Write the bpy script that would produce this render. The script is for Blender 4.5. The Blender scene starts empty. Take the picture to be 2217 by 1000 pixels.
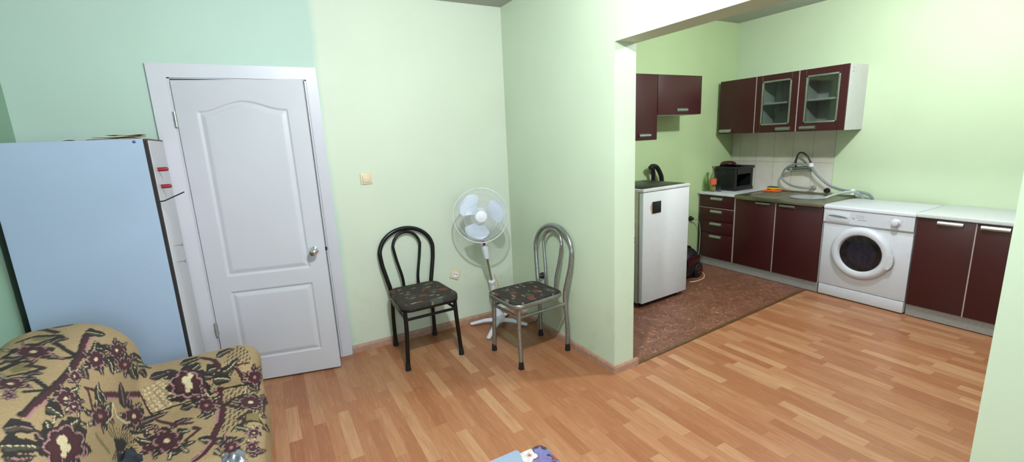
import bpy, bmesh, math, random
import numpy as np
from mathutils import Vector, Matrix
random.seed(7)
PI = math.pi
C = bpy.context.scene.collection
SC = bpy.context.scene

# ------------------------------------------------------------------ helpers
class MB:
    """collects shapes into one mesh"""
    def __init__(s): s.v = []; s.f = []; s.mi = []; s.cur = 0
    def mat(s, i): s.cur = i; return s
    def add(s, vs, fs):
        o = len(s.v); s.v += [tuple(p) for p in vs]
        s.f += [tuple(i + o for i in f) for f in fs]; s.mi += [s.cur] * len(fs); return s
    def box(s, x0, x1, y0, y1, z0, z1, b=0.0, seg=2):
        if b <= 0:
            vs = [(x, y, z) for z in (z0, z1) for y in (y0, y1) for x in (x0, x1)]
            return s.add(vs, [(0,2,3,1),(4,5,7,6),(0,1,5,4),(2,6,7,3),(0,4,6,2),(1,3,7,5)])
        bm = bmesh.new(); bmesh.ops.create_cube(bm, size=1)
        for v in bm.verts: v.co = Vector(((x0+x1)/2+v.co.x*(x1-x0), (y0+y1)/2+v.co.y*(y1-y0), (z0+z1)/2+v.co.z*(z1-z0)))
        bmesh.ops.bevel(bm, geom=bm.edges[:], offset=b, segments=seg, profile=.5, affect='EDGES')
        return s.bm(bm)
    def bm(s, bm, M=None):
        bm.verts.index_update()
        s.add([(M @ v.co if M else v.co) for v in bm.verts], [[v.index for v in f.verts] for f in bm.faces]); bm.free(); return s
    def tube(s, pts, r, seg=12, closed=False, caps=True, flat=None):
        P = [Vector(p) for p in pts]; n = len(P)
        rr = r if isinstance(r, list) else [r]*n
        T = []
        for i in range(n):
            a = P[(i-1) % n] if (closed or i) else P[0]; b = P[(i+1) % n] if (closed or i < n-1) else P[-1]
            T.append((b-a).normalized())
        N = T[0].orthogonal().normalized() if flat is None else (Vector(flat) - T[0]*Vector(flat).dot(T[0])).normalized()
        vs = []; 
        for i in range(n):
            if flat is not None: N = Vector(flat)
            N = (N - T[i]*N.dot(T[i])).normalized(); B = T[i].cross(N)
            ra = rr[i] if not isinstance(rr[i], tuple) else rr[i][0]; rb = rr[i] if not isinstance(rr[i], tuple) else rr[i][1]
            for k in range(seg):
                a = 2*PI*k/seg; vs.append(P[i] + N*(ra*math.cos(a)) + B*(rb*math.sin(a)))
        fs = []
        for i in range(n if closed else n-1):
            j = (i+1) % n
            for k in range(seg):
                l = (k+1) % seg; fs.append((i*seg+k, i*seg+l, j*seg+l, j*seg+k))
        if caps and not closed:
            fs.append(tuple(range(seg))[::-1]); fs.append(tuple((n-1)*seg+k for k in range(seg)))
        return s.add(vs, fs)
    def lathe(s, prof, c=(0,0,0), axis='Z', seg=32, M=None):
        """prof: (radius, height) list"""
        vs = []; fs = []; n = len(prof); c = Vector(c)
        for (r, h) in prof:
            for k in range(seg):
                a = 2*PI*k/seg; x, y, z = r*math.cos(a), r*math.sin(a), h
                if M is not None: p = M @ Vector((x, y, z))
                elif axis == 'X': p = Vector((z, x, y))
                elif axis == 'Y': p = Vector((y, z, x))
                else: p = Vector((x, y, z))
                vs.append(p + c)
        for i in range(n-1):
            for k in range(seg):
                l = (k+1) % seg; fs.append((i*seg+k, i*seg+l, (i+1)*seg+l, (i+1)*seg+k))
        if prof[0][0] > 1e-6: fs.append(tuple(range(seg))[::-1])
        if prof[-1][0] > 1e-6: fs.append(tuple((n-1)*seg+k for k in range(seg)))
        return s.add(vs, fs)
    def prism(s, poly, a, b, plane='XY'):
        """polygon extruded between a and b on the remaining axis"""
        f = {'XY': lambda p, h: (p[0], p[1], h), 'XZ': lambda p, h: (p[0], h, p[1]), 'YZ': lambda p, h: (h, p[0], p[1])}[plane]
        n = len(poly); vs = [f(p, a) for p in poly] + [f(p, b) for p in poly]
        fs = [tuple(range(n))[::-1], tuple(range(n, 2*n))] + [(i, (i+1) % n, n+(i+1) % n, n+i) for i in range(n)]
        return s.add(vs, fs)
    def sphere(s, c, r, sc=(1,1,1), seg=24, ring=14):
        prof = [(max(1e-7, r*math.sin(PI*i/ring)), -r*math.cos(PI*i/ring)) for i in range(ring+1)]
        o = MB().lathe(prof, seg=seg)
        return s.add([(p[0]*sc[0]+c[0], p[1]*sc[1]+c[1], p[2]*sc[2]+c[2]) for p in o.v], o.f)
    def build(s, name, mats, parent=None, label=None, smooth=35, M=None):
        me = bpy.data.meshes.new(name); me.from_pydata([tuple(p) for p in s.v], [], s.f); 
        if not isinstance(mats, (list, tuple)): mats = [mats]
        for m in mats: me.materials.append(m)
        me.polygons.foreach_set('material_index', s.mi)
        bm = bmesh.new(); bm.from_mesh(me); bmesh.ops.remove_doubles(bm, verts=bm.verts, dist=1e-6)
        bmesh.ops.recalc_face_normals(bm, faces=bm.faces); bm.to_mesh(me); bm.free()
        if M is not None: me.transform(M)
        return link(name, me, parent, label, smooth)

def root_loc(o):
    while o.parent: o = o.parent
    return o.location
def link(name, me, parent=None, label=None, smooth=35):
    if smooth:
        me.polygons.foreach_set('use_smooth', [True]*len(me.polygons)); me.set_sharp_from_angle(angle=math.radians(smooth))
    o = bpy.data.objects.new(name, me); C.objects.link(o)
    if parent is not None:
        me.transform(Matrix.Translation(-root_loc(parent))); o.parent = parent
    else:
        n = len(me.vertices); co = np.empty(n*3); me.vertices.foreach_get('co', co); co = co.reshape(-1,3)
        lo, hi = co.min(0), co.max(0); b = Vector(((lo[0]+hi[0])/2, (lo[1]+hi[1])/2, lo[2]))
        me.transform(Matrix.Translation(-b)); o.location = b
    if label: o['label'] = label
    return o
def tag(o, label, cat, group=None):
    o['label'] = label; o['category'] = cat
    if group: o['group'] = group
    return o
def thing(name, label, cat, loc=(0,0,0), group=None):
    o = bpy.data.objects.new(name, None); C.objects.link(o); o.location = loc; o.empty_display_size = .1
    return tag(o, label, cat, group)
def struct(o): o['kind'] = 'structure'; return o
def spline(pts, n=8, closed=False):
    P = [Vector(p) for p in pts]; out = []; m = len(P)
    for i in range(m if closed else m-1):
        g = lambda k: P[k % m] if closed else P[min(max(k, 0), m-1)]
        p0, p1, p2, p3 = g(i-1), g(i), g(i+1), g(i+2)
        for k in range(n):
            t = k/n
            out.append(.5*((2*p1) + (p2-p0)*t + (2*p0-5*p1+4*p2-p3)*t*t + (3*p1-p0-3*p2+p3)*t**3))
    if not closed: out.append(P[-1])
    return out

# ------------------------------------------------------------------ materials
def lin(c):
    c = [x/255 for x in c]
    return tuple((x/12.92 if x <= .04045 else ((x+.055)/1.055)**2.4) for x in c) + (1,)
def mat(name, rgb, rough=.5, metal=0.0, var=.06, scale=18, bump=0.0, bscale=200, spec=None, coat=0):
    m = bpy.data.materials.new(name); m.use_nodes = True; nt = m.node_tree; N = nt.nodes; L = nt.links
    b = N['Principled BSDF']; b.inputs['Roughness'].default_value = rough; b.inputs['Metallic'].default_value = metal
    if spec is not None: b.inputs['Specular IOR Level'].default_value = spec
    if coat: b.inputs['Coat Weight'].default_value = coat
    tc = N.new('ShaderNodeTexCoord'); no = N.new('ShaderNodeTexNoise'); no.inputs['Scale'].default_value = scale; no.inputs['Detail'].default_value = 4
    L.new(tc.outputs['Object'], no.inputs['Vector'])
    rp = N.new('ShaderNodeValToRGB'); c = lin(rgb)
    rp.color_ramp.elements[0].position = .3; rp.color_ramp.elements[1].position = .7
    rp.color_ramp.elements[0].color = tuple(x*(1-var) for x in c[:3])+(1,); rp.color_ramp.elements[1].color = tuple(min(1, x*(1+var)) for x in c[:3])+(1,)
    L.new(no.outputs['Fac'], rp.inputs['Fac']); L.new(rp.outputs['Color'], b.inputs['Base Color'])
    if bump:
        n2 = N.new('ShaderNodeTexNoise'); n2.inputs['Scale'].default_value = bscale; n2.inputs['Detail'].default_value = 3; L.new(tc.outputs['Object'], n2.inputs['Vector'])
        bp = N.new('ShaderNodeBump'); bp.inputs['Strength'].default_value = bump; bp.inputs['Distance'].default_value = .004
        L.new(n2.outputs['Fac'], bp.inputs['Height']); L.new(bp.outputs['Normal'], b.inputs['Normal'])
    return m
class NT:
    """small node-tree writer"""
    def __init__(s, name, rough=.5):
        s.m = bpy.data.materials.new(name); s.m.use_nodes = True; s.t = s.m.node_tree; s.b = s.t.nodes['Principled BSDF']; s.b.inputs['Roughness'].default_value = rough
    def n(s, typ, ins=None, **kw):
        o = s.t.nodes.new('ShaderNode'+typ)
        for k, v in kw.items(): setattr(o, k, v)
        for k, v in (ins or {}).items(): s.set(o.inputs[k], v)
        return o
    def set(s, sock, v):
        if isinstance(v, bpy.types.NodeSocket): s.t.links.new(v, sock)
        else: sock.default_value = v
    def math(s, op, a, b=0.0, c=0.0):
        o = s.t.nodes.new('ShaderNodeMath'); o.operation = op
        s.set(o.inputs[0], a); s.set(o.inputs[1], b); s.set(o.inputs[2], c); return o.outputs[0]
    def ramp(s, fac, stops, interp='LINEAR'):
        o = s.t.nodes.new('ShaderNodeValToRGB'); cr = o.color_ramp; cr.interpolation = interp
        while len(cr.elements) < len(stops): cr.elements.new(.5)
        for e, (p, c) in zip(cr.elements, stops): e.position = p; e.color = c
        s.set(o.inputs[0], fac); return o.outputs[0]
    def mix(s, fac, a, b, typ='MIX'):
        o = s.t.nodes.new('ShaderNodeMix'); o.data_type = 'RGBA'; o.blend_type = typ
        s.set(o.inputs[0], fac); s.set(o.inputs[6], a); s.set(o.inputs[7], b); return o.outputs[2]
    def pos(s):
        g = s.n('NewGeometry'); x = s.n('SeparateXYZ', {'Vector': g.outputs['Position']}); return g.outputs['Position'], x.outputs
    def bump(s, h, st=.2, d=.004):
        o = s.n('Bump', {'Strength': st, 'Distance': d, 'Height': h}); s.t.links.new(o.outputs[0], s.b.inputs['Normal'])
    def base(s, c): s.set(s.b.inputs['Base Color'], c); return s.m

def wall_paint(name, rgb, rgb2=None, split=None):
    w = NT(name, .65); P, X = w.pos()
    n1 = w.n('TexNoise', {'Vector': P, 'Scale': 1.3, 'Detail': 5.0}); n2 = w.n('TexNoise', {'Vector': P, 'Scale': 90.0, 'Detail': 3.0})
    c = lin(rgb)
    col = w.ramp(n1.outputs['Fac'], [(.3, tuple(x*.96 for x in c[:3])+(1,)), (.7, tuple(min(1, x*1.04) for x in c[:3])+(1,))])
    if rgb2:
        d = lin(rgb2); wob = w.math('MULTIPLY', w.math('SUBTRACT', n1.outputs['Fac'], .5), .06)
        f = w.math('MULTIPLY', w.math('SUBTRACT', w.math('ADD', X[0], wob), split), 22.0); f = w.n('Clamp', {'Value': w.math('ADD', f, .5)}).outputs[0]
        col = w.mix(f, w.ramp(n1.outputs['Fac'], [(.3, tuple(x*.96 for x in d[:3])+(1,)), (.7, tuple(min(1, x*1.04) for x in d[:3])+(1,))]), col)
    # faint scuffs low on the wall
    sc = w.n('TexNoise', {'Vector': P, 'Scale': 6.0, 'Detail': 8.0, 'Roughness': .7})
    low = w.n('MapRange', {'Value': X[2], 'From Min': .9, 'From Max': .1, 'To Min': 0.0, 'To Max': .5})
    k = w.math('MULTIPLY', w.ramp(sc.outputs['Fac'], [(.55, (0,0,0,1)), (.75, (1,1,1,1))]), low.outputs[0])
    col = w.mix(k, col, lin((170,185,150)))
    w.bump(n2.outputs['Fac'], .12, .002)
    return w.base(col)

ROOM_G = (211, 222, 203); COOL_CAST_G = (186, 211, 199); KITCH_G = (188, 211, 158)
m_wall_back = wall_paint('paint_back_cast', ROOM_G, COOL_CAST_G, .44)  # cool light cast put into the colour left of the split
m_wall = wall_paint('paint_room', (206, 222, 196))
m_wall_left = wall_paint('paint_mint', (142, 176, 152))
m_kwall = wall_paint('paint_kitchen', KITCH_G)
m_kwall2 = wall_paint('paint_kitchen_lit', (201, 218, 184))  # kitchen paint lightened: lamp wash on the right wall put into the colour
m_dim = mat('bounce_cut_grey', (120, 124, 112), .9)  # dark tone given to unseen walls to cut bounced light
m_ceil = mat('ceiling_paint', (178, 182, 172), .8, var=.02)
m_white = mat('white_lacquer', (206, 207, 214), .42, var=.02, scale=5)
m_door = mat('door_lacquer', (206, 207, 216), .38, var=.02, scale=4, bump=.04, bscale=60)
m_enam = mat('white_enamel', (210, 212, 222), .3, var=.015)
m_enam2 = mat('white_enamel_panel', (212, 213, 220), .4, var=.015)
m_blue = mat('pale_blue_laminate', (160, 178, 204), .45, var=.03, scale=3, bump=.03, bscale=300)
m_dark = mat('dark_edge', (30, 26, 26), .7)
m_brownedge = mat('brown_edge', (92, 52, 48), .6)
m_red = mat('wine_red_foil', (60, 17, 21), .4, var=.10, scale=160, bump=.03, bscale=400)
m_redd = mat('wine_red_edge', (52, 16, 20), .5)
m_cabwhite = mat('white_melamine', (210, 210, 208), .45, var=.02)
m_strip = mat('edge_strip', (176, 160, 160), .45)
m_alu = mat('brushed_aluminium', (186, 190, 190), .36, 1.0, var=.08, scale=30)
m_chrome = mat('chrome', (205, 208, 214), .14, 1.0, var=.04)
m_steel = mat('stained_steel', (150, 146, 128), .32, .9, var=.22, scale=7)
m_bowl = mat('steel_bowl', (216, 224, 236), .38, .75, var=.05)
m_black = mat('black_plastic', (22, 23, 26), .4, var=.15)
m_blackm = mat('black_enamel_tube', (20, 20, 21), .28, .3, var=.3, scale=60)
m_silver = mat('grey_painted_tube', (150, 152, 150), .3, .75, var=.14, scale=50)
m_rubber = mat('black_rubber', (18, 18, 19), .65)
m_kick = mat('grey_plinth', (150, 148, 146), .5, var=.10, scale=80)
m_top = mat('white_worktop', (206, 210, 212), .35, var=.04, scale=40)
m_topend = mat('worktop_edge', (216, 218, 224), .35, var=.02)
m_fanw = mat('white_plastic', (226, 230, 238), .4, var=.02)
m_ivory = mat('ivory_plastic', (226, 210, 178), .4, var=.03)
m_whitep = mat('socket_white', (238, 240, 244), .4, var=.02)
m_redp = mat('red_plastic', (140, 24, 34), .35)
m_grey = mat('grey_hose', (122, 132, 136), .45, var=.06)
m_lgrey = mat('light_grey_hose', (168, 178, 170), .5, var=.05)
m_base = mat('wood_skirting', (176, 138, 118), .5, var=.14, scale=26)
m_gold = mat('threshold_strip', (112, 86, 54), .4, .4, var=.2, scale=20)
m_fridge = mat('fridge_white', (222, 224, 228), .35, var=.02)
m_fridges = mat('fridge_side', (190, 190, 160), .5, var=.06)
m_seal = mat('fridge_seal', (120, 112, 84), .7, var=.12)
m_rust = mat('rust_stain', (192, 164, 140), .7, var=.2, scale=90)
m_orange = mat('orange_cloth', (240, 98, 34), .8, var=.12, scale=60, bump=.3)
m_yellow = mat('yellow_sponge', (226, 192, 40), .9, var=.12, scale=90, bump=.5)
m_pad = mat('dark_scourer', (40, 46, 40), .95, bump=.5)
m_cream = mat('cream_cable', (220, 200, 150), .5)
m_wire = mat('copper_pink_cable', (206, 150, 122), .5)
m_vacr = mat('vacuum_red', (66, 18, 24), .3, .1, var=.08)
m_paper = mat('creased_paper', (214, 208, 196), .8, var=.08)
m_card = mat('brown_card', (150, 132, 104), .8, var=.18, scale=40)
m_dough = mat('dark_red_pan', (64, 24, 26), .3, var=.1)
m_label = mat('orange_label', (206, 96, 62), .5, var=.2, scale=60)
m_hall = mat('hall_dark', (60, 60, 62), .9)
m_lglass = mat('cabinet_back', (150, 160, 152), .6, var=.04)
m_navy = mat('navy_cloth', (34, 38, 50), .85, var=.2, scale=30, bump=.3, bscale=80)
m_foil = mat('grey_foil', (128, 132, 142), .3, .6, var=.25, scale=40)
m_print = mat('grey_print', (120, 124, 136), .5)
m_wood = mat('table_wood', (150, 110, 80), .5, var=.1)

def glass(name, rgb, rough=.05, alpha=None):
    w = NT(name, rough); w.b.inputs['Base Color'].default_value = lin(rgb)
    w.b.inputs['Transmission Weight'].default_value = 1.0; w.b.inputs['IOR'].default_value = 1.45; return w.m
m_glassbl = glass('blue_glass', (190, 205, 235))
def thin_glass(name, rgb, mixf, rough=.05):
    """flat pane: tinted see-through plus a glossy share"""
    w = NT(name); t = w.t; N = t.nodes; out = N['Material Output']
    tr = N.new('ShaderNodeBsdfTransparent'); tr.inputs[0].default_value = lin(rgb)
    gl = N.new('ShaderNodeBsdfGlossy'); gl.inputs['Roughness'].default_value = rough; gl.inputs[0].default_value = (.9,.9,.9,1)
    noi = w.n('TexNoise', {'Scale': 9.0}); f = w.math('MULTIPLY', noi.outputs['Fac'], mixf*2)
    mx = N.new('ShaderNodeMixShader'); t.links.new(f, mx.inputs[0]); t.links.new(tr.outputs[0], mx.inputs[1]); t.links.new(gl.outputs[0], mx.inputs[2]); t.links.new(mx.outputs[0], out.inputs[0])
    return w.m
m_pane = thin_glass('cabinet_pane', (222, 228, 224), .06)
m_glassb = thin_glass('bottle_glass', (234, 240, 228), .07)
m_glassc = thin_glass('bottle_clear', (236, 242, 226), .07)
m_port = thin_glass('washer_port_glass', (150, 156, 172), .10, .04)

# laminate floor: strips run along Y
def floor_mat():
    w = NT('laminate_floor', .36); P, X = w.pos()
    sw = .066
    xi = w.math('DIVIDE', X[0], sw); ix = w.math('FLOOR', xi)
    r1 = w.n('TexWhiteNoise', {'W': ix}, noise_dimensions='1D').outputs['Value']
    ln = w.math('MULTIPLY_ADD', r1, .16, .34)
    yi = w.math('DIVIDE', w.math('ADD', X[1], w.math('MULTIPLY', r1, 7.3)), ln); iy = w.math('FLOOR', yi)
    cv = w.n('CombineXYZ', {'X': ix, 'Y': iy}); r2 = w.n('TexWhiteNoise', {'Vector': cv.outputs[0]}, noise_dimensions='2D').outputs['Value']
    col = w.ramp(r2, [(0, lin((156,98,66))), (.3, lin((166,110,76))), (.6, lin((174,120,84))), (.85, lin((182,132,96))), (1, lin((192,148,110)))])
    off = w.math('MULTIPLY', r2, 37.0)
    gv = w.n('CombineXYZ', {'X': w.math('MULTIPLY', X[0], 34.0), 'Y': w.math('MULTIPLY', X[1], 3.2), 'Z': off})
    g = w.n('TexNoise', {'Vector': gv.outputs[0], 'Scale': 1.0, 'Detail': 6.0, 'Roughness': .62, 'Distortion': .8}).outputs['Fac']
    col = w.mix(w.ramp(g, [(.38, (0,0,0,1)), (.72, (.55,.55,.55,1))]), col, lin((146,88,54)))
    g2 = w.n('TexNoise', {'Vector': gv.outputs[0], 'Scale': 2.6, 'Detail': 3.0}).outputs['Fac']
    col = w.mix(w.ramp(g2, [(.52, (0,0,0,1)), (.75, (.3,.3,.3,1))]), col, lin((198,158,120)))
    # joints
    fx = w.math('FRACT', xi); fy = w.math('FRACT', yi)
    ex = w.math('LESS_THAN', w.math('MINIMUM', fx, w.math('SUBTRACT', 1.0, fx)), .012)
    ey = w.math('LESS_THAN', w.math('MINIMUM', fy, w.math('SUBTRACT', 1.0, fy)), .004)
    e = w.math('MULTIPLY', w.math('MAXIMUM', ex, ey), .45)
    col = w.mix(e, col, lin((140,84,50)))
    return w.base(col)
m_floor = floor_mat()
def lino_mat():
    w = NT('brown_linoleum', .42); P, X = w.pos()
    a = w.n('TexNoise', {'Vector': P, 'Scale': 7.0, 'Detail': 7.0, 'Roughness': .6, 'Distortion': 1.6}).outputs['Fac']
    b = w.n('TexNoise', {'Vector': P, 'Scale': 16.0, 'Detail': 5.0, 'Distortion': 2.5}).outputs['Fac']
    col = w.ramp(a, [(.3, lin((104,64,50))), (.5, lin((124,80,62))), (.7, lin((140,96,75)))])
    col = w.mix(w.ramp(b, [(.58, (0,0,0,1)), (.68, (.8,.8,.8,1))]), col, lin((182,140,112)))
    vo = w.n('TexVoronoi', {'Vector': P, 'Scale': 5.5}, feature='DISTANCE_TO_EDGE').outputs['Distance']
    col = w.mix(w.ramp(vo, [(0, (.35,.35,.35,1)), (.05, (0,0,0,1))]), col, lin((96,62,50)))
    return w.base(col)
m_lino = lino_mat()
def tile_mat():
    w = NT('beige_wall_tile', .28); P, X = w.pos()
    tw, thh = .20, .325
    fy = w.math('FRACT', w.math('DIVIDE', w.math('ADD', X[1], .09), tw)); fz = w.math('FRACT', w.math('DIVIDE', w.math('SUBTRACT', X[2], .84), thh))
    dy = w.math('MINIMUM', fy, w.math('SUBTRACT', 1.0, fy)); dz = w.math('MINIMUM', fz, w.math('SUBTRACT', 1.0, fz))
    e = w.math('MAXIMUM', w.math('LESS_THAN', dy, .012), w.math('LESS_THAN', dz, .008))
    n = w.n('TexNoise', {'Vector': P, 'Scale': 5.0, 'Detail': 6.0}).outputs['Fac']
    col = w.ramp(n, [(.3, lin((198,192,180))), (.7, lin((214,210,200)))])
    return w.base(w.mix(w.math('MULTIPLY', e, .7), col, lin((150,140,122))))
m_tile = tile_mat()
def seat_mat():
    """dark fabric with scattered abstract shards"""
    w = NT('abstract_seat_fabric', .8); tc = w.n('TexCoord'); O = tc.outputs['Object']
    def layer(scale, off, thr, rot):
        mp = w.n('Mapping', {'Vector': O, 'Location': off, 'Rotation': (0,0,rot), 'Scale': scale})
        v = w.n('TexVoronoi', {'Vector': mp.outputs[0], 'Scale': 1.0, 'Randomness': .9}, distance='MANHATTAN')
        return w.math('LESS_THAN', v.outputs['Distance'], thr), v.outputs['Color']
    col = lin((44,38,34))
    n = w.n('TexNoise', {'Vector': O, 'Scale': 60.0, 'Detail': 3.0}).outputs['Fac']
    col = w.ramp(n, [(.3, lin((34,30,28))), (.7, lin((56,48,42)))])
    for sc, off, thr, rot, c in [((6,11,1),(.3,.1,0),.36,.4,(62,70,62)), ((7,9,1),(1.7,.6,0),.34,-.5,(110,58,44)), ((8,20,1),(.9,2.3,0),.27,.35,(134,118,92)), ((13,13,1),(3.1,.2,0),.22,.9,(120,116,96))]:
        f, _ = layer(sc, off, thr, rot); col = w.mix(f, col, lin(c))
    w.bump(n, .3, .003); return w.base(col)
m_seat = seat_mat()
def attr_mat(name, rough=.85, bump=.5, bscale=260, d=.003):
    w = NT(name, rough); a = w.n('Attribute', attribute_name='Col'); tc = w.n('TexCoord')
    n = w.n('TexNoise', {'Vector': tc.outputs['Object'], 'Scale': float(bscale), 'Detail': 3.0}).outputs['Fac']
    col = w.mix(w.ramp(n, [(.35, (.28,.28,.28,1)), (.65, (0,0,0,1))]), a.outputs['Color'], (0.02,.015,.012,1))
    w.bump(n, bump, d); return w.base(col)
m_tapestry = attr_mat('tapestry_weave', .9, .5, 220)
m_oilcloth = attr_mat('printed_oilcloth', .35, .03, 120, .001)
# ------------------------------------------------------------------ the setting (metres; camera stands at the origin, 1.55 m up)
XL, YB, XR, XR2, YP, YJ, ZH, ZC = -1.095, 3.372, 1.852, 2.018, 2.045, .389, 2.06, 2.575
YK, XK, ZK, YF, YKF = 3.42, 4.94, 2.70, -2.7, -.7
DL, DR, DT = -.400, .352, 2.005         # door opening
struct(MB().box(XL-.3, XK+.2, YF-.2, YB+.25, -.08, 0).build('floor', m_floor))
lino = MB().prism([(XR2, YP+.02), (4.39, 2.205), (4.39, YK), (XR2, YK)], 0.0, .003).build('floor_kitchen', m_lino); struct(lino)
w = MB()
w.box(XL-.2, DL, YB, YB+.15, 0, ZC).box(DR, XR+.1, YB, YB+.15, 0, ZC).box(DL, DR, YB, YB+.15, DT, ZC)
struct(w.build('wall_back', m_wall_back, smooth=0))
struct(MB().box(XL-.15, XL, YF, YB, 0, ZC).build('wall_left', m_wall_left, smooth=0))
w = MB().box(XR, XR2, YP, YB+.15, 0, 2.75).box(XR, XR2, YF, YJ, 0, 2.75).box(XR, XR2, YJ, YP, ZH, 2.75)
struct(w.build('wall_right', m_wall, smooth=0))
w = MB(); wy0, wy1 = YF-.15, YF
w.box(XL-.15, -.75, wy0, wy1, 0, ZC).box(1.15, XR2, wy0, wy1, 0, ZC).box(-.75, 1.15, wy0, wy1, 0, .85).box(-.75, 1.15, wy0, wy1, 2.3, ZC)
struct(w.build('wall_front', m_dim, smooth=0))
wf = MB()
for a, b in ((-.75, -.69), (.17, .23), (1.09, 1.15)): wf.box(a, b, wy0+.03, wy0+.09, .85, 2.3)
for a, b in ((.85, .91), (2.24, 2.3)): wf.box(-.75, 1.15, wy0+.03, wy0+.09, a, b)
struct(wf.build('unseen_window_1', m_white, smooth=0))  # unseen window, added to frame the cool fill light
struct(MB().box(XL-.15, XR, YF-.15, YB+.15, ZC, ZC+.1).build('ceiling', m_ceil, smooth=0))
struct(MB().box(XR2, XK+.15, YK, YK+.15, 0, ZK).build('wall_kitchen_back', m_kwall, smooth=0))
struct(MB().box(XK, XK+.15, YKF, YK, 0, ZK).build('wall_kitchen_right', m_kwall2, smooth=0))
struct(MB().box(XR2, XK+.15, YKF-.15, YKF, 0, ZK).build('wall_kitchen_front', m_dim, smooth=0))
struct(MB().box(XR2, XK+.15, YKF-.15, YK+.15, ZK, ZK+.1).build('ceiling_kitchen', m_ceil, smooth=0))
struct(MB().box(DL-.4, DR+.4, 4.5, 4.6, 0, 2.3).box(DL-.5, DL-.4, YB+.15, 4.6, 0, 2.3).box(DR+.4, DR+.5, YB+.15, 4.6, 0, 2.3).box(DL-.5, DR+.5, YB+.15, 4.6, 2.3, 2.35).box(DL-.5, DR+.5, YB+.15, 4.6, -.05, 0).build('wall_hall', m_hall, smooth=0))
# skirting
sk = [(0, 0), (.016, 0), (.016, .042), (.010, .056), (0, .058)]
struct(MB().prism([(YB-d, z) for d, z in sk], .428, XR, 'YZ').build('baseboard_back', m_base, smooth=0))
struct(MB().prism([(XR-d, z) for d, z in sk], YP-.014, YB-.016, 'XZ').build('baseboard_right', m_base, smooth=0))
struct(MB().prism([(YP-d, z) for d, z in sk], XR-.010, XR2+.036, 'YZ').build('baseboard_pillar', m_base, smooth=0))
struct(MB().prism([(XR2, YP-.008), (4.39, 2.182), (4.39, 2.206), (XR2, YP+.016)], .0, .009).build('trim_1', m_gold, smooth=0))
# tiles behind the sink
struct(MB().box(XK-.006, XK, 2.312, YK-.004, .84, 1.49).build('wall_tiles', m_tile, smooth=0))

# ---- door
door = thing('door_1', 'white panelled interior door standing slightly ajar in its white frame', 'door', (DL, YB, 0)); door['kind'] = 'structure'; del door['category']
cs = MB(); yf = YB-.020
cs.prism([(DL-.088, 0), (DL+.002, 0), (DL+.002, 1.990), (DL-.088, 2.068)], yf, YB+.0, 'XZ')
cs.prism([(DL-.088, 2.068), (DL+.002, 1.990), (DR-.002, 1.990), (DR+.064, 2.068)], yf, YB, 'XZ')
cs.prism([(DR+.064, 2.068), (DR-.002, 1.990), (DR-.002, 0), (DR+.070, 0)], yf, YB, 'XZ')
cs.build('casing', m_door, door, smooth=0)
jb = MB().box(DL, DL+.014, YB-.012, YB+.15, 0, 1.99).box(DR-.014, DR, YB-.012, YB+.15, 0, 1.99).box(DL, DR, YB-.012, YB+.15, 1.984, DT)
jb.box(DL+.014, DL+.03, YB+.035, YB+.06, 0, 1.98).box(DR-.03, DR-.014, YB+.035, YB+.06, 0, 1.98).box(DL+.014, DR-.014, YB+.035, YB+.06, 1.965, 1.984)
jb.build('jamb', m_door, door, smooth=0)
TH = math.radians(13.3); DW, DH0, DH1 = .712, .012, 1.972
DM = Matrix(((math.cos(TH), math.sin(TH), 0, -.383), (-math.sin(TH), math.cos(TH), 0, 3.345), (0, 0, 1, 0), (0, 0, 0, 1)))   # local: x along leaf, y into the thickness
def door_leaf():
    def segdist(px, pz, poly):
        d = np.full(px.shape, 9.0); ins = np.zeros(px.shape, bool); n = len(poly)
        for i in range(n):
            (ax, az), (bx, bz) = poly[i], poly[(i+1) % n]
            ex, ez = bx-ax, bz-az; t = np.clip(((px-ax)*ex+(pz-az)*ez)/(ex*ex+ez*ez), 0, 1)
            d = np.minimum(d, np.hypot(px-ax-t*ex, pz-az-t*ez))
            c = ((az > pz) != (bz > pz)) & (px < (bx-ax)*(pz-az)/(bz-az+1e-12)+ax); ins ^= c
        return np.where(ins, d, -d)
    a, b, m = .112, .603, .3575
    arch = [(a, .762), (b, .762), (b, 1.792)] + [(b-.012-(b-a-.024)*k/40, 1.792+.056*(.5-.5*math.cos(2*PI*k/40))**1.0) for k in range(41)] + [(a, 1.792)]
    lowp = [(a, .170), (b, .170), (b, .652), (a, .652)]
    xs = np.concatenate([[0], np.linspace(0, DW, 150), [DW]]); zs = np.concatenate([[DH0], np.linspace(DH0, DH1, 400), [DH1]])
    X, Z = np.meshgrid(xs, zs); D = np.maximum(segdist(X, Z, arch), segdist(X, Z, lowp))
    prof = np.interp(D, [-1, 0, .004, .010, .034, .038, 2], [0, 0, .0085, .0095, .0015, .001, .001])
    Yv = prof.copy(); Yv[0, :] = Yv[-1, :] = .04; Yv[:, 0] = Yv[:, -1] = .04
    h, wd = X.shape; V = np.stack([X, Yv, Z], -1).reshape(-1, 3)
    idx = np.arange(h*wd).reshape(h, wd); F = np.stack([idx[:-1, :-1], idx[:-1, 1:], idx[1:, 1:], idx[1:, :-1]], -1).reshape(-1, 4)
    o = MB().add(V.tolist(), F.tolist()); o.add([(0, .04, DH0), (DW, .04, DH0), (DW, .04, DH1), (0, .04, DH1)], [(3, 2, 1, 0)])
    return o
door_leaf().build('leaf', m_door, door, M=DM, smooth=60)
kn = MB().lathe([(.026, 0), (.027, -.006), (.014, -.012), (.011, -.030), (.020, -.036), (.027, -.048), (.0275, -.058), (.022, -.068), (.012, -.072), (.0001, -.073)], (.646, 0, .874), 'Y', 28)
kn.build('door_knob', m_chrome, door, 'round chrome knob', M=DM)
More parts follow.
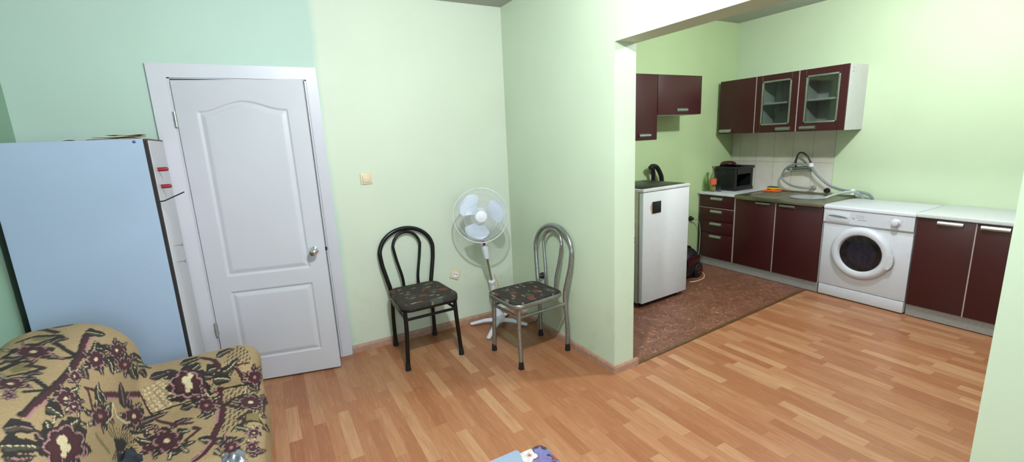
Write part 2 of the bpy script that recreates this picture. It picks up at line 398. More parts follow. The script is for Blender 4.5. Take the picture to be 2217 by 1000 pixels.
MB().box(DW-.003, DW+.002, .008, .03, .80, .95).build('latch_plate', m_alu, door, M=DM)
MB().box(DW+.001, DW+.014, .004, .018, .865, .888, .002).build('latch_bolt', m_dark, door, M=DM)
for z, mm in ((1.75, m_alu), (.415, m_kick)):
    MB().lathe([(.0075, -.045), (.0075, .045)], (-.006, -.006, z), 'Z', 12).lathe([(.0095, -.003), (.0095, .003)], (-.006, -.006, z), 'Z', 12).box(-.004, .004, -.002, .012, z-.04, z+.04).build('hinge', mm, door, M=DM)

# ------------------------------------------------------------------ wardrobe beside the door
wd = thing('wardrobe', 'tall pale blue wardrobe with plain panel front standing left of the white door', 'wardrobe', (-.77, 3.1, 0))
MB().box(-1.058, -.488, 2.885, 2.897, .03, 1.633, .0015, 1).build('front_panel', m_blue, wd, 'pale blue panel')
sp = MB(); sp.box(-.488, -.472, 2.926, 3.345, 0, 1.625, .001, 1); sp.build('side_panel', m_white, wd, 'white side panel')
MB().box(-1.062, -1.046, 2.903, 3.34, 0, 1.628).build('side_panel', m_dark, wd, 'left side panel darkened as the shaded wall gap')  # panel made dark to carry the shade of the gap at the wall
MB().box(-1.062, -.472, 2.900, 3.345, 1.625, 1.632).build('top_board', m_brownedge, wd, 'red-brown top board')
MB().box(-.489, -.4745, 2.898, 2.926, 0, 1.624).box(-1.046, -.489, 2.906, 3.34, 0, .06).box(-1.046, -.488, 3.325, 3.34, .06, 1.625).build('carcass', m_dark, wd, 'carcass with a dark post as gap shade')  # front post coloured dark, standing in for shade in the panel gap
for z in (1.473, 1.382):
    MB().lathe([(.0001, -.004), (.011, 0), (.011, .035), (.009, .044), (.0001, .048)], (-.472, 3.02, z), 'X', 16).build('peg', m_redp, wd, 'red plastic peg')
for z in (1.054, .960):
    MB().lathe([(.0025, 0), (.0025, .036), (.0095, .037), (.0095, .041), (.0001, .0415)], (-.472, 3.02, z), 'X', 12).build('screw', m_chrome, wd, 'protruding screw')
MB().tube([(-.480, 2.905, 1.311), (-.452, 2.90, 1.314), (-.44, 2.90, 1.319), (-.362, 2.90, 1.352)], .0032, 8).build('hook', m_dark, wd, 'bent wire hook')
MB().sphere((-.522, 2.884, 1.618), .007, (1, .5, 1), 14, 8).build('screw_cover', mat('blue_cap', (70, 84, 150), .4), wd, 'small blue screw cap')
# papers lying on top
ps = MB(); z0 = 1.6335
def sheet(mb, x0, x1, y0, y1, z, hump, th=.0015, n=14, ph=0):
    vs = []; 
    for k, yy in enumerate((y0, y1)):
        for i in range(n+1):
            t = i/n; vs.append((x0+(x1-x0)*t, yy+.01*math.sin(5*t+ph), z+hump*(.5+.5*math.sin(3.3*t*2+ph))*(.6+.4*k)))
    vs += [(x, y, q+th) for x, y, q in vs]; m = n+1; f = []
    for i in range(n):
        f += [(i, i+1, m+i+1, m+i), (2*m+i, 3*m+i, 3*m+i+1, 2*m+i+1), (i, 2*m+i, 2*m+i+1, i+1), (m+i, m+i+1, 3*m+i+1, 3*m+i)]
    f += [(0, m, 3*m, 2*m), (n, 2*m+n, 3*m+n, m+n)]
    mb.add(vs, f)
sheet(ps, -.80, -.70, 2.93, 3.1, z0, .010, .002)
tag(ps.build('paper_sheet', m_paper), 'thin whitish sheet lying on top of the blue wardrobe', 'paper')
ps = MB(); sheet(ps, -.70, -.53, 2.92, 3.12, z0, .004, .004, ph=1); sheet(ps, -.69, -.515, 2.94, 3.15, z0+.009, .006, .003, ph=2.2); sheet(ps, -.64, -.505, 2.95, 3.12, z0+.018, .007, .002, ph=.4)
tag(ps.build('cardboard_pieces', m_card), 'creased brown cardboard pieces piled on top of the blue wardrobe near the door', 'cardboard')

# ------------------------------------------------------------------ switch and sockets
def plate(mb, s=.041, d=.010): mb.box(-s, s, -d, 0, -s, s, .004)
sw = thing('light_switch', 'ivory light switch on the green wall right of the door', 'light switch', (.668, YB, 1.31))
o = MB(); plate(o); o.build('switch_plate', m_ivory, sw, M=Matrix.Translation((.668, YB, 1.31)))
MB().box(-.027, .027, -.017, -.008, -.027, .027, .004).build('rocker', m_ivory, sw, M=Matrix.Translation((.668, YB, 1.31)))
so = thing('wall_socket', 'crooked ivory wall socket with white centre between the chairs', 'socket', (1.30, YB, .461))
MS = Matrix.Translation((1.30, YB, .461)) @ Matrix.Rotation(math.radians(24), 4, 'Y')
o = MB(); plate(o, .040, .012); o.build('socket_plate', m_ivory, so, M=MS)
o = MB().lathe([(.0001, -.0125), (.020, -.0128), (.021, -.0155), (.0245, -.016), (.0255, -.008)], (0, 0, 0), 'Y', 28)
o.build('socket_well', m_whitep, so, M=MS)
o = MB()
for sx in (-.0095, .0095): o.lathe([(.0048, -.0124), (.0048, -.0134), (.0001, -.0135)], (sx, 0, 0), 'Y', 10)
o.build('pin_hole', m_dark, so, M=MS)
pl = thing('power_plug', 'black plug in the wall behind the grey tube chair', 'plug', (XR, 2.871, .468))
MB().lathe([(.026, 0), (.026, -.012), (.020, -.022), (.017, -.038), (.009, -.048), (.0001, -.05)], (XR, 2.871, .468), 'X', 20).build('plug_body', m_black, pl)
MB().tube(spline([(XR-.045, 2.871, .468), (XR-.065, 2.873, .44), (XR-.055, 2.88, .36), (XR-.03, 2.9, .2), (XR-.025, 2.95, .062), (XR-.045, 3.05, .006)]), .003, 8).build('cord', m_black, pl)

# ------------------------------------------------------------------ tube chairs
def make_chair(name, label, frame_mat, fw, rw, dep, sw_, rim):
    """origin on the floor; faces -Y; rear feet at y=+dep/2"""
    t = thing(name, label, 'chair'); yr, yf = dep/2, -dep/2; zs = .445
    def foot(leg, x, y):
        MB().lathe([(.0195, 0), (.0205, .006), (.0175, .030), (.0160, .05), (.0160, .053)], (x, y, 0), 'Z', 16).build('rubber_foot', m_rubber, leg)
    # seat pad
    def rr(hw, y0, y1, r, n=8, taper=.0):
        p = []
        for cx_, cy_, a0 in ((hw-r, y1-r, 0), (-hw+r, y1-r, 90), (-hw+r, y0+r, 180), (hw-r, y0+r, 270)):
            for k in range(n+1):
                a = math.radians(a0+90*k/n); q = (cx_+r*math.cos(a), cy_+r*math.sin(a)); p.append((q[0]*(1-taper*(q[1]-y0)/(y1-y0)), q[1]))
        return p
    tp = .10
    o = rr(sw_, yf-.035, yr-.03, .075, taper=tp); vs = []; n = len(o); fs = []
    lv = [(1.0, zs), (1.0, zs+.022), (.985, zs+.030), (.95, zs+.034), (.6, zs+.036), (.25, zs+.036)]
    if rim: lv = [(.955, zs+.002), (.96, zs+.016), (.945, zs+.024), (.90, zs+.027), (.6, zs+.029), (.25, zs+.029)]
    cy = (yf-.035+yr-.03)/2
    for s_, z in lv: vs += [(x*s_, cy+(y-cy)*s_, z) for x, y in o]
    for i in range(len(lv)-1):
        for k in range(n): fs.append((i*n+k, i*n+(k+1) % n, (i+1)*n+(k+1) % n, (i+1)*n+k))
    fs.append(tuple(range(n))[::-1]); fs.append(tuple((len(lv)-1)*n+k for k in range(n)))
    MB().add(vs, fs).build('seat', m_seat, t, 'dark seat pad with scattered coloured shapes')
    ring = [(x*.975, cy+(y-cy)*.975, zs-.008) for x, y in o]
    if rim: MB().tube([(x, y, zs+.003) for x, y in o], (.0075, .017), 10, closed=True, flat=(0,0,1)).build('seat_frame', frame_mat, t) if False else MB().tube([(x, y, zs+.002) for x, y in o], (.016, .006), 10, closed=True, flat=(0,0,1)).build('seat_frame', frame_mat, t)
    else: MB().tube(ring, (.013, .007), 10, closed=True, flat=(0,0,1)).build('seat_frame', frame_mat, t)
    R = .0150
    for sx in (-1, 1):
        l = MB().tube(spline([(sx*(fw-.018), yf+.012, zs-.01), (sx*(fw-.016), yf+.006, .30), (sx*(fw-.006), yf+.002, .12), (sx*fw, yf, .012)]), R, 12).build('leg', frame_mat, t)
        foot(l, sx*fw, yf)
    # rear legs run up into the outer hoop
    hoop = [(-rw, yr, .012), (-rw, yr, .2), (-rw+.004, yr-.012, .42), (-rw-.018, yr-.002, .55), (-rw-.038, yr+.008, .65)]
    wt = rw+.046; arch = [(-wt*math.cos(a), yr+.014+.020*math.sin(a), .735+.176*math.sin(a)) for a in [PI*k/16 for k in range(17)]]
    full = hoop + arch + [(-x, y, z) for x, y, z in hoop[::-1]]
    P = spline(full, 10); cut = [i for i, p in enumerate(P) if p.z > .40]; a, b = cut[0], cut[-1]
    MB().tube(P[a:b+1], R+.0012, 14).build('back_hoop', frame_mat, t)
    for seg, sx in ((P[:a+1], -1), (P[b:], 1)):
        l = MB().tube(seg, R, 12).build('leg', frame_mat, t); foot(l, sx*rw, yr)
    inn = [(-.058, yr-.016, zs-.005), (-.062, yr-.010, .54), (-.090, yr+.004, .68)]
    inn += [(-.105*math.cos(a), yr+.010+.018*math.sin(a), .775+.108*math.sin(a)) for a in [PI/2*k/8 for k in range(9)]]
    MB().tube(spline(inn + [(-x, y, z) for x, y, z in inn[-2::-1]], 8), .0112, 12).build('inner_hoop', frame_mat, t)
    zt = .365
    for p, q in (((-fw+.016, yf+.004), (fw-.016, yf+.004)), ((-fw+.016, yf+.004), (-rw+.002, yr-.008)), ((fw-.016, yf+.004), (rw-.002, yr-.008))):
        MB().tube([(p[0], p[1], zt), (q[0], q[1], zt)], .0105, 10).build('stretcher', frame_mat, t)
    return t
ch = make_chair('tube_chair', 'black metal tube chair with double hoop back against the wall beside the door', m_blackm, .202, .162, .44, .216, False)
ch['group'] = 'hoop back tube chairs'; ch.location = (.908, 3.092, 0); ch.rotation_euler = (0, 0, math.radians(1))
ch = make_chair('tube_chair', 'grey metal tube chair with double hoop back standing in front of the fan', m_silver, .178, .164, .425, .200, True)
ch['group'] = 'hoop back tube chairs'; ch.location = (1.572, 2.632, 0); ch.rotation_euler = (0, 0, math.radians(-90+4))

# ------------------------------------------------------------------ pedestal fan
fan = thing('pedestal_fan', 'white pedestal fan leaning in the room corner behind the grey chair', 'fan', (1.58, 3.16, 0))
hub = Vector((1.58, 3.15, .075)); top = Vector((1.438, 3.075, .80)); ax = (top-hub).normalized()
for tx, ty in ((1.766, 3.034), (1.395, 2.985), (1.40, 3.31), (1.76, 3.335)):
    p = Vector((tx, ty, .014)); o = MB()
    o.tube([hub+Vector((0,0,-.012)), hub+(p-hub)*.5+Vector((0,0,.004)), p], [(.020, .024), (.017, .021), (.013, .019)], 12, flat=(0,0,1))
    l = o.build('foot', m_fanw, fan); MB().sphere(p, .019, (1,1,.7), 16, 8).build('end_cap', m_fanw, l)
MB().lathe([(.045, -.02), (.05, 0), (.045, .03), (.03, .055), (.024, .08), (.0225, .33), (.026, .335), (.026, .36), (.017, .365)], hub, 'Z', 24, M=ax.to_track_quat('Z', 'Y').to_matrix()).build('base_tube', m_fanw, fan)
MB().tube([hub+ax*.35, hub+ax*.60], .0095, 14).build('inner_pole', m_chrome, fan, 'bare metal inner pole')
ctl = MB().tube([hub+ax*.565, hub+ax*.57, hub+ax*.70, hub+ax*.76], [.016, .021, .030, .030], 18); ctl.build('control_column', m_fanw, fan)
hd = Vector((1.412, 3.035, .985)); fdir = Vector((-.36, -.93, .05)).normalized()
Q = (-fdir).to_track_quat('Z', 'Y').to_matrix()     # local +z points back towards the motor, so front is -z
MQ = Matrix.Translation(hd) @ Q.to_4x4()
Q3 = MQ
MB().lathe([(.0001, .155), (.035, .15), (.05, .13), (.055, .09), (.055, .055), (.045, .045), (.0001, .044)], (0,0,0), 'Z', 28).build('motor_housing', m_fanw, fan, M=MQ)
MB().tube([hub+ax*.74, hd+(-fdir)*.10+Vector((0,0,-.02))], .026, 14).build('neck', m_fanw, fan)
MB().lathe([(.0001, -.030), (.020, -.028), (.030, -.018), (.036, .012), (.0001, .014)], (0,0,0), 'Z', 28).build('hub', m_fanw, fan, M=MQ)
# blades: local x right? frame checked by render
def blade(a0):
    o = MB(); nr, na = 14, 16; vs = []
    for i in range(nr+1):
        r = .028+.150*i/nr; t = i/nr
        half = math.radians(17+24*math.sin(PI*min(1, t*1.0)*.62)); half *= (1-.55*max(0, (t-.72)/.28)**2)
        for j in range(na+1):
            u = j/na*2-1; a = a0+math.radians(10)*t+half*u
            vs.append((r*math.cos(a), r*math.sin(a), .020*u*(1-.3*t)-.008))
    m = na+1; fs = [(i*m+j, i*m+j+1, (i+1)*m+j+1, (i+1)*m+j) for i in range(nr) for j in range(na)]
    k = len(vs); vs += [(x, y, z+.0025) for x, y, z in vs]; fs += [tuple(k+q for q in f[::-1]) for f in fs]
    bd = [j for j in range(m)] + [i*m+na for i in range(1, nr+1)] + [nr*m+j for j in range(na-1, -1, -1)] + [i*m for i in range(nr-1, 0, -1)]
    fs += [(bd[i], k+bd[i], k+bd[(i+1) % len(bd)], bd[(i+1) % len(bd)]) for i in range(len(bd))]
    return o.add(vs, fs)
m_blade = mat('fan_blade_plastic', (208, 222, 238), .35, var=.02)
for a in (39, 159, 279): blade(math.radians(a)).build('blade', m_blade, fan, 'pale translucent-white blade', M=MQ)
RG = .208
def ringp(r, z, n=64): return [(r*math.cos(2*PI*k/n), r*math.sin(2*PI*k/n), z) for k in range(n)]
def grille(front):
    o = MB(); s = -1 if front else 1; dz = .062
    for r, z in ((RG*.35, .95), (RG*.62, .86), (RG*.86, .62)): 
        if not front or r < .1 or True: o.tube(ringp(r, s*dz*z), .0010, 6, closed=True)
    for k in range(112):
        a = 2*PI*k/112; pts = []
        for q in range(7):
            t = q/6; r = .045+(RG-.045)*t; pts.append((r*math.cos(a), r*math.sin(a), s*dz*(1-t**3.2)))
        o.tube(pts, .0006, 5, caps=False)
    return o
g = grille(True).build('front_grille', m_fanw, fan, M=MQ)
g = grille(False).build('rear_grille', m_fanw, fan, M=MQ)
MB().tube(ringp(RG, 0), (.008, .0042), 10, closed=True, flat=(0,0,1)).build('guard_rim', m_fanw, fan, M=MQ)
MB().lathe([(.0001, -.070), (.018, -.069), (.043, -.062), (.046, -.056), (.043, -.054)], (0,0,0), 'Z', 28).build('grille_badge', m_fanw, fan, M=MQ)
bl = hub+ax*.705+fdir*.030; BM = Matrix.Translation(bl) @ Q.to_4x4()
MB().box(-.012, .012, -.006, .006, -.022, .022, .003).build('switch_button', m_redp, fan, 'small red mark on the column', M=Matrix.Translation(bl) @ Matrix.Rotation(.0, 4, 'Z') @ Matrix.Diagonal((.8,.5,.9,1)))
MB().tube(spline([hub+ax*.42+Vector((.03,-.005,0)), hub+ax*.33+Vector((.045,-.01,0)), hub+ax*.26+Vector((.04,-.01,0)), hub+ax*.2+Vector((.03,-.01,0)), hub+Vector((.03,.05,-.03)), (1.70, 3.27, .03), (1.79, 3.30, .025)]), .0025, 8).build('cord', m_wire, fan, 'pinkish cord')
# ------------------------------------------------------------------ kitchen units; local frame: x to the viewer's right along the front, y into the unit, z up
def MR(y_left, xf): return Matrix(((0, 1, 0, xf), (-1, 0, 0, y_left), (0, 0, 1, 0), (0, 0, 0, 1)))      # fronts on the right-hand run look to -X
def MB_(x0, yf): return Matrix.Translation((x0, yf, 0))                                             # fronts on the back run look to -Y
def handle_bm(x0, x1, z, h=.036):
    o = MB(); n = 8
    prof = [(0, z-h/2), (-.004, z-h/2-.001)] + [(-.006-.017*math.sin(PI*k/n)**.7*(1-.25*k/n), z-h/2+h*k/n) for k in range(n+1)] + [(-.004, z+h/2+.001), (0, z+h/2)]
    return o.prism(prof, x0, x1, 'YZ')
FT = .018
def front(parent, M, name, x0, x1, z0, z1, hx=None, hz=None, glazed=False, label=None):
    g = .0022; x0 += g; x1 -= g; z0 += g; z1 -= g
    o = MB()
    if not glazed:
        o.box(x0, x1, -FT, 0, z0, z1, .0025, 2)
        d = o.build(name, m_red, parent, label, M=M)
    else:
        fr = .062
        o.box(x0, x0+fr, -FT, 0, z0, z1, .002, 1).box(x1-fr, x1, -FT, 0, z0, z1, .002, 1).box(x0+fr, x1-fr, -FT, 0, z0, z0+fr+.012, .002, 1).box(x0+fr, x1-fr, -FT, 0, z1-fr+.004, z1, .002, 1)
        d = o.build(name, m_red, parent, label or 'wine red frame door with glass', M=M)
        a, b, c, e = x0+fr, x1-fr, z0+fr+.012, z1-fr+.004; q = .016
        MB().box(a, a+q, -FT-.004, -.004, c, e, .002).box(b-q, b, -FT-.004, -.004, c, e, .002).box(a, b, -FT-.004, -.004, c, c+q, .002).box(a, b, -FT-.004, -.004, e-q, e, .002).build('glazing_frame', m_alu, d, M=M)
        MB().box(a+q-.003, b-q+.003, -.013, -.009, c+q-.003, e-q+.003).build('glass_pane', m_pane, d, M=M)
    if hx: 
        handle_bm(hx[0], hx[1], hz).build('handle', m_alu, d, 'aluminium handle', M=Matrix(M) @ Matrix.Translation((0, -FT, 0)))
    return d
def carcass(parent, M, w, d, z0, z1, shelf=None, dividers=(), back=True):
    t = .016; o = MB()
    o.box(0, t, 0, d, z0, z1).box(w-t, w, 0, d, z0, z1).box(t, w-t, 0, d, z0, z0+t).box(t, w-t, 0, d, z1-t, z1)
    o.box(t, w-t, d-.006, d-.001, z0+t, z1-t)
    o.build('carcass', m_cabwhite, parent, 'white carcass', M=M, smooth=0)
    if shelf: MB().box(t, w-t, .02, d-.01, shelf-.008, shelf+.008).build('shelf', m_cabwhite, parent, 'white shelf', M=M)
def base_pt(M, w, d, z): return M @ Vector((w/2, d/2, z))

# wall units on the back wall
D = .325; Y0 = YK-D
for nm, x0, x1, z0, z1, hx, lab in (('A', 2.875, 3.315, 1.472, 2.066, (.20, .345), 'taller wine red wall cupboard hanging next to the wall opening above the fridge'),
                                    ('B', 3.317, 3.925, 1.698, 2.066, (.245, .395), 'shorter wine red wall cupboard with a single flap door on the back wall')):
    M = MB_(x0, Y0); t = thing('wall_cupboard', lab, 'cupboard', base_pt(M, x1-x0, D, z0), 'wine red wall cupboards')
    carcass(t, M, x1-x0, D, z0, z1)
    front(t, M, 'door', 0, x1-x0, z0, z1, hx, z0+.045)
# wall units above the sink
D = .33; XF = XK-D
for nm, y1, y0, gl, hx, lab in (('C', 3.372, 2.953, False, (.02, .165), 'wine red wall cupboard with solid door at the corner above the sink'),
                                ('D', 2.951, 2.527, True, (.235, .378), 'wine red glass door wall cupboard in the middle above the sink'),
                                ('E', 2.525, 2.106, True, (.04, .184), 'wine red glass door wall cupboard with exposed white side panel')):
    M = MR(y1, XF+FT); t = thing('wall_cupboard', lab, 'cupboard', base_pt(M, y1-y0, D-FT, 1.484), 'wine red wall cupboards')
    carcass(t, M, y1-y0, D-FT, 1.484, 2.057, 1.775 if gl else None)
    front(t, M, 'door', 0, y1-y0, 1.484, 2.057, hx, 1.519, gl)
    if nm == 'E':
        for z in (1.99, 2.022):
            MB().lathe([(.0001, 0), (.006, .0005), (.006, .001), (.0001, .0015)], (y1-y0, .05, z), 'X', 10).build('screw_hole', m_print, t, M=M)
    else:
        MB().box(y1-y0-.003, y1-y0+.005, -FT-.001, .0, 1.484, 2.057).build('edge_strip', m_strip, t, M=M)

# base units along the right wall
XB = 4.390; DB = XK-XB-.003
def plinth(t, M, w): MB().box(0, w, .002, .018, .007, .097).build('plinth', m_kick, t, 'grey plinth', M=M)
M = MR(3.400, XB); W = .447
dr = thing('drawer_unit', 'wine red base unit with four drawers in the corner beside the sink', 'drawer unit', base_pt(M, W, DB, 0))
plinth(dr, M, W); carcass(dr, M, W, DB, .097, .822)
for z0, z1, hz in ((.680, .818, .785), (.535, .676, .640), (.393, .533, .498), (.101, .391, .353)):
    front(dr, M, 'drawer', 0, W-.012, z0, z1, (.155, .30), hz)
MB().box(W-.010, W+.002, -FT, .0, .10, .82).build('edge_strip', m_strip, dr, M=M); MB().box(0, W-.012, -FT-.0005, 0, .676, .681).build('edge_strip', m_strip, dr, M=M)
M = MR(2.951, XB); W = .859
su = thing('sink_unit', 'wine red two door base unit under the steel sink', 'cabinet', base_pt(M, W, DB, 0))
plinth(su, M, W); 
t_ = .016; MB().box(0, t_, 0, DB, .097, .80).box(W-t_, W, 0, DB, .097, .80).box(t_, W-t_, 0, DB, .097, .113).box(t_, W-t_, DB-.006, DB, .113, .80).build('carcass', m_cabwhite, su, 'white carcass', M=M, smooth=0)
front(su, M, 'door', 0, .427, .101, .812, (.232, .378), .789); front(su, M, 'door', .432, W, .101, .812, (.47, .617), .789)
MB().box(.4255, .4335, -FT-.0005, .0, .10, .812).build('edge_strip', m_strip, su, M=M)
M = MR(1.428, XB); W = .72
rc = thing('base_cabinet', 'wine red two door base cabinet standing right of the washing machine', 'cabinet', base_pt(M, W, DB, 0))
plinth(rc, M, W); carcass(rc, M, W, DB, .097, .81)
front(rc, M, 'door', 0, .334, .101, .806, (.125, .268), .781); front(rc, M, 'door', .336, W, .101, .806, (.36, .505), .781)
MB().box(.3315, .3385, -FT-.0005, .0, .10, .806).build('edge_strip', m_strip, rc, M=M)
# worktops
def top(name, lab, M, W, z0, z1, over=.035, extra=0.0):
    o = MB().box(0, W, -over, DB+extra, z0, z1, .006, 3); return tag(o.build(name, m_top, M=M), lab, 'worktop')
top('worktop', 'white worktop piece on the drawer unit under the black crate', MR(3.412, XB), .462, .824, .852)
top('worktop', 'white worktop on the base cabinet right of the washing machine', MR(1.432, XB), .732, .812, .843)
# steel sink top with round bowl
sk_ = thing('kitchen_sink', 'stained stainless steel sink top with round bowl left of the washing machine', 'sink', (4.65, 2.52, .80))
x0, x1, y0, y1, zs = 4.345, 4.925, 2.092, 2.945, .853
bc = (4.645, 2.365); br = .150; n = 64; o = MB(); vs = []; fs = []
for k in range(n):
    a = 2*PI*k/n; c_, s_ = math.cos(a), math.sin(a)
    tt = min((x1-bc[0])/c_ if c_ > 1e-9 else (x0-bc[0])/c_ if c_ < -1e-9 else 9, (y1-bc[1])/s_ if s_ > 1e-9 else (y0-bc[1])/s_ if s_ < -1e-9 else 9)
    vs.append((bc[0]+br*c_, bc[1]+br*s_, zs-.004)); vs.append((bc[0]+(br+.02)*c_, bc[1]+(br+.02)*s_, zs-.003)); vs.append((bc[0]+tt*c_, bc[1]+tt*s_, zs-.002))
for k in range(n):
    l = (k+1) % n; fs += [(3*k, 3*l, 3*l+1, 3*k+1), (3*k+1, 3*l+1, 3*l+2, 3*k+2)]
o.add(vs, fs)
o.box(x0-.003, x0+.004, y0, y1, zs-.040, zs+.002, .0015).box(x0, x1, y0-.003, y0+.003, zs-.03, zs+.003, .001).box(x0, x1, y1-.003, y1+.003, zs-.02, zs+.003, .001).box(x1-.004, x1+.004, y0, y1, zs-.01, zs+.012, .001)
for k in range(5): o.tube([(4.46, 2.62+.055*k, zs-.001), (4.86, 2.62+.055*k, zs-.001)], .004, 8)
o.build('drainer_plate', m_steel, sk_)
MB().lathe([(.155, 0.001), (.150, -.004), (.146, -.05), (.135, -.11), (.10, -.135), (.03, -.14), (.0001, -.142)], (bc[0], bc[1], zs), 'Z', 48).build('bowl', m_bowl, sk_, 'round polished bowl')
MB().box(bc[0]+.02, bc[0]+.06, bc[1]-.1405, bc[1]-.137, zs-.045, zs-.03, .003).build('overflow_hole', m_dark, sk_)
# mixer tap and hoses
tap = thing('wall_tap', 'chrome mixer tap on the tiled wall above the sink', 'tap', (XK-.006, 2.58, 1.06))
o = MB()
for y in (2.665, 2.515): o.lathe([(.03, 0), (.03, -.008), (.016, -.014), (.014, -.06)], (XK-.006, y, 1.105), 'X', 20)
o.tube([(4.875, 2.665, 1.104), (4.875, 2.515, 1.115)], .021, 16); o.build('tap_body', m_chrome, tap)
for y, z in ((2.668, 1.103), (2.508, 1.116)):
    s_ = 1 if y > 2.6 else -1
    MB().tube([(4.87, y, z), (4.865, y+s_*.012, z-.001), (4.86, y+s_*.042, z-.004)], [.017, .023, .019], 14).build('tap_knob', m_chrome, tap)
MB().tube(spline([(4.865, 2.631, 1.118), (4.86, 2.628, 1.2), (4.86, 2.606, 1.26), (4.86, 2.57, 1.268), (4.86, 2.522, 1.234), (4.86, 2.487, 1.175), (4.862, 2.478, 1.150)], 8), .008, 12).build('spout', m_black, tap, 'thin dark arched pipe')
MB().lathe([(.022, -.016), (.024, -.01), (.022, .018), (.014, .022)], (4.86, 2.478, 1.145), 'Z', 18).build('collar', m_whitep, tap, 'white collar')
tag(MB().tube(spline([(4.875, 2.490, 1.125), (4.85, 2.545, 1.150), (4.84, 2.61, 1.152), (4.845, 2.705, 1.118), (4.855, 2.758, 1.035), (4.86, 2.735, .972), (4.87, 2.645, .924), (4.885, 2.52, .906), (4.915, 2.462, .915)], 8), .0095, 12).build('water_hose', m_grey), 'grey water hose looping from the tap down to the wall pipe', 'hose')
wh = thing('inlet_hose', 'long grey hose running from the tap to the washing machine', 'hose', (4.87, 2.2, .84))
MB().tube(spline([(4.858, 2.470, 1.118), (4.855, 2.43, 1.07), (4.86, 2.392, 1.029), (4.865, 2.30, .955), (4.87, 2.196, .918), (4.87, 2.098, .908), (4.88, 2.015, .902), (4.895, 1.96, .875), (4.918, 1.935, .80), (4.925, 1.93, .70)], 8), .0115, 12).build('hose_tube', m_grey, wh)
dh = thing('drain_hose', 'pale ribbed hose hooked over the edge of the sink', 'hose', (4.75, 2.1, .84))
MB().tube(spline([(4.66, 2.300, .79), (4.69, 2.245, .845), (4.73, 2.17, .888), (4.76, 2.095, .912), (4.80, 2.055, .912), (4.86, 2.03, .885), (4.91, 2.012, .82), (4.92, 2.0, .72)], 8), .0125, 12).build('hose_tube', m_lgrey, dh)
MB().box(4.785, 4.835, 2.052, 2.076, .885, .935, .004).build('hose_clip', m_whitep, dh, 'white clip')
for y, z, l in ((2.468, .912, 'dark pipe stub on the tiles behind the sink bowl'), (2.34, .892, 'dark pipe stub on the tiles near the washing machine')):
    tag(MB().lathe([(.024, 0), (.026, -.006), (.021, -.010), (.021, -.035), (.015, -.036), (.014, -.02)], (XK-.006, y, z), 'X', 18).build('pipe_stub', m_dark if y < 2.4 else m_kick), l, 'pipe')
# things on the draining board
def cloth(cx_, cy_, z, ax_, ay, rot, seed, h=.014):
    r_ = random.Random(seed); o = MB(); n = 22; vs = []
    ph = [r_.uniform(0, 6) for _ in range(4)]
    for i in range(n+1):
        for j in range(n+1):
            u, v = i/n*2-1, j/n*2-1; e = 1+.08*math.sin(4*math.atan2(v, u)+ph[0])
            x, y = u*ax_*e, v*ay*e; c_, s_ = math.cos(rot), math.sin(rot)
            q = max(abs(u), abs(v)); zz = z+.002+h*(1-q**4)*(.6+.4*math.sin(5*u+ph[1])*math.sin(4*v+ph[2]))
            vs.append((cx_+x*c_-y*s_, cy_+x*s_+y*c_, zz))
    m = n+1; fs = [(i*m+j, (i+1)*m+j, (i+1)*m+j+1, i*m+j+1) for i in range(n) for j in range(n)]
    k = len(vs); vs += [(x, y, z) for x, y, _ in vs]; fs += [tuple(k+q for q in f[::-1]) for f in fs]
    bd = [j for j in range(m)] + [i*m+n for i in range(1, m)] + [n*m+j for j in range(n-1, -1, -1)] + [i*m for i in range(n-1, 0, -1)]
    fs += [(bd[i], bd[(i+1) % len(bd)], k+bd[(i+1) % len(bd)], k+bd[i]) for i in range(len(bd))]
    return o.add(vs, fs)
tag(cloth(4.845, 2.845, zs+.003, .055, .085, .1, 3, .018).build('dish_cloth', m_orange, smooth=60), 'folded orange dish cloth lying on the steel drainer', 'cloth')
sg = thing('sponge', 'yellow sponge with dark scouring pad lying on the orange cloth', 'sponge', (4.85, 2.85, zs+.024))
MB().box(4.822, 4.882, 2.795, 2.895, zs+.024, zs+.042, .004).build('foam', m_yellow, sg); MB().box(4.822, 4.882, 2.795, 2.895, zs+.042, zs+.049, .002).build('scouring_pad', m_pad, sg)
# black crate
cr = thing('plastic_crate', 'black plastic stacking crate on the corner worktop', 'crate', (4.76, 3.26, .852))
x0, x1, y0, y1, z0, z1 = 4.600, 4.925, 3.120, 3.392, .852, 1.122
o = MB(); t_ = .006
o.box(x0+.015, x1-.015, y0+.015, y1-.015, z0+.004, z0+.012)
o.box(x0+.012, x0+.012+t_, y0+.012, y1-.012, z0+.03, z1-.02).box(x1-.012-t_, x1-.012, y0+.012, y1-.012, z0+.03, z1-.02).box(x0+.012, x1-.012, y1-.012-t_, y1-.012, z0+.03, z1-.02)
o.box(x0+.012, x0+.04, y0+.012, y0+.012+t_, z0+.03, z1-.02).box(x1-.04, x1-.012, y0+.012, y0+.012+t_, z0+.03, z1-.02).box(x0+.04, x1-.04, y0+.006, y0+.012+t_, z1-.085, z1-.02).box(x0+.04, x1-.04, y0+.012, y0+.012+t_, z0+.03, z0+.05)
for (xx, yy) in ((x0+.016, y0+.016), (x1-.016, y0+.016), (x0+.016, y1-.016), (x1-.016, y1-.016)): o.lathe([(.013, z0+.02), (.013, z1-.015)], (xx, yy, 0), 'Z', 12)
o.build('crate_body', m_black, cr)
def band(a0, a1, b0, b1, c0, c1, th):
    return MB().box(a0, a0+th, b0, b1, c0, c1, .004).box(a1-th, a1, b0, b1, c0, c1, .004).box(a0+th, a1-th, b0, b0+th, c0, c1, .004).box(a0+th, a1-th, b1-th, b1, c0, c1, .004)
band(x0-.006, x1+.006, y0-.006, y1+.004, z1-.026, z1, .014).build('rim', m_black, cr)
band(x0, x1, y0, y1, z0, z0+.034, .016).build('base_band', m_black, cr)
